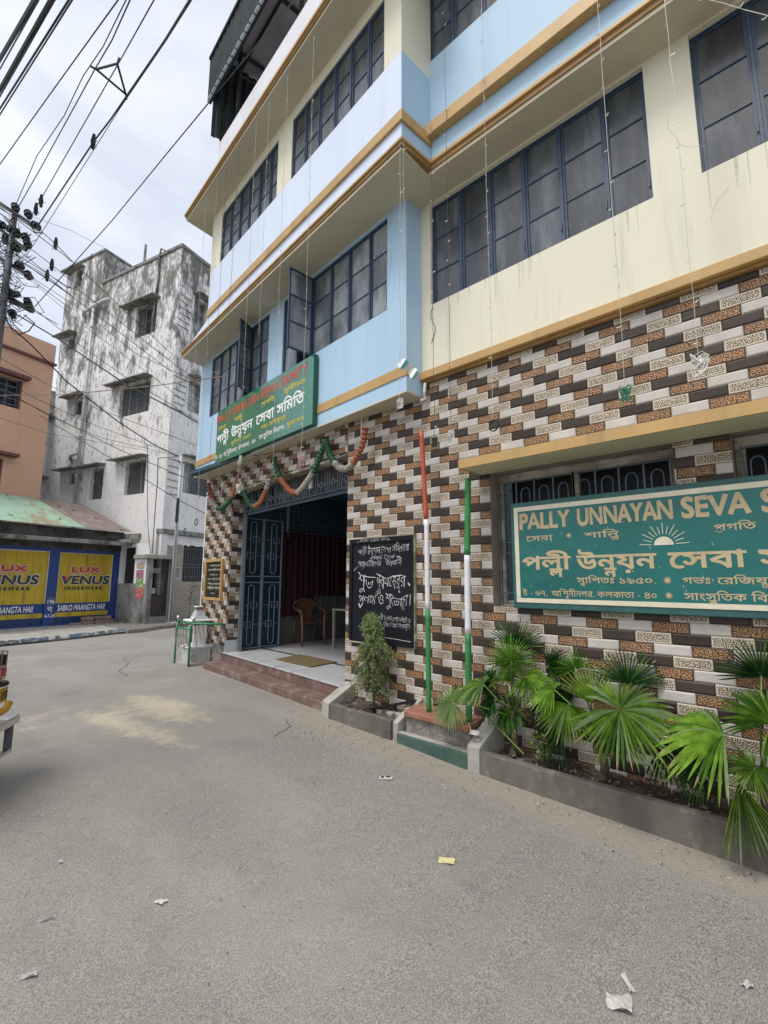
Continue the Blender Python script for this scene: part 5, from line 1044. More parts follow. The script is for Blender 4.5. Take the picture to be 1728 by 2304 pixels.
palm('broad bright fan palm in the middle of the long planter, with the largest round leaf', -.17, -1.585, .15, .30, [
    ((-.40, -1.36, .75), (-.45, .1, .95), (-.2, .9, .05), .20, 200, .5, 'leaf_mid'), ((-.44, -1.47, .68), (-.8, .0, .5), (-.1, .1, -1), .27, 180, .15, 'leaf_bright'), ((-.22, -1.55, .66), (-.75, -.2, .3), (-.05, .30, 1), .28, 105, .0, 'leaf_bright'),
    ((-.43, -1.66, .60), (-.75, -.1, .6), (-.1, .1, .6), .11, 300, .3, 'leaf_bright'), ((-.44, -1.80, .70), (-.62, -.22, .72), (-.1, -.85, .10), .36, 320, .30, 'leaf_bright'), ((-.12, -1.76, .80), (-.8, -.3, .1), (0, -.1, 1), .27, 170, .05, 'leaf_dark'),
    ((-.22, -2.0, .52), (-.7, -.1, .6), (-.1, -1, -.5), .30, 190, .3, 'leaf_dark'), ((-.14, -1.36, .56), (-.6, .1, .6), (0, .6, -.4), .2, 200, .3, 'leaf_dark'), ((-.14, -1.72, .48), (-.6, 0, .5), (0, -.2, -1), .2, 180, .2, 'leaf_dark'), ((-.12, -1.40, .86), (-.8, -.1, .3), (0, .4, .8), .18, 200, .2, 'leaf_mid')], .022)
palm('fan palm at the right edge, one big leaf drooping over the planter wall', -.17, -2.46, .15, .28, [
    ((-.45, -2.34, .67), (-.48, .0, .88), (-.30, .85, .20), .36, 175, .5, 'leaf_bright'), ((-.32, -2.54, .74), (-.70, -.3, .6), (0, -.5, .6), .29, 320, .3, 'leaf_mid'), ((-.44, -2.46, .52), (-.8, -.2, .5), (0, .4, -.6), .15, 310, .3, 'leaf_bright'),
    ((-.46, -2.385, .44), (-.85, -.15, .3), (-.05, -.22, -1), .38, 62, .02, 'leaf_bright'), ((-.14, -2.16, .50), (-.7, 0, .5), (0, .6, -.6), .22, 190, .3, 'leaf_dark'), ((-.12, -2.5, .95), (-.8, -.2, .2), (0, 0, 1), .26, 200, .1, 'leaf_dark'), ((-.3, -2.75, .6), (-.7, -.3, .5), (0, -1, .1), .25, 200, .3, 'leaf_mid')], .022)
palm('fan palm just beyond the right edge of the photo', -.17, -3.2, .15, .3, [((-.35, -3.1, .8), (-.8, -.2, .4), (0, .6, .6), .3, 300, .2, 'leaf_mid'), ((-.3, -3.3, .7), (-.7, -.2, .6), (0, -.8, .2), .28, 250, .3, 'leaf_mid'), ((-.2, -3.15, .95), (-.8, 0, .2), (0, 0, 1), .26, 200, .1, 'leaf_dark')])
def bush(name, lab, c, h, r, n, l, m, group=None, lift=0.):
    t = thing(name, lab, 'plant', c, group); c = Vector(c); mb = MB(); tips = []
    for i in range(7):
        a = i*2.4; q = c+Vector((math.cos(a)*r*.8, math.sin(a)*r*.8, h*random.uniform(.6, 1))); mb.tube([c, (c+q)/2+Vector((0, 0, h*.12)), q], [.005, .004, .002], 4, 'stem'); tips.append(q)
    mb.build('stem', parent=t); mb = MB()
    for i in range(n):
        q = random.choice(tips); q = q+(c-q)*random.random()**1.5*.75+Vector((random.gauss(0, r*.22), random.gauss(0, r*.22), random.gauss(0, h*.07)))
        d = Vector((random.gauss(0, 1), random.gauss(0, 1), random.gauss(.1, .6))).normalized()*l*random.uniform(.6, 1.2); w = d.cross(Vector((random.random(), random.random(), 1))).normalized()*l*.28
        mb.poly([q, q+d*.5+w, q+d, q+d*.5-w], m)
    f = mb.build('foliage', parent=t); f['kind'] = 'stuff'; return t
bush('small_shrub', 'small leafy green shrub growing between the first two palms', (-.22, -1.20, .15), .30, .12, 150, .035, 'leaf_bright')
# conifer
CF = thing('young_conifer', 'young drooping conifer growing in the short planter in front of the blackboard', 'tree', (-.19, .60, .22))
random.seed(15); mb = MB(); mb.tube([(-.19, .60, .20), (-.185, .605, .5), (-.19, .61, .8), (-.185, .62, 1.10)], [.014, .012, .008, .003], 7, 'stem'); mb.build('trunk', parent=CF)
mb = MB(); mbb = MB()
for i in range(330):
    f = random.random()**.85; z = .40+f*.76; R0 = .27*(1-f*.92)**.5*(.6+.4*min(1, f*4)); a_ = random.uniform(0, 6.283); R0 *= 1+.22*math.sin(f*13+1.0)+.16*math.sin(a_*2+f*9); a = a_; b0 = Vector((-.19+.02*math.sin(f*6), .605+.035*math.sin(f*7), z)); out = Vector((math.cos(a), math.sin(a)*1.15, 0)); rr = R0*random.uniform(.35, 1.08)
    tip = b0+out*rr+Vector((0, 0, -.05-.06*random.random())); root = b0+out*rr*.2+Vector((0, 0, .03)); mbb.tube([root, (root+tip)/2+Vector((0, 0, .02)), tip], .0018, 3, 'stem', cap=False)
    m = 'conifer' if rr > R0*.55 or f > .7 else 'conifer_dark'
    for j in range(24):
        t = random.random(); q = root.lerp(tip, t)+Vector((random.gauss(0, .012), random.gauss(0, .012), random.gauss(0, .010)+.02*t*(1-t)*4)); d = (out*random.uniform(.1, .8)+Vector((random.gauss(0, .5), random.gauss(0, .5), -.55+random.gauss(0, .4)))).normalized()*random.uniform(.018, .040)
        w = d.cross(Vector((random.gauss(0, 1), random.gauss(0, 1), random.gauss(0, 1)))).normalized()*.0032; mb.poly([q-w, q+w, q+d+w*.3, q+d-w*.3], m)
f = mb.build('foliage', parent=CF); f['kind'] = 'stuff'; b = mbb.build('branches', parent=CF); b['kind'] = 'stuff'
# ================================================================== memorial stone and railing at the corner
MM = thing('memorial_stone', 'small tiered white marble memorial with a stupa-like top behind the green railing', 'memorial', (.23, 5.26, .08))
F = Frame(.23, 5.26, 88, 1)
def tier(nm, a, z0, z1, a2=None, m='marble', par=MM, bev=.004):
    a2 = a if a2 is None else a2; mb = MB(); mb.hexa([F.p(x*a, y*a, z0) for x, y in ((-1, -1), (1, -1), (1, 1), (-1, 1))]+[F.p(x*a2, y*a2, z1) for x, y in ((-1, -1), (1, -1), (1, 1), (-1, 1))]); return mb.build(nm, m, par, bevel=bev)
tier('plinth', .23, .04, .125, m='concrete_light'); tier('base_block', .175, .1255, .36, m='marble'); tier('ledge', .19, .3605, .40, m='letter_white'); u = tier('shaft', .115, .4005, .74, m='letter_white'); tier('neck', .125, .7405, .80, m='marble_dark'); tier('cap_plate', .185, .8005, .83, m='letter_white'); tier('roof_tier', .105, .8305, .90, .085, 'marble'); tier('roof_tier', .080, .9005, .95, .068, 'marble'); tier('roof_tier', .062, .9505, .985, .056, 'marble'); tier('top_block', .058, .9855, 1.035, .058, 'grey_trim'); tier('top_block', .062, 1.0355, 1.055, .062, 'letter_white')
mb = MB(); mb.fprism(F, [(-.075, .45), (.075, .45), (.075, .66), (.05, .71), (-.05, .71), (-.075, .66)], .1152, .118, 'marble_dark'); mb.fprism(F, [(-.04, .47), (.04, .47), (.05, .56), (.02, .64), (-.02, .64), (-.05, .56)], .1182, .128, 'letter_yellow'); mb.build('relief_panel', parent=u)
FL_ = Frame(*F.p(-.0, .0, 0)[:2], 178, -1)
mb = MB(); mb.tube([Vector((F.p(.116, 0, 0).x+.04*math.cos(R(a)), F.p(.1165, 0, 0).y, .57+.07*math.sin(R(a)))) for a in range(0, 360, 30)], .004, 5, 'marble_dark', closed=True); mb.build('carved_ring', parent=u)
RL = thing('green_railing', 'bright green pipe railing with steel finials and hanging chains at the road corner', 'railing', (0, 5.3, .08))
mb = MB(); mb.tube([(.015, 5.60, .06), (.015, 5.60, .68), (.03, 5.62, .74), (.09, 5.66, .775), (.40, 5.72, .79)], .0165, 8, 'green_bright'); mb.build('rail', parent=RL, smooth=True)
mb = MB(); mb.tube([(-.01, 5.02, .07), (-.01, 5.02, .68), (.0, 5.02, .74), (.03, 5.00, .775), (.08, 4.97, .78), (.30, 4.55, .785)], .0185, 8, 'green_bright'); mb.build('rail', parent=RL, smooth=True)
mb = MB(); mb.tube([(-.01, 5.02, .685), (.015, 5.60, .685)], .0165, 8, 'green_bright'); mb.tube([(.03, 5.00, .777), (.09, 5.66, .777)], .013, 8, 'green_bright'); mb.build('rail', parent=RL, smooth=True)
for x, y in ((.045, 5.63), (.03, 5.02)): mb = MB(); mb.lathe((x, y, .78), [(.012, 0), (.014, .03), (.024, .045), (.030, .07), (.024, .095), (.004, .103)], 10, 'steel'); mb.build('finial', parent=RL, smooth=True)
def chain(pa, pb, sag, nm='chain'):
    pa, pb = V(pa), V(pb); n = 26; mb = MB(); prev = None
    for i in range(n+1):
        t = i/n; q = pa.lerp(pb, t); q.z -= sag*4*t*(1-t); q += V((random.uniform(-.004, .004), random.uniform(-.004, .004), 0))
        if prev is not None:
            d = (q-prev); s_ = d.cross(V((0, 0, 1)) if i % 2 else V((1, 0, 0))).normalized()*.008; mb.tube([prev-d*.15, prev+d*.5+s_, q+d*.15, prev+d*.5-s_], .0045, 4, 'chain_metal', closed=True)
        prev = q
    c = mb.build(nm, parent=RL); c['kind'] = 'stuff'
for k in range(5): y = 5.08+.11*k; chain((0.0, y, .67), (0.0, y+.09, .66), .26+.05*(k % 2))
chain((.09, 4.95, .77), (.19, 4.75, .77), .28); chain((.13, 4.87, .77), (.30, 4.57, .77), .50); chain((.05, 5.0, .77), (.22, 4.70, .77), .60); chain((.28, 4.58, .77), (.30, 4.55, .77), .12)
# potted plants
for x, y, h, lab in ((.37, 5.9, .5, 'dry twiggy plant with a few leaves beside the pier'), ):
    t = thing('dry_plant', lab, 'plant', (x, y, .1)); mb = MB(); c = V((x, y, .1))
    mb.tube([c, c+V((0, 0, .9)), c+V((.02, .03, 1.25))], [.008, .006, .003], 5, 'stem')
    for i in range(26): a = random.uniform(0, 6.28); q = c+V((.0, .01, random.uniform(.9, 1.3))); e_ = q+V((math.cos(a)*.25, math.sin(a)*.25, random.uniform(0, .25))); mb.tube([q, (q+e_)/2+V((0, 0, random.uniform(-.04, .04))), e_], [.004, .003, .0015], 4, 'stem')
    mb.build('branches', parent=t)
# ================================================================== litter on the road
def scrap(x, y, w, l, a, m, lab, nm='paper_scrap', curl=.012, cat='litter', rag=.25):
    mb = MB(); n = 5; G = []
    for j in range(n+1):
        for i in range(n+1):
            u, v = i/n-.5, j/n-.5; px = u*w*(1+random.uniform(-rag, rag)*.5); py = v*l*(1+random.uniform(-rag, rag)*.5); G.append((x+px*math.cos(a)-py*math.sin(a), y+px*math.sin(a)+py*math.cos(a), zg(y)+.004+curl*(.5+.5*math.sin(u*7+v*5))*random.uniform(.7, 1.2)))
    for j in range(n):
        for i in range(n): k = j*(n+1)+i; mb.poly([G[k], G[k+1], G[k+n+2], G[k+n+1]], m)
    return tag(mb.build(nm), lab, cat)
random.seed(9)
scrap(-1.488, -1.204, .055, .085, .5, 'paper_yellow', 'small pale yellow paper scrap lying on the asphalt in the centre foreground', curl=.004, rag=.05)
scrap(-1.637, -2.141, .022, .085, -.9, 'paper', 'torn white strip of paper on the road at the lower right', curl=.008); scrap(-1.76, -2.15, .065, .085, .3, 'paper', 'crumpled dirty white paper on the road, lower right below the torn strip', curl=.022)
scrap(-1.334, -2.473, .025, .035, .9, 'paper', 'small white chip of paper near the right edge of the road'); scrap(-2.687, -.465, .03, .045, .2, 'paper', 'white splayed feather-like scrap on the left part of the road', curl=.008, rag=.9); scrap(-3.078, -.244, .008, .06, 1.2, 'paper', 'thin pale sliver on the road left of the feather-like scrap'); scrap(-3.19, -.524, .02, .05, 1.0, 'paper', 'faded paper scrap near the left edge of the road'); scrap(-2.936, .156, .01, .02, .3, 'paper', 'tiny white chip on the left side of the road')
PK = thing('flat_packet', 'flattened white and black packet lying on the road before the poles', 'litter', (-.983, -.296, .05))
for a, b, m in ((-.05, .05, 'paper'),): mb = MB(); mb.box(Frame(-.983, -.296, -50, -1, zg(-.3)), a, b, -.025, .025, .003, .012, m); mb.build('packet_body', parent=PK, bevel=.003)
mb = MB(); fp = Frame(-.983, -.296, -50, -1, zg(-.3)); mb.box(fp, -.035, -.015, -.018, .015, .0121, .013, 'board_black'); mb.box(fp, .0, .035, -.02, .0, .0121, .013, 'board_black'); mb.build('packet_print', parent=PK)
mb = MB(); random.seed(17)
for i in range(1500):
    y = random.uniform(-2.6, 1.6); x = -.40-abs(random.gauss(0, .22)) if random.random() < .42 else random.uniform(-3.4, -.4)
    if random.random() < .25: y = random.uniform(.2, 1.1); x = random.uniform(-1.3, -.5)
    a = random.uniform(0, 6.3); l = random.uniform(.003, .014)*(1 if x > -.9 else .6); d = V((math.cos(a)*l, math.sin(a)*l, 0)); n_ = V((-d.y, d.x, 0))*random.uniform(.15, .45); c = V((x, y, zg(y)+.005+random.random()*.004)); mb.poly([c-d, c+n_, c+d+V((0, 0, .004)), c-n_], random.choice(('stem', 'soil', 'sign_cream', 'brick_old', 'stem', 'concrete_light', 'concrete')))
tag(mb.build('road_debris'), 'dry leaf crumbs and grit scattered along the planters', 'debris', kind='stuff')
# ================================================================== grey weathered house
GH = thing('weathered_house', 'tall unpainted house with blackened whitewash, drain pipes and barred windows behind the road bend', 'building', (2.75, 13.3, .1))
BP = []
def hood(F, s0, s1, z, par, d=.36, t=.07): mb = MB(); mb.hexa([F.p(s0, .001, z), F.p(s1, .001, z), F.p(s1, d, z-.03), F.p(s0, d, z-.03), F.p(s0, .001, z+t), F.p(s1, .001, z+t), F.p(s1, d, z-.03+t*.8), F.p(s0, d, z-.03+t*.8)]); mb.build('window_hood', 'grey_trim', par, bevel=.01)
def barred(F, s0, s1, z0, z1, par, openpart=None, n=-.12, shut='shutter_grey', vert=False):
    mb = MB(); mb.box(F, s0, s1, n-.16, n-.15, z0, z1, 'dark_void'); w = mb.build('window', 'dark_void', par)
    mb = MB(); k = max(1, round((s1-s0)/.42)); st = (s1-s0)/k
    for i in range(k+1): mb.box(F, s0+i*st-.018, s0+i*st+.018, n-.03, n, z0, z1, 'frame_worn')
    mb.box(F, s0, s1, n-.029, n-.001, z1-.035, z1-.001, 'frame_worn'); mb.box(F, s0, s1, n-.029, n-.001, z0+.001, z0+.035, 'frame_worn'); mb.build('window_frame', 'frame_worn', w)
    mb = MB()
    for i in range(k):
        if openpart is not None and i == openpart: continue
        z = z0+.04
        while z < z1-.06: mb.hexa([F.p(s0+i*st+.02, n-.045, z), F.p(s0+(i+1)*st-.02, n-.045, z), F.p(s0+(i+1)*st-.02, n-.018, z+.005), F.p(s0+i*st+.02, n-.018, z+.005), F.p(s0+i*st+.02, n-.045, z+.06), F.p(s0+(i+1)*st-.02, n-.045, z+.06), F.p(s0+(i+1)*st-.02, n-.04, z+.065), F.p(s0+i*st+.02, n-.04, z+.065)]); z += .078
    if mb.v: mb.build('shutter', shut, w)
    mb = MB(); m = int((s1-s0)/.10)
    for i in range(1, m): x = s0+(s1-s0)*i/m; mb.box(F, x-.006, x+.006, n+.02, n+.032, z0, z1)
    for z in (z0+.12, (z0+z1)/2, z1-.12): mb.box(F, s0, s1, n+.014, n+.020, z-.008, z+.008)
    mb.build('window_bars', 'iron_grey', w)
Lw = [(1.17, 2.36, 10.52, 11.79), (1.20, 2.94, 7.50, 8.69), (1.09, 2.21, 4.49, 5.70), (3.52, 4.31, 4.48, 5.66), (5.20, 5.80, 5.20, 5.69), (5.22, 5.90, 8.07, 8.67), (6.37, 6.85, 11.12, 11.61)]
mb = MB(); mb.wall(LF, 0, 4.82, .1, 13.52, -.25, 0, Lw+[(.74, 1.40, 1.385, 2.515)], 'grey_wall'); mb.wall(LF, 4.82, 7.5, .1, 15.05, -.25, 0, Lw+[(6.3, 6.84, 13.95, 14.72)], 'grey_wall')
Rw = [(.71, 1.26, 10.65, 11.95), (.70, 1.30, 7.55, 8.73), (.725, 1.95, 4.55, 5.68)]
mb.wall(RF, 0, 8, 3.06, 13.52, -.25, 0, Rw, 'grey_wall'); mb.box(RF, .26, 8, -.30, -.26, .1, 13.4, 'grey_wall')
TWF = Frame(*LF.p(4.82, 0, 0)[:2], 17, -1); mb.wall(TWF, .0, 3.6, 13.30, 15.05, -.2, .0, [(.75, 1.15, 13.5, 14.6)], 'grey_wall'); mb.build('wall', 'grey_wall', GH)
mb = MB(); mb.wall(RF, .0, 8, .1, 3.02, -.25, -.10, [(1.03, 2.15, 1.445, 2.71)], 'lower_wall'); mb.build('lower_wall', 'lower_wall', GH)
mb = MB(); mb.box(RF, -.03, 8, -.25, .07, 3.04, 3.20); mb.build('ledge', 'grey_trim', GH, bevel=.015)
random.seed(6); mb = MB(); x = .0; P = []
while x < 3: P.append((x, 2.72+random.uniform(-.09, .05))); x += .12
mb.fprism(RF, [(0, 3.03), (3, 3.03)]+P[::-1], -.10, -.07, 'grey_wall'); mb.build('torn_plaster', 'grey_wall', GH)
for a, b, z in ((1.0, 2.95, 11.83), (1.12, 3.5, 8.98-.20), (1.0, 2.85, 5.80), (3.42, 5.0, 5.76), (5.1, 6.45, 5.80), (5.15, 6.5, 8.86), (6.25, 7.5, 11.75)): hood(LF, a, b, z, GH)
for a, b, z in ((.62, 1.5, 12.05), (.62, 1.6, 8.85), (.62, 2.1, 5.85)): hood(RF, a, b, z, GH)
for i, q in enumerate(Lw): barred(LF, *q, GH, openpart={0: 1, 4: 0}.get(i))
for i, q in enumerate(Rw): barred(RF, *q, GH, openpart=0)
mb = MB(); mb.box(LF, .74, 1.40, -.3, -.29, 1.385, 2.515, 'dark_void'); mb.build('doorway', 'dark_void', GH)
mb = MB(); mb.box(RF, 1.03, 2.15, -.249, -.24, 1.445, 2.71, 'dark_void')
mb.build('window', 'dark_void', GH); mb = MB()
for i in range(11): mb.box(RF, 1.04+i*.11, 1.05+i*.11, -.135, -.125, 1.45, 2.70)
for z in (1.60, 1.95, 2.05, 2.6): mb.box(RF, 1.03, 2.15, -.124, -.118, z, z+.012)
mb.build('window_bars', 'iron_grey', GH)
# mossy coping on the parapets
mb = MB(); mb.box(LF, -.04, 4.80, -.28, .05, 13.521, 13.66); mb.box(RF, .0, 8, -.28, .05, 13.5205, 13.659); mb.box(LF, 4.78, 7.55, -.28, .05, 15.051, 15.16); mb.box(TWF, .0, 3.7, -.25, .05, 15.052, 15.159); mb.box(LF, 6.2, 7.5, .0, .30, 14.78, 14.86); mb.build('coping', 'grey_trim', GH, bevel=.02)
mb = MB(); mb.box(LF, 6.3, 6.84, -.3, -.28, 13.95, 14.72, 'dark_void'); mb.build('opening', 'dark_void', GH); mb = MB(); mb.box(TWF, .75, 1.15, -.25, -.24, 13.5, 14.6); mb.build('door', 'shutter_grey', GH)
# cracks of old rebar lines on right face (horizontal plaster joints)
mb = MB()
for z0 in (11.7, 8.6, 5.6):
    for k in range(6): mb.box(RF, .05, .62-.02*k, .001, .022, z0-.24*k, z0-.24*k+.022)
mb.build('plaster_joint', 'grey_trim', GH)
mb = MB(); mb.tube([LF.p(5.02, .12, 2.9), LF.p(5.02, .12, 13.05)], .062, 8, 'pvc')
for z in (3.6, 5.4, 7.0, 8.6, 10.2, 11.6, 12.7): mb.tube([LF.p(5.02, .12, z), LF.p(5.02, .12, z+.12)], .08, 8, 'pvc')
mb.tube([LF.p(5.75, .05, 12.30), LF.p(5.70, .14, 12.48), LF.p(4.30, .14, 12.60), LF.p(4.15, .03, 12.66)], .075, 8, 'pvc'); mb.tube([LF.p(5.05, .13, 8.95), LF.p(5.6, .12, 8.85), LF.p(5.75, .03, 8.75)], .06, 8, 'pvc'); mb.tube([LF.p(5.0, .13, 6.4), LF.p(5.6, .12, 6.35), LF.p(5.75, .03, 6.2)], .06, 8, 'pvc')
mb.build('drain_pipe', parent=GH, smooth=True)
mb = MB(); mb.tube([LF.p(1.35, .02, 11.0), LF.p(1.18, .04, 12.6), LF.p(1.2, .05, 13.5), LF.p(1.1, .06, 13.82), LF.p(.95, .02, 13.7)], .035, 6, 'grey_trim'); mb.build('overflow_pipe', parent=GH)
mb = MB(); mb.tube([LF.p(2.3, -.1, 13.6), LF.p(2.3, -.1, 14.5)], .05, 6, 'grey_trim'); mb.tube([LF.p(2.33, -.1, 14.0), LF.p(2.2, -.1, 13.7)], .02, 4, 'grey_trim'); mb.tube([LF.p(6.0, -.1, 15.1), LF.p(6.0, -.1, 15.4)], .02, 4, 'grey_trim'); mb.build('roof_stub', parent=GH)
mb = MB(); mb.box(LF, 7.4, 7.5, -8, -.25, 2, 15); mb.build('rear_wall', 'grey_wall', GH)
# low damp wall between shop and meter room, meter room
MR = thing('meter_room', 'small damp stained meter cabin with a barred door below the grey house', 'cabin', (2.6, 13, .15))
ML = Frame(2.25, 12.8, 105, 1)
mb = MB(); mb.wall(MF, -.03, .80, .14, 2.17, -.12, 0, [(.125, .715, .35, 2.155)], 'damp_wall'); mb.wall(ML, .0005, 1.60, .14, 1.383, -.12, 0, [], 'damp_wall'); mb.wall(ML, .0005, 1.60, 1.3835, 2.675, -.12, -.001, [(.745, 1.385, 1.384, 2.55)], 'grey_wall'); mb.box(ML, .70, 1.55, -.145, -.125, 1.2, 2.67, 'dark_void'); mb.box(MF, .68, .80, -.7, -.121, .14, 2.17, 'damp_wall'); mb.build('wall', 'damp_wall', MR)
mb = MB(); mb.box(MF, -.10, .86, -.75, .06, 2.1705, 2.30); mb.build('roof_slab', 'concrete_light', MR, bevel=.012)
mb = MB(); mb.box(MF, .1, .76, .001, .05, .14, .335); mb.build('door_step', 'concrete', MR, bevel=.01)
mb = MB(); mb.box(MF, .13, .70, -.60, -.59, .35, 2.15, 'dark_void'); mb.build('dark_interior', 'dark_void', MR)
mb = MB(); mb.box(MF, .135, .69, -.10, -.09, .36, 1.02, 'rust_door')
for i in range(12): mb.box(MF, .135, .69, -.10, -.092, 1.08+i*.09, 1.09+i*.09, 'rust_door')
mb.box(MF, .60, .705, -.09, -.06, .36, 2.14, 'rust_door'); mb.build('barred_door', 'rust_door', MR)
for i in range(3): mb = MB(); mb.box(MF, .24+i*.09, .30+i*.09, -.3, -.2, 1.72, 1.88, 'paper'); mb.build('meter_box', 'pvc', MR)
mb = MB(); mb.box(MF, .24, .38, -.3, -.2, 1.06, 1.24, 'sign_cream'); mb.box(MF, .24, .42, -.3, -.2, .98, 1.01, 'concrete_light'); mb.build('fuse_box', parent=MR)
mb = MB(); mb.box(ML, .72, 1.42, -.10, .22, 2.68, 2.80); mb.box(ML, .68, 1.44, -.12, -.001, 2.801, 3.0, 'grey_trim'); mb.build('door_hood', 'grey_trim', GH, bevel=.01)
for lab, s0, s1, z0, z1, m in (('small torn brown bill, the uppermost on the meter cabin', .25, .63, 1.86, 2.06, 'poster_a'), ('blue poster with a red patch under the topmost bill', .26, .62, 1.56, 1.82, 'poster_b'), ('green poster with an orange figure, third from the top', .25, .60, 1.26, 1.5595, 'poster_c'), ('red torn poster, the lowest on the meter cabin', .22, .60, .93, 1.24, 'poster_d')):
    mb = MB(); mb.fprism(ML, [(s0, z0), ((s0+s1)/2, z0-.02), (s1, z0+.01), (s1+.01, z1-.02), (s0+.01, z1)], .002, .006, m); tag(mb.build('poster'), lab, 'poster', 'bills pasted on the meter cabin wall')
NB = thing('notice_board', 'small white printed notice on the beige wall beside the slim pole', 'notice', tuple(RF.p(.83, -.09, 1.7)))
mb = MB(); mb.box(RF, .70, .96, -.0995, -.092, 1.54, 1.95, 'paper'); mb.build('notice_sheet', parent=NB)
mb = MB()
for i in range(7): mb.box(RF, .73, .93-.04*(i % 2), -.0918, -.091, 1.88-i*.045, 1.90-i*.045, 'board_black')
mb.build('print', parent=NB)
# brown back wall lines + pot plants on the ledge
bush('potted_plant', 'leafy green plant in a black pot by the beige wall', tuple(RF.p(1.35, .55, .2)), .55, .24, 160, .09, 'leaf_mid'); mb = MB(); mb.lathe(RF.p(1.35, .55, .14), [(.10, 0), (.14, .14), (.15, .16)], 10, 'terracotta'); mb.lathe(RF.p(1.75, .45, .14), [(.10, 0), (.14, .14), (.15, .16)], 10, 'terracotta'); tag(mb.build('plant_pot'), 'dark plant pots standing by the beige wall', 'pot')
bush('weed', 'weeds growing from the broken pavement edge', (3.0, 12.0, .12), .22, .25, 130, .06, 'leaf_dark')
mb = MB(); mb.box(RF, .0, 6, -.1, 1.2, .05, .17); tag(mb.build('side_pavement', 'concrete_light', bevel=.02), kind='structure')
PO = thing('slim_pole', 'slim galvanised pole in front of the beige wall with service wires at its top', 'pole', (3.07, 12.97, .1)); mb = MB(); mb.tube([(3.07, 12.90, .1), (3.06, 12.90, 3.0), (3.05, 12.9, 5.68)], [.062, .055, .045], 10, 'pole_galv'); mb.build('shaft', parent=PO, smooth=True)
mb = MB(); mb.box(Frame(3.06, 12.90, 12, -1), -.10, .10, -.03, .03, 5.45, 5.49, 'pole_steel'); mb.tube([(3.0, 12.82, 3.4), (3.0, 12.80, 4.2)], .05, 6, 'wire_black'); mb.build('bracket', parent=PO)
mb = MB(); mb.tube([(2.98, 12.86, .15), (2.99, 12.85, 2.0), (3.0, 12.84, 3.6)], .022, 6, 'pvc'); mb.build('service_pipe', parent=PO)
# ================================================================== orange house
OH = thing('orange_house', 'plain orange plastered house with maroon trims behind the tin roof', 'building', (-1, 16.5, 0))
ow = [(-3.0, -.98, 7.05, 8.02), (-3.0, -1.27, 3.5, 5.30)]
mb = MB(); mb.wall(OF, -6, -.09, 3.0, 9.70, -.25, 0, ow, 'orange_wall'); mb.box(OF, -.34, -.0905, -6, -.2505, 3.0, 9.70, 'grey_wall'); mb.build('wall', 'orange_wall', OH)
mb = MB(); mb.box(OF, -6, -.05, .0005, .10, 8.93, 9.02); mb.build('cornice', 'maroon_trim', OH, bevel=.01); mb = MB(); mb.box(OF, -3.2, -.86, .0005, .28, 8.05, 8.17); mb.build('window_hood', 'maroon_trim', OH, bevel=.01); mb = MB(); mb.box(OF, -3.2, -.95, .0005, .32, 5.40, 5.50); mb.build('window_hood', 'maroon_trim', OH, bevel=.01)
for q in ow:
    mb = MB(); mb.box(OF, q[0], q[1], -.24, -.23, q[2], q[3], 'dark_void'); w = mb.build('window', 'dark_void', OH)
    mb = MB(); mb.box(OF, q[1]-.05, q[1], -.2, .005, q[2], q[3], 'maroon_trim')
    for k in range(6): mb.box(OF, q[1]-.12-.3*k, q[1]-.08-.3*k, -.12, -.10, q[2], q[3], 'iron_blue')
    for k in range(5): mb.box(OF, q[0], q[1]-.05, -.09, -.08, q[2]+.1+.2*k, q[2]+.12+.2*k, 'iron_grey')
    mb.build('window_bars', 'iron_blue', w)
mb = MB(); mb.box(OF, -6, -.1, -6, -5.9, 3, 9.6); mb.build('rear_wall', 'orange_wall', OH)
BG = thing('far_house', 'narrow dingy house glimpsed between the orange house and the grey one', 'building', (.9, 20, 0))
FF = Frame(.1, 20.4, 14, -1)
mb = MB(); mb.wall(FF, -1.5, 1.2, 2, 9.3, -.3, 0, [(.1, .55, 6.4, 7.6)], 'grey_wall'); mb.build('wall', 'grey_wall', BG); mb = MB(); mb.box(FF, .1, .55, -.25, -.2, 6.4, 7.6, 'dark_void'); mb.build('window', parent=BG)
for z_, t_ in ((8.2, .3), (5.6, .3), (9.301, .08)): mb = MB(); mb.box(FF, -1.5, 1.2, .001, t_, z_, z_+.1, 'grey_trim'); mb.build('ledge', parent=BG)
# ================================================================== shop row
SP = thing('painted_shop', 'low sooty shop row with painted blue and yellow doors under a tin roof', 'building', (0, 13.7, .1))
doors = [(1.265, 2.83, .20, 2.305), (-.62, .985, .20, 2.325), (-2.6, -.95, .20, 2.325)]
mb = MB(); mb.wall(SF, -4.5, 3.15, .08, 2.42, -.22, 0, doors, 'shop_blue'); mb.build('wall', 'shop_blue', SP)
mb = MB(); mb.wall(SF, -4.5, 3.12, 2.421, 3.06, -.20, .02, [], 'sooty_wall'); mb.build('upper_wall', 'sooty_wall', SP)
mb = MB(); mb.box(SF, -4.5, 3.45, -.0, .52, 2.60, 2.68); mb.build('awning_slab', 'concrete', SP, bevel=.012); mb = MB(); mb.box(SF, -4.5, 3.46, .521, .56, 2.585, 2.70); mb.build('awning_edge', 'grey_trim', SP, bevel=.01)
mb = MB(); mb.box(SF, -4.5, 3.2, .0, .45, .10, .16); mb.build('shop_plinth', 'concrete_light', SP, bevel=.01)
DZ = [(.20, .40, 'shop_blue_door'), (.4005, .53, 'shop_yellow'), (.5305, .80, 'shop_blue'), (.8005, 2.30, 'shop_yellow')]
random.seed(31)
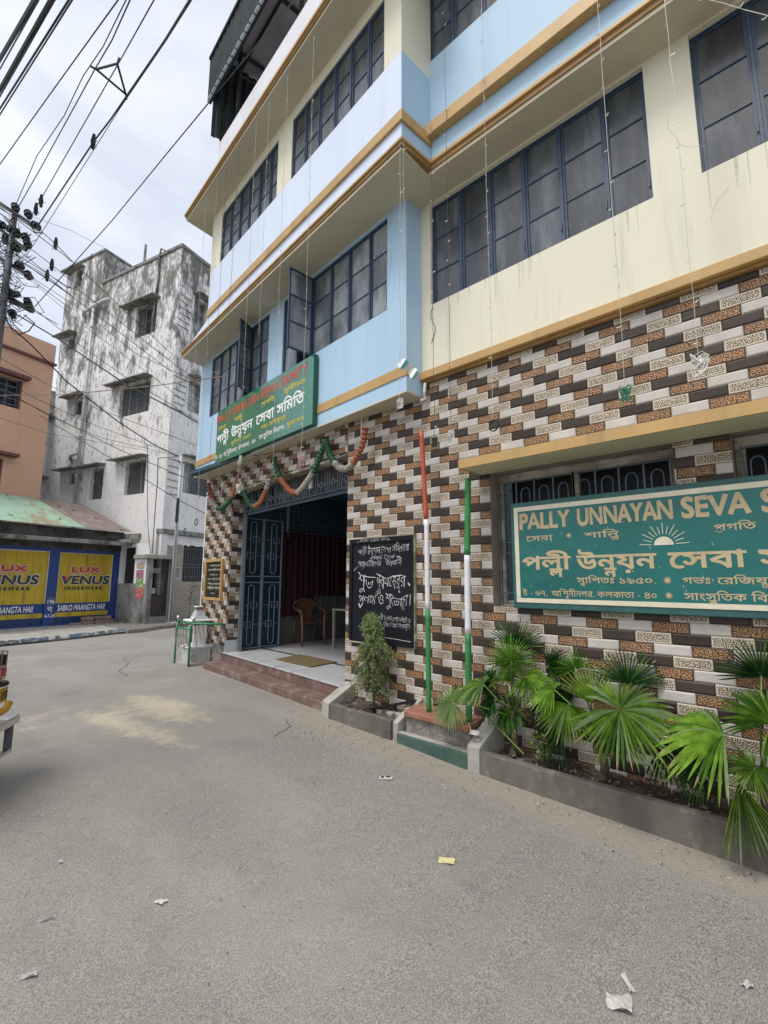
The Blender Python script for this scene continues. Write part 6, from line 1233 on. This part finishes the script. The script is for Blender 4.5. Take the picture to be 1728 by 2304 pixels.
for di, (a, b, c, d) in enumerate(doors):
    k = 6; st = (b-a)/k
    for i in range(k):
        g = .006; x0, x1 = a+i*st+g/2, a+(i+1)*st-g/2; mb = MB(); o_ = -.050+random.uniform(-.004, .004)
        for z0, z1, m in DZ:
            mb.box(SF, x0, x1, o_-.02, o_, z0, min(z1, d), m)
            if m == 'shop_yellow' and z1 > 1:   # raised stiles of the planks
                mb.box(SF, x0, x0+.025, o_, o_+.008, z0+.04, z1-.04, m); mb.box(SF, x0+.0255, x1, o_, o_+.007, z1-.16, z1-.13, m); mb.box(SF, x0+.0255, x1, o_, o_+.007, z0+.55, z0+.57, m)
        mb.build('door_plank', parent=SP)
    mb = MB(); mb.box(SF, a-.03, b+.03, -.002, .006, c, d+.0, 'shop_blue_door') if False else mb.box(SF, a-.0, a+.012, -.045, .004, .81, d-.01, 'sign_cream'); mb.box(SF, b-.012, b, -.045, .004, .81, d-.01, 'sign_cream'); mb.box(SF, a, b, -.045, .004, d-.012, d-.0005, 'sign_cream'); mb.build('door_edging', 'sign_cream', SP)
    mb = MB(); z = 1.15; mb.box(SF, (a+b)/2-.02, (a+b)/2+.02, -.04, .0, 1.32, 1.42, 'steel'); mb.build('padlock', 'steel', SP)
n = -.034
def shop_text(dx, clip=False):
    letters(SF, 'LUX', 1.63+dx, 2.50+dx, 1.70, 1.905, n-.0005, 'shop_pink', SP, .075); letters(SF, 'LUX', 1.65+dx, 2.48+dx, 1.72, 1.89, n, 'shop_red', SP, .030)
    letters(SF, 'VENUS', 1.335+dx, 2.775+dx, 1.355, 1.635, n-.0005, 'sign_cream', SP, .060, shear=.12); letters(SF, 'VENUS', 1.35+dx, 2.76+dx, 1.365, 1.62, n, 'shop_navy', SP, .035, shear=.12)
    letters(SF, 'V', 1.455+dx, 1.60+dx, 1.46, 1.60, n+.001, 'letter_red', SP, .03); letters(SF, 'I N N E R W E A R', 1.49+dx, 2.575+dx, 1.195, 1.29, n, 'shop_navy', SP, .05)
    letters(SF, 'SABKO MAANGTA HAI!', 1.345+dx, 2.71+dx, .575, .745, n, 'letter_white', SP, .02, shear=.05)
shop_text(0); shop_text(-2.0)
letters(SF, '196', 1.055, 1.24, .80, .915, .002, 'letter_white', SP, .012); letters(SF, 'বাবু', 1.06, 1.20, .60, .70, .002, 'letter_white', SP, .01); letters(SF, '4-7-24', 1.01, 1.265, .40, .50, .002, 'letter_white', SP, .012)
mb = MB()
for i in range(4): mb.box(SF, 1.07+i*.045, 1.095+i*.045, .001, .003, .955, .962, 'letter_white'); mb.box(SF, 1.07+i*.045, 1.095+i*.045, .001, .003, .755, .762, 'letter_white')
mb.build('dashed_border', parent=SP)
# tin roof, green and rusty sheets
def tin(s0, s1, mt_, nm):
    k = int((s1-s0)/.19)
    for j in range(max(1, round((s1-s0)/1.0))):
        a = s0+(s1-s0)*j/max(1, round((s1-s0)/1.0)); b = s0+(s1-s0)*(j+1)/max(1, round((s1-s0)/1.0)); mb = MB(); x = a; q = int((b-a)/.035); st = (b-a)/q; lift = .006*(j % 2)
        for i in range(q):
            h0, h1 = (.022 if i % 2 else 0)+lift, (0 if i % 2 else .022)+lift; x0, x1 = a+i*st, a+(i+1)*st; sk = -.23
            mb.poly([SF.p(x0, .22, 3.07+h0), SF.p(x1, .22, 3.07+h1), SF.p(x1+sk*2.5, -1.95, 4.10+h1), SF.p(x0+sk*2.5, -1.95, 4.10+h0)], mt_)
        mb.build(nm, parent=SP)
tin(-4.5, 1.78, 'tin_green', 'roof_sheet'); tin(1.785, 3.25, 'tin_brown', 'roof_sheet')
mb = MB()
for s in (-.2, .9, 1.9, 2.5, 3.0): mb.box(SF, s-.01, s+.01, .02, .024, 2.2, 2.25, 'frame_worn')
mb.build('nail_strip', parent=SP)
for i in range(9):
    s = random.uniform(-1.5, 3.0); t = random.random(); mb = MB(); c = SF.p(s-.575*t, .22-2.17*t, 3.10+1.03*t); a = random.uniform(0, 6); l = .05
    mb.poly([c+V((math.cos(a+k*1.57)*l*(1+.6*(k % 2)), math.sin(a+k*1.57)*l, .012)) for k in range(4)], 'soil'); tag(mb.build('fallen_leaf'), 'dry brown leaf or twig lying on the tin roof', 'leaf', 'dry leaves on the tin roof')
# bricks and rags in front of the shop
Bk = [(1.72, .155, 'flat brown stone lying at the left end of the brick row', 0), (2.06, .16, 'lower left brick of the rough pile at the yellow door', .1), (2.05, .275, 'upper left brick of the rough pile at the yellow door', .1), (2.40, .16, 'lower middle brick of the pile, right of the door gap', -.05), (2.42, .275, 'upper middle brick of the pile, right of the door gap', 0), (2.68, .16, 'lower right brick at the end of the pile', .1), (2.64, .275, 'upper right brick at the end of the pile', -.1)]
for s, z, lab, r_ in Bk:
    w = .14 if s != 2.64 else .09; mb = MB(); f_ = Frame(*SF.p(s, .30, 0)[:2], 10.8+r_*40, -1); h = .105 if s > 1.9 else .07; mb.box(f_, -w, w, -.10, .10, z, z+h, 'brick_old'); tag(mb.build('brick_block', bevel=.015), lab, 'brick', 'rough bricks stacked before the yellow shop door')
mb = MB(); random.seed(2)
for i in range(12): c = SF.p(3.35+random.uniform(-.22, .22), .30+random.uniform(-.1, .1), .16+random.uniform(0, .07)); d = V((random.uniform(-.15, .15), random.uniform(-.05, .05), random.uniform(-.02, .03))); mb.tube([c-d, c+V((0, 0, .02)), c+d], [.02, .035, .015], 5, random.choice(('cloth_blue', 'brick_old', 'sooty_wall', 'letter_yellow' if i == 3 else 'cloth_blue')))
tag(mb.build('rag_heap'), 'small heap of blue rags and rubbish at the corner of the shop', 'rags', kind='stuff')
# ================================================================== utility pole with insulators
UP = thing('utility_pole', 'steel electricity pole crowded with crossarms, insulators and clamps at the left edge', 'pole', (-2.07, 12.65, 0))
def q_(p): return CAM+(V(p)-CAM)*.93
b = q_((-1.95, 13.9, 11)); mb = MB(); mb.tube([(b.x, b.y, 0), (b.x, b.y, 5), (b.x, b.y-.02, 8.9), (b.x, b.y-.02, 11.6)], [.12, .11, .085, .065], 10, 'pole_steel'); mb.build('shaft', parent=UP, smooth=True)
arms = [((-2.45, 14.18, 12.6), (-1.42, 13.24, 11.71)), ((-2.35, 14.3, 11.9), (-1.62, 13.58, 11.11)), ((-2.3, 14.36, 11.02), (-1.41, 13.53, 10.3)), ((-2.2, 14.15, 9.55), (-1.6, 13.84, 9.84)), ((-1.95, 14.2, 9.8), (-1.29, 13.61, 9.33)), ((-2.1, 14.3, 11.5), (-1.75, 13.9, 11.3))]
for i, (a, c) in enumerate(arms): a, c = q_(a), q_(c); d = (c-a).normalized(); mb = MB(); mb.tube([a, c], .062 if i < 3 else .075, 4, 'insulator'); mb.tube([a+V((.05, .05, -.12)), (a+c)/2+V((0, 0, -.10)), c+V((-.03, 0, -.06))], .014, 4, 'insulator'); mb.build('crossarm', parent=UP)
ins = [(-1.69, 13.45, 12.15), (-1.5, 13.31, 11.83), (-2.18, 14.04, 11.84), (-1.98, 13.86, 11.69), (-1.67, 13.56, 11.46), (-1.61, 13.54, 11.28), (-1.83, 13.8, 11.16), (-1.7, 13.77, 10.65), (-1.5, 13.62, 10.37), (-2.03, 13.96, 11.46), (-1.82, 14.07, 9.89), (-1.42, 13.7, 9.58), (-1.36, 13.67, 9.42), (-1.69, 14.06, 9.24), (-1.97, 13.7, 12.34), (-1.86, 13.75, 11.6), (-2.25, 14.2, 11.3)]
for p in ins:
    c = q_(p); ax = V((.25, -.25, -.9)).normalized() if random.random() < .6 else V((.7, -.6, -.5)).normalized(); mb = MB(); mb.lathe(c-ax*.11, [(.04, -.03), (.085, .0), (.10, .04), (.055, .06), (.095, .08), (.108, .125), (.055, .15), (.08, .18), (.065, .22), (.025, .25)], 9, 'insulator', axis=ax); mb.build('insulator', parent=UP)
random.seed(44)
for k in range(150):
    a = q_((-1.95+random.uniform(-.12, .12), 13.9+random.uniform(-.1, .1), random.uniform(8.9, 12.0))); c = a+V((random.uniform(-.35, .5), random.uniform(-.45, .3), random.uniform(-.55, .3))); mb = MB(); mb.tube([a, (a+c)/2+V((random.uniform(-.1, .1), 0, -.15)), c], random.choice((.006, .008, .011)), 4, 'wire_black')
    if k % 2 == 0: pass
    w_ = mb.build('jumper_wire', parent=UP)
mb = MB(); P = []
for k in range(60): a = k*.9; P.append((b.x-.12+.10*math.cos(a), b.y+.10*math.sin(a), 8.6+k*.028))
mb.tube(P, .006, 4, 'wire_black'); mb.build('coiled_wire', parent=UP)
# ------------------------------------------------------------------ overhead wires
WIRES = [
('a',0.035,[[-3.08,2.45,8.04],[-3.11,3.82,8.75],[-3.19,6.57,10.17],[-3.22,7.94,10.88]]),
('a',0.012,[[-3.04,2.39,8.12],[-3.08,3.79,8.75],[-3.17,6.58,10.01],[-3.21,7.98,10.64]]),
('a',0.035,[[-2.89,2.2,8.29],[-2.97,3.67,8.75],[-3.13,6.61,9.67],[-3.21,8.09,10.14]]),
('a',0.012,[[-2.84,2.13,8.35],[-2.94,3.63,8.75],[-3.12,6.63,9.55],[-3.21,8.12,9.95]]),
('a',0.016,[[-2.69,1.94,8.46],[-2.82,3.51,8.75],[-3.1,6.65,9.34],[-3.23,8.22,9.63]]),
('a',0.012,[[-2.64,1.88,8.5],[-2.79,3.47,8.75],[-3.09,6.66,9.24],[-3.24,8.25,9.49]]),
('b',0.012,[[-2.12,3.14,9.71],[-2.17,4.03,9.96],[-2.32,6.98,10.81],[-2.71,10.33,11.02],[-2.83,11.33,11.09]]),
('c',0.011,[[-2.14,3.39,9.67],[-2.09,3.94,9.96],[-1.92,5.78,10.95],[-1.91,7.14,11.48],[-1.89,8.69,11.75],[-2.0,10.82,12.1],[-2.11,12.55,11.62]]),
('c',0.013,[[-2.1,3.44,9.7],[-2.05,3.9,9.96],[-1.87,5.46,10.84],[-1.83,6.65,11.29],[-1.84,11.09,12.11],[-2.04,12.47,11.62]]),
('c',0.012,[[-1.87,2.9,9.6],[-1.81,3.64,9.96],[-1.58,6.11,11.19],[-1.73,11.5,11.43],[-1.81,12.31,11.25]]),
('c',0.02,[[-1.5,2.83,9.75],[-1.45,3.26,9.97],[-1.28,4.7,10.7],[-1.2,6.84,11.38],[-1.22,7.73,11.49],[-1.32,8.45,11.4],[-1.62,12.13,11.12]]),
('c',0.009,[[-1.48,2.8,9.73],[-1.43,3.23,9.97],[-1.25,4.65,10.74],[-1.13,7.6,11.67],[-1.55,11.44,10.78],[-1.75,12.45,10.29]]),
('d',0.013,[[-1.06,0.76,8.27],[-0.85,2.09,8.92],[-0.5,4.3,10.0],[-0.45,6.4,10.35],[-0.58,9.36,10.35],[-1.1,10.56,9.38],[-1.48,12.2,8.79]]),
('e',0.006,[[-1.74,12.22,11.34],[-0.91,12.14,11.4],[0.34,13.47,12.23]]),
('f',0.012,[[-0.69,11.81,10.21],[2.61,12.63,8.89]]),
('f',0.012,[[-2.15,12.7,10.63],[-1.53,11.95,9.83],[-1.01,11.31,9.21],[-0.75,10.94,9.06],[1.07,8.65,6.76]]),
('f',0.012,[[-2.49,11.83,9.76],[-2.36,11.84,9.75],[-1.75,11.89,9.69],[-0.78,11.9,9.35],[2.45,12.72,8.44]]),
('f',0.008,[[-1.71,12.3,9.59],[-0.66,11.02,8.22],[0.55,9.47,6.76],[1.41,8.5,5.79],[1.66,8.21,5.5]]),
('f',0.022,[[-1.76,12.64,8.61],[-1.0,11.65,7.87],[0.3,9.96,6.46],[1.11,8.84,5.74],[1.49,8.48,5.44],[1.61,8.37,5.35]]),
('f',0.01,[[-1.53,12.23,8.78],[-0.7,11.2,7.74],[0.14,10.13,6.79],[1.49,8.48,5.49],[1.89,7.98,5.1]]),
('f',0.022,[[-2.01,12.02,8.0],[-1.45,12.08,7.64],[-0.58,12.14,6.93],[1.1,13.21,6.47],[2.2,13.07,5.92],[2.96,12.94,5.66]]),
('f',0.009,[[-2.28,12.12,7.16],[-2.07,12.1,7.08],[-1.02,12.01,6.67],[-0.2,10.89,5.98],[1.51,8.58,4.89],[2.02,7.89,4.56]]),
('f',0.009,[[-2.19,12.14,6.6],[-2.01,12.15,6.54],[-1.12,12.22,6.25],[0.18,12.18,5.89],[2.96,12.93,5.68]]),
('f',0.009,[[-2.21,12.15,6.43],[-1.99,12.17,6.34],[-0.9,12.25,5.9],[0.73,13.32,5.86],[2.96,12.93,5.68]]),
('f',0.012,[[-2.22,12.23,6.37],[-1.98,12.17,6.27],[-0.79,11.88,5.77],[0.35,10.32,4.83],[1.57,8.71,3.98],[1.94,8.22,3.72]]),
('f',0.006,[[-2.1,12.23,5.59],[-1.9,12.24,5.56],[-0.91,12.3,5.42],[1.26,13.27,5.71],[2.96,12.94,5.66]]),
('f',0.009,[[-1.82,12.42,9.79],[-0.65,10.92,8.52],[0.29,9.75,7.31],[1.2,8.56,6.56],[1.39,8.37,6.49],[1.45,8.31,6.47]]),
('g',0.008,[[-2.57,9.13,5.12],[-2.43,8.35,4.95],[-1.96,5.73,4.39],[-1.34,3.78,4.17],[-1.17,2.18,3.88]]),
('f',0.011,[[-1.07,12.26,5.85],[-0.31,10.67,4.91],[0.96,8.02,3.33],[0.97,6.62,2.86]]),
('h',0.012,[[1.84,12.63,5.76],[1.98,12.77,4.45],[2.14,12.88,3.13],[1.19,10.05,2.19]]),
('h',0.014,[[1.31,10.33,4.8],[1.37,10.41,4.12],[1.4,10.51,3.48],[1.22,10.01,2.19]]),
('h',0.012,[[1.63,9.8,4.82],[1.15,9.97,4.71]]),
('i',0.02,[[-2.01,12.81,8.61],[-1.91,12.52,8.17],[-1.73,12.24,7.91],[-1.58,11.93,7.95],[-1.5,11.81,8.16],[-1.68,12.21,8.47]]),
('i',0.012,[[-1.88,12.71,9.72],[-1.76,12.13,9.25],[-1.53,11.76,9.14],[-1.51,11.73,9.22]]),
('i',0.012,[[-1.69,12.7,8.8],[-1.98,12.56,8.99],[-1.56,11.85,8.88],[-1.34,11.7,8.48],[-1.44,11.81,8.46]]),
('f',0.014,[[-1.63,11.83,10.81],[-1.32,11.43,10.36],[-0.88,10.89,9.66]]),
('f',0.012,[[-1.73,12.13,10.35],[-1.32,11.58,9.82],[-0.95,11.1,9.32]]),
('f',0.012,[[-2.06,12.67,10.35],[-1.69,12.16,9.96],[-1.01,11.24,9.21],[-0.93,11.12,9.14]]),
('f',0.011,[[-1.76,12.28,9.95],[-1.35,11.72,9.54],[-0.9,11.14,8.92]]),
('f',0.012,[[-1.75,12.27,9.91],[-1.34,11.71,9.47],[-0.91,11.14,8.95]]),
('f',0.011,[[-1.65,12.2,9.58],[-1.46,11.96,9.31],[-0.87,11.17,8.58]]),
('f',0.014,[[-2.56,13.07,11.82],[-2.39,12.86,11.61],[-1.72,11.99,10.77],[-1.14,11.23,10.03],[-1.0,11.05,9.82]]),
('i',0.011,[[-2.4,13.13,10.66],[-2.27,12.96,10.51],[-1.75,12.27,9.91]]),
('i',0.02,[[-1.95,12.85,9.01],[-1.5,12.21,8.65]]),
('f',0.014,[[-1.58,12.31,8.76],[-1.05,11.58,8.23]]),
('i',0.022,[[-2.47,12.93,11.82],[-2.4,12.84,11.74],[-2.14,12.5,11.43],[-1.89,12.17,11.13],[-1.7,11.95,10.76],[-1.57,11.76,10.7]]),
('i',0.018,[[-2.44,12.96,11.51],[-2.37,12.87,11.43],[-2.11,12.53,11.11]]),
('i',0.014,[[-2.36,13.0,10.89],[-2.3,12.93,10.79],[-2.07,12.66,10.39],[-1.8,12.33,9.97]]),
('i',0.018,[[-2.32,13.11,10.26],[-2.23,12.99,10.17],[-1.88,12.52,9.82],[-1.68,12.23,9.63]])
]
LAB = {'a': ('thick cable in the dense bundle crossing the top left corner', 'cables of the upper left bundle'), 'b': ('lone black cable crossing the top left corner, right of the dense bundle', None), 'c': ('line wire running from overhead down to the insulators of the utility pole', 'line wires meeting the utility pole'), 'd': ('thick black cable from the roof shed down to the utility pole', None), 'e': ('thin wire from the pole top to the roof of the grey house', None),
       'f': ('service cable sloping down across the grey house', 'service cables in front of the grey house'), 'g': ('pale reddish cord tied to the corner of the green name board', None), 'h': ('drop cable running down the corner of the grey house', 'drop cables on the corner of the grey house'), 'i': ('looped slack cable hanging below the pole arms', 'slack loops on the utility pole')}
LA = iter(('thick cable nearest the top left corner of the picture', 'thin wire just right of the cornermost thick cable', 'second thick cable in the bundle across the top left corner', 'thin wire just right of the second thick cable of the corner bundle', 'medium cable, second from the inner side of the corner bundle', 'innermost thin wire of the bundle across the top left corner'))
LC = iter(('wavy thin line wire reaching the pole top furthest left', 'line wire touching the left corner of the spacer triangle', 'line wire touching the top corner of the spacer triangle', 'thick line with the big taped joint, touching the lower corner of the spacer triangle', 'thin straight line running just right of the thick line with the big joint'))
for nm, r, pts in WIRES:
    P = [V(p) for p in pts]; Q = [P[0]]
    for a, c in zip(P, P[1:]):
        n_ = max(1, min(8, int((c-a).length/1.2))); L_ = (c-a).length
        for k in range(1, n_+1): t = k/n_; q = a.lerp(c, t); q.z -= 4*t*(1-t)*L_*L_*.0006*(len(P) == 2); Q.append(q)
    mb = MB(); mb.tube(Q, r*.82, 5, 'wire_black' if nm != 'g' else 'brick_old'); o = mb.build('overhead_cable'); tag(o, next(LA) if nm == 'a' else next(LC) if nm == 'c' else LAB[nm][0], 'cable', LAB[nm][1])
cl = [(-1.58, 12.45, 12.08), (-1.59, 13.04, 12.16), (-1.11, 12.6, 11.1), (-1.12, 12.74, 10.49), (-1.16, 12.98, 10.25)]
for i, p in enumerate([q_(p) for p in cl]+[V((-1.32, 8.59, 11.46))]):
    mb = MB(); mb.tube([p+V((-.02, -.12, .10)), p, p+V((.03, .12, -.10))], [.03, .06, .035], 6, 'insulator')
    for k in range(4): mb.tube([p, p+V((random.uniform(-.1, .1), random.uniform(-.1, .1), random.uniform(-.18, .1)))], .008, 4, 'insulator')
    o = mb.build('wire_clamp'); tag(o, ('upper of the two bristling joints on the line just above the pole top', 'lower of the two bristling joints on the line just above the pole top', 'highest taped joint right of the pole, with forked wire ends', 'middle one of the three taped joints right of the pole', 'lowest of the three taped joints right of the pole')[i] if i < 5 else 'big taped joint with frayed ends on the line below the spacer triangle', 'clamp', 'taped joints on the lines near the pole' if i < 5 else None)
mb = MB(); T3 = [V((-1.81, 6.63, 11.29)), V((-1.57, 6.22, 11.29)), V((-1.24, 6.75, 11.32))]
mb.tube([T3[0]-V((.1, 0, .02)), T3[0], T3[1], T3[1]+V((.02, 0, .15))], .022, 5, 'wire_black'); mb.tube([T3[1], T3[2]], .022, 5, 'wire_black'); mb.tube([T3[2]+V((.02, 0, -.1)), T3[2], T3[0]], .022, 5, 'wire_black'); tag(mb.build('spacer_triangle'), 'black triangular spacer holding three overhead wires apart', 'spacer')
mb = MB(); mb.tube([(2.05, 10.2, 4.0), (1.75, 9.8, 4.0)], .015, 4, 'wire_black'); p0 = CAM
# ================================================================== vehicle at the left edge
AR = thing('auto_rickshaw', 'yellow auto rickshaw with a steel bumper, mostly cut off by the left edge', 'auto rickshaw', (-4.0, 1.6, .1))
VF = Frame(-2.905, 1.645, 56, 1)      # s runs along the bumper (negative = away from the corner), n = +90 points to the body
def vb(nm, s0, s1, n0, n1, z0, z1, m, bev=.01, par=AR): mb = MB(); mb.box(VF, s0, s1, n0, n1, z0, z1, m); return mb.build(nm, parent=par, bevel=bev)
vb('bumper', -1.15, .0, -.03, .03, .46, .515, 'steel', .006); vb('bumper_stay', -.10, -.055, -.02, .02, .30, .459, 'pole_steel', .004); vb('bumper_stay', -1.10, -1.055, -.02, .02, .30, .459, 'pole_steel', .004); vb('lower_bar', -1.12, -.04, -.018, .018, .27, .299, 'steel', .004)
mb = MB(); mb.hexa([VF.p(-.16, -.03, .516), VF.p(-.05, -.03, .516), VF.p(-.05, .05, .516), VF.p(-.16, .05, .516), VF.p(-.14, -.01, .535), VF.p(-.05, -.01, .535), VF.p(-.05, .04, .535), VF.p(-.14, .04, .535)]); mb.build('reflector_patch', 'letter_white', AR)
mb = MB(); mb.sprism(VF, [(.24, .42), (.21, .70), (.27, .98), (2.25, 1.0), (2.52, .78), (2.60, .42)], -1.12, -.17, 'auto_yellow'); mb.build('body', parent=AR, bevel=.04)
mb = MB(); mb.sprism(VF, [(.28, 1.005), (.25, 1.45), (.46, 1.74), (1.85, 1.78), (2.0, 1.70), (1.95, 1.64), (.95, 1.62), (.90, 1.005)], -1.10, -.19, 'auto_black'); mb.build('canopy', parent=AR, bevel=.03)
mb = MB(); mb.sprism(VF, [(1.95, 1.64), (2.0, 1.70), (2.30, 1.02), (2.24, 1.0)], -1.08, -.21, 'frosted_glass_clear'); mb.build('windscreen', parent=AR)
mb = MB(); mb.box(VF, -.95, -.34, .245, .262, 1.15, 1.42, 'frosted_glass'); mb.build('rear_window', parent=AR)
for s in (-1.09, -.21): mb = MB(); mb.tube([VF.p(s, 1.55, 1.0), VF.p(s, 1.55, 1.64)], .02, 6, 'auto_black'); mb.build('door_pillar', parent=AR)
mb = MB(); mb.box(VF, -1.0, -.3, 1.0, 1.12, 1.005, 1.45, 'auto_black'); mb.build('seat_back', parent=AR)
mb = MB(); P = [VF.p(-.64, 2.45+.2*math.cos(a), .29+.2*math.sin(a)) for a in [2*math.pi*k/20 for k in range(20)]]; mb.tube(P, .045, 8, 'auto_black', closed=True); mb.build('wheel', parent=AR, smooth=True)
mb = MB(); mb.lathe(VF.p(-.64, 2.52, .88), [(.02, 0), (.08, .03), (.075, .07)], 12, 'steel', axis=VF.n); mb.build('headlight', parent=AR, smooth=True)
mb = MB()
for zz in (.79, .88, .985): mb.tube([VF.p(-.30, .18, zz), VF.p(-.10, .18, zz), VF.p(-.10, .055, zz), VF.p(-.32, .055, zz)], .005, 5, 'steel')
for s, n_ in ((-.10, .18), (-.10, .055), (-.17, .055), (-.32, .055)): mb.tube([VF.p(s, n_, .79), VF.p(s, n_, .985)], .005, 5, 'steel')
mb.build('lamp_guard', 'steel', AR); vb('tail_lamp', -.32, -.05, .062, .17, .795, .865, 'auto_red', .015); vb('tail_lamp', -.32, -.06, .07, .17, .870, .96, 'curtain_red', .015)
vb('number_plate', -.5, -.03, .055, .07, .62, .72, 'auto_yellow', .004); mb = MB(); mb.lathe(VF.p(-.09, .115, .735), [(.075, 0), (.085, .012), (.075, .03)], 14, 'auto_black'); mb.build('rubber_cap', parent=AR, smooth=True)
mb = MB()
for k in range(3): mb.box(VF, -.12+.03*k, -.108+.03*k, .051, .0545, .64, .70)
mb.build('plate_print', 'auto_black', AR)
for s in (-1.08, -.26): mb = MB(); P = [VF.p(s, .72+.2*math.cos(a), .29+.2*math.sin(a)) for a in [2*math.pi*k/20 for k in range(20)]]; mb.tube(P, .045, 8, 'auto_black', closed=True); w = mb.build('wheel', parent=AR, smooth=True); mb = MB(); mb.tube([VF.p(s-.03, .72, .29), VF.p(s+.03, .72, .29)], .12, 14, 'steel'); mb.build('rim', parent=w)
mb = MB(); mb.tube([VF.p(-.30, .11, .535), VF.p(-.12, .085, .54), VF.p(-.01, .065, .56), VF.p(.02, .062, .60)], .026, 8, 'auto_yellow'); mb.build('mudguard_edge', parent=AR, smooth=True)
bpy.context.view_layer.update()
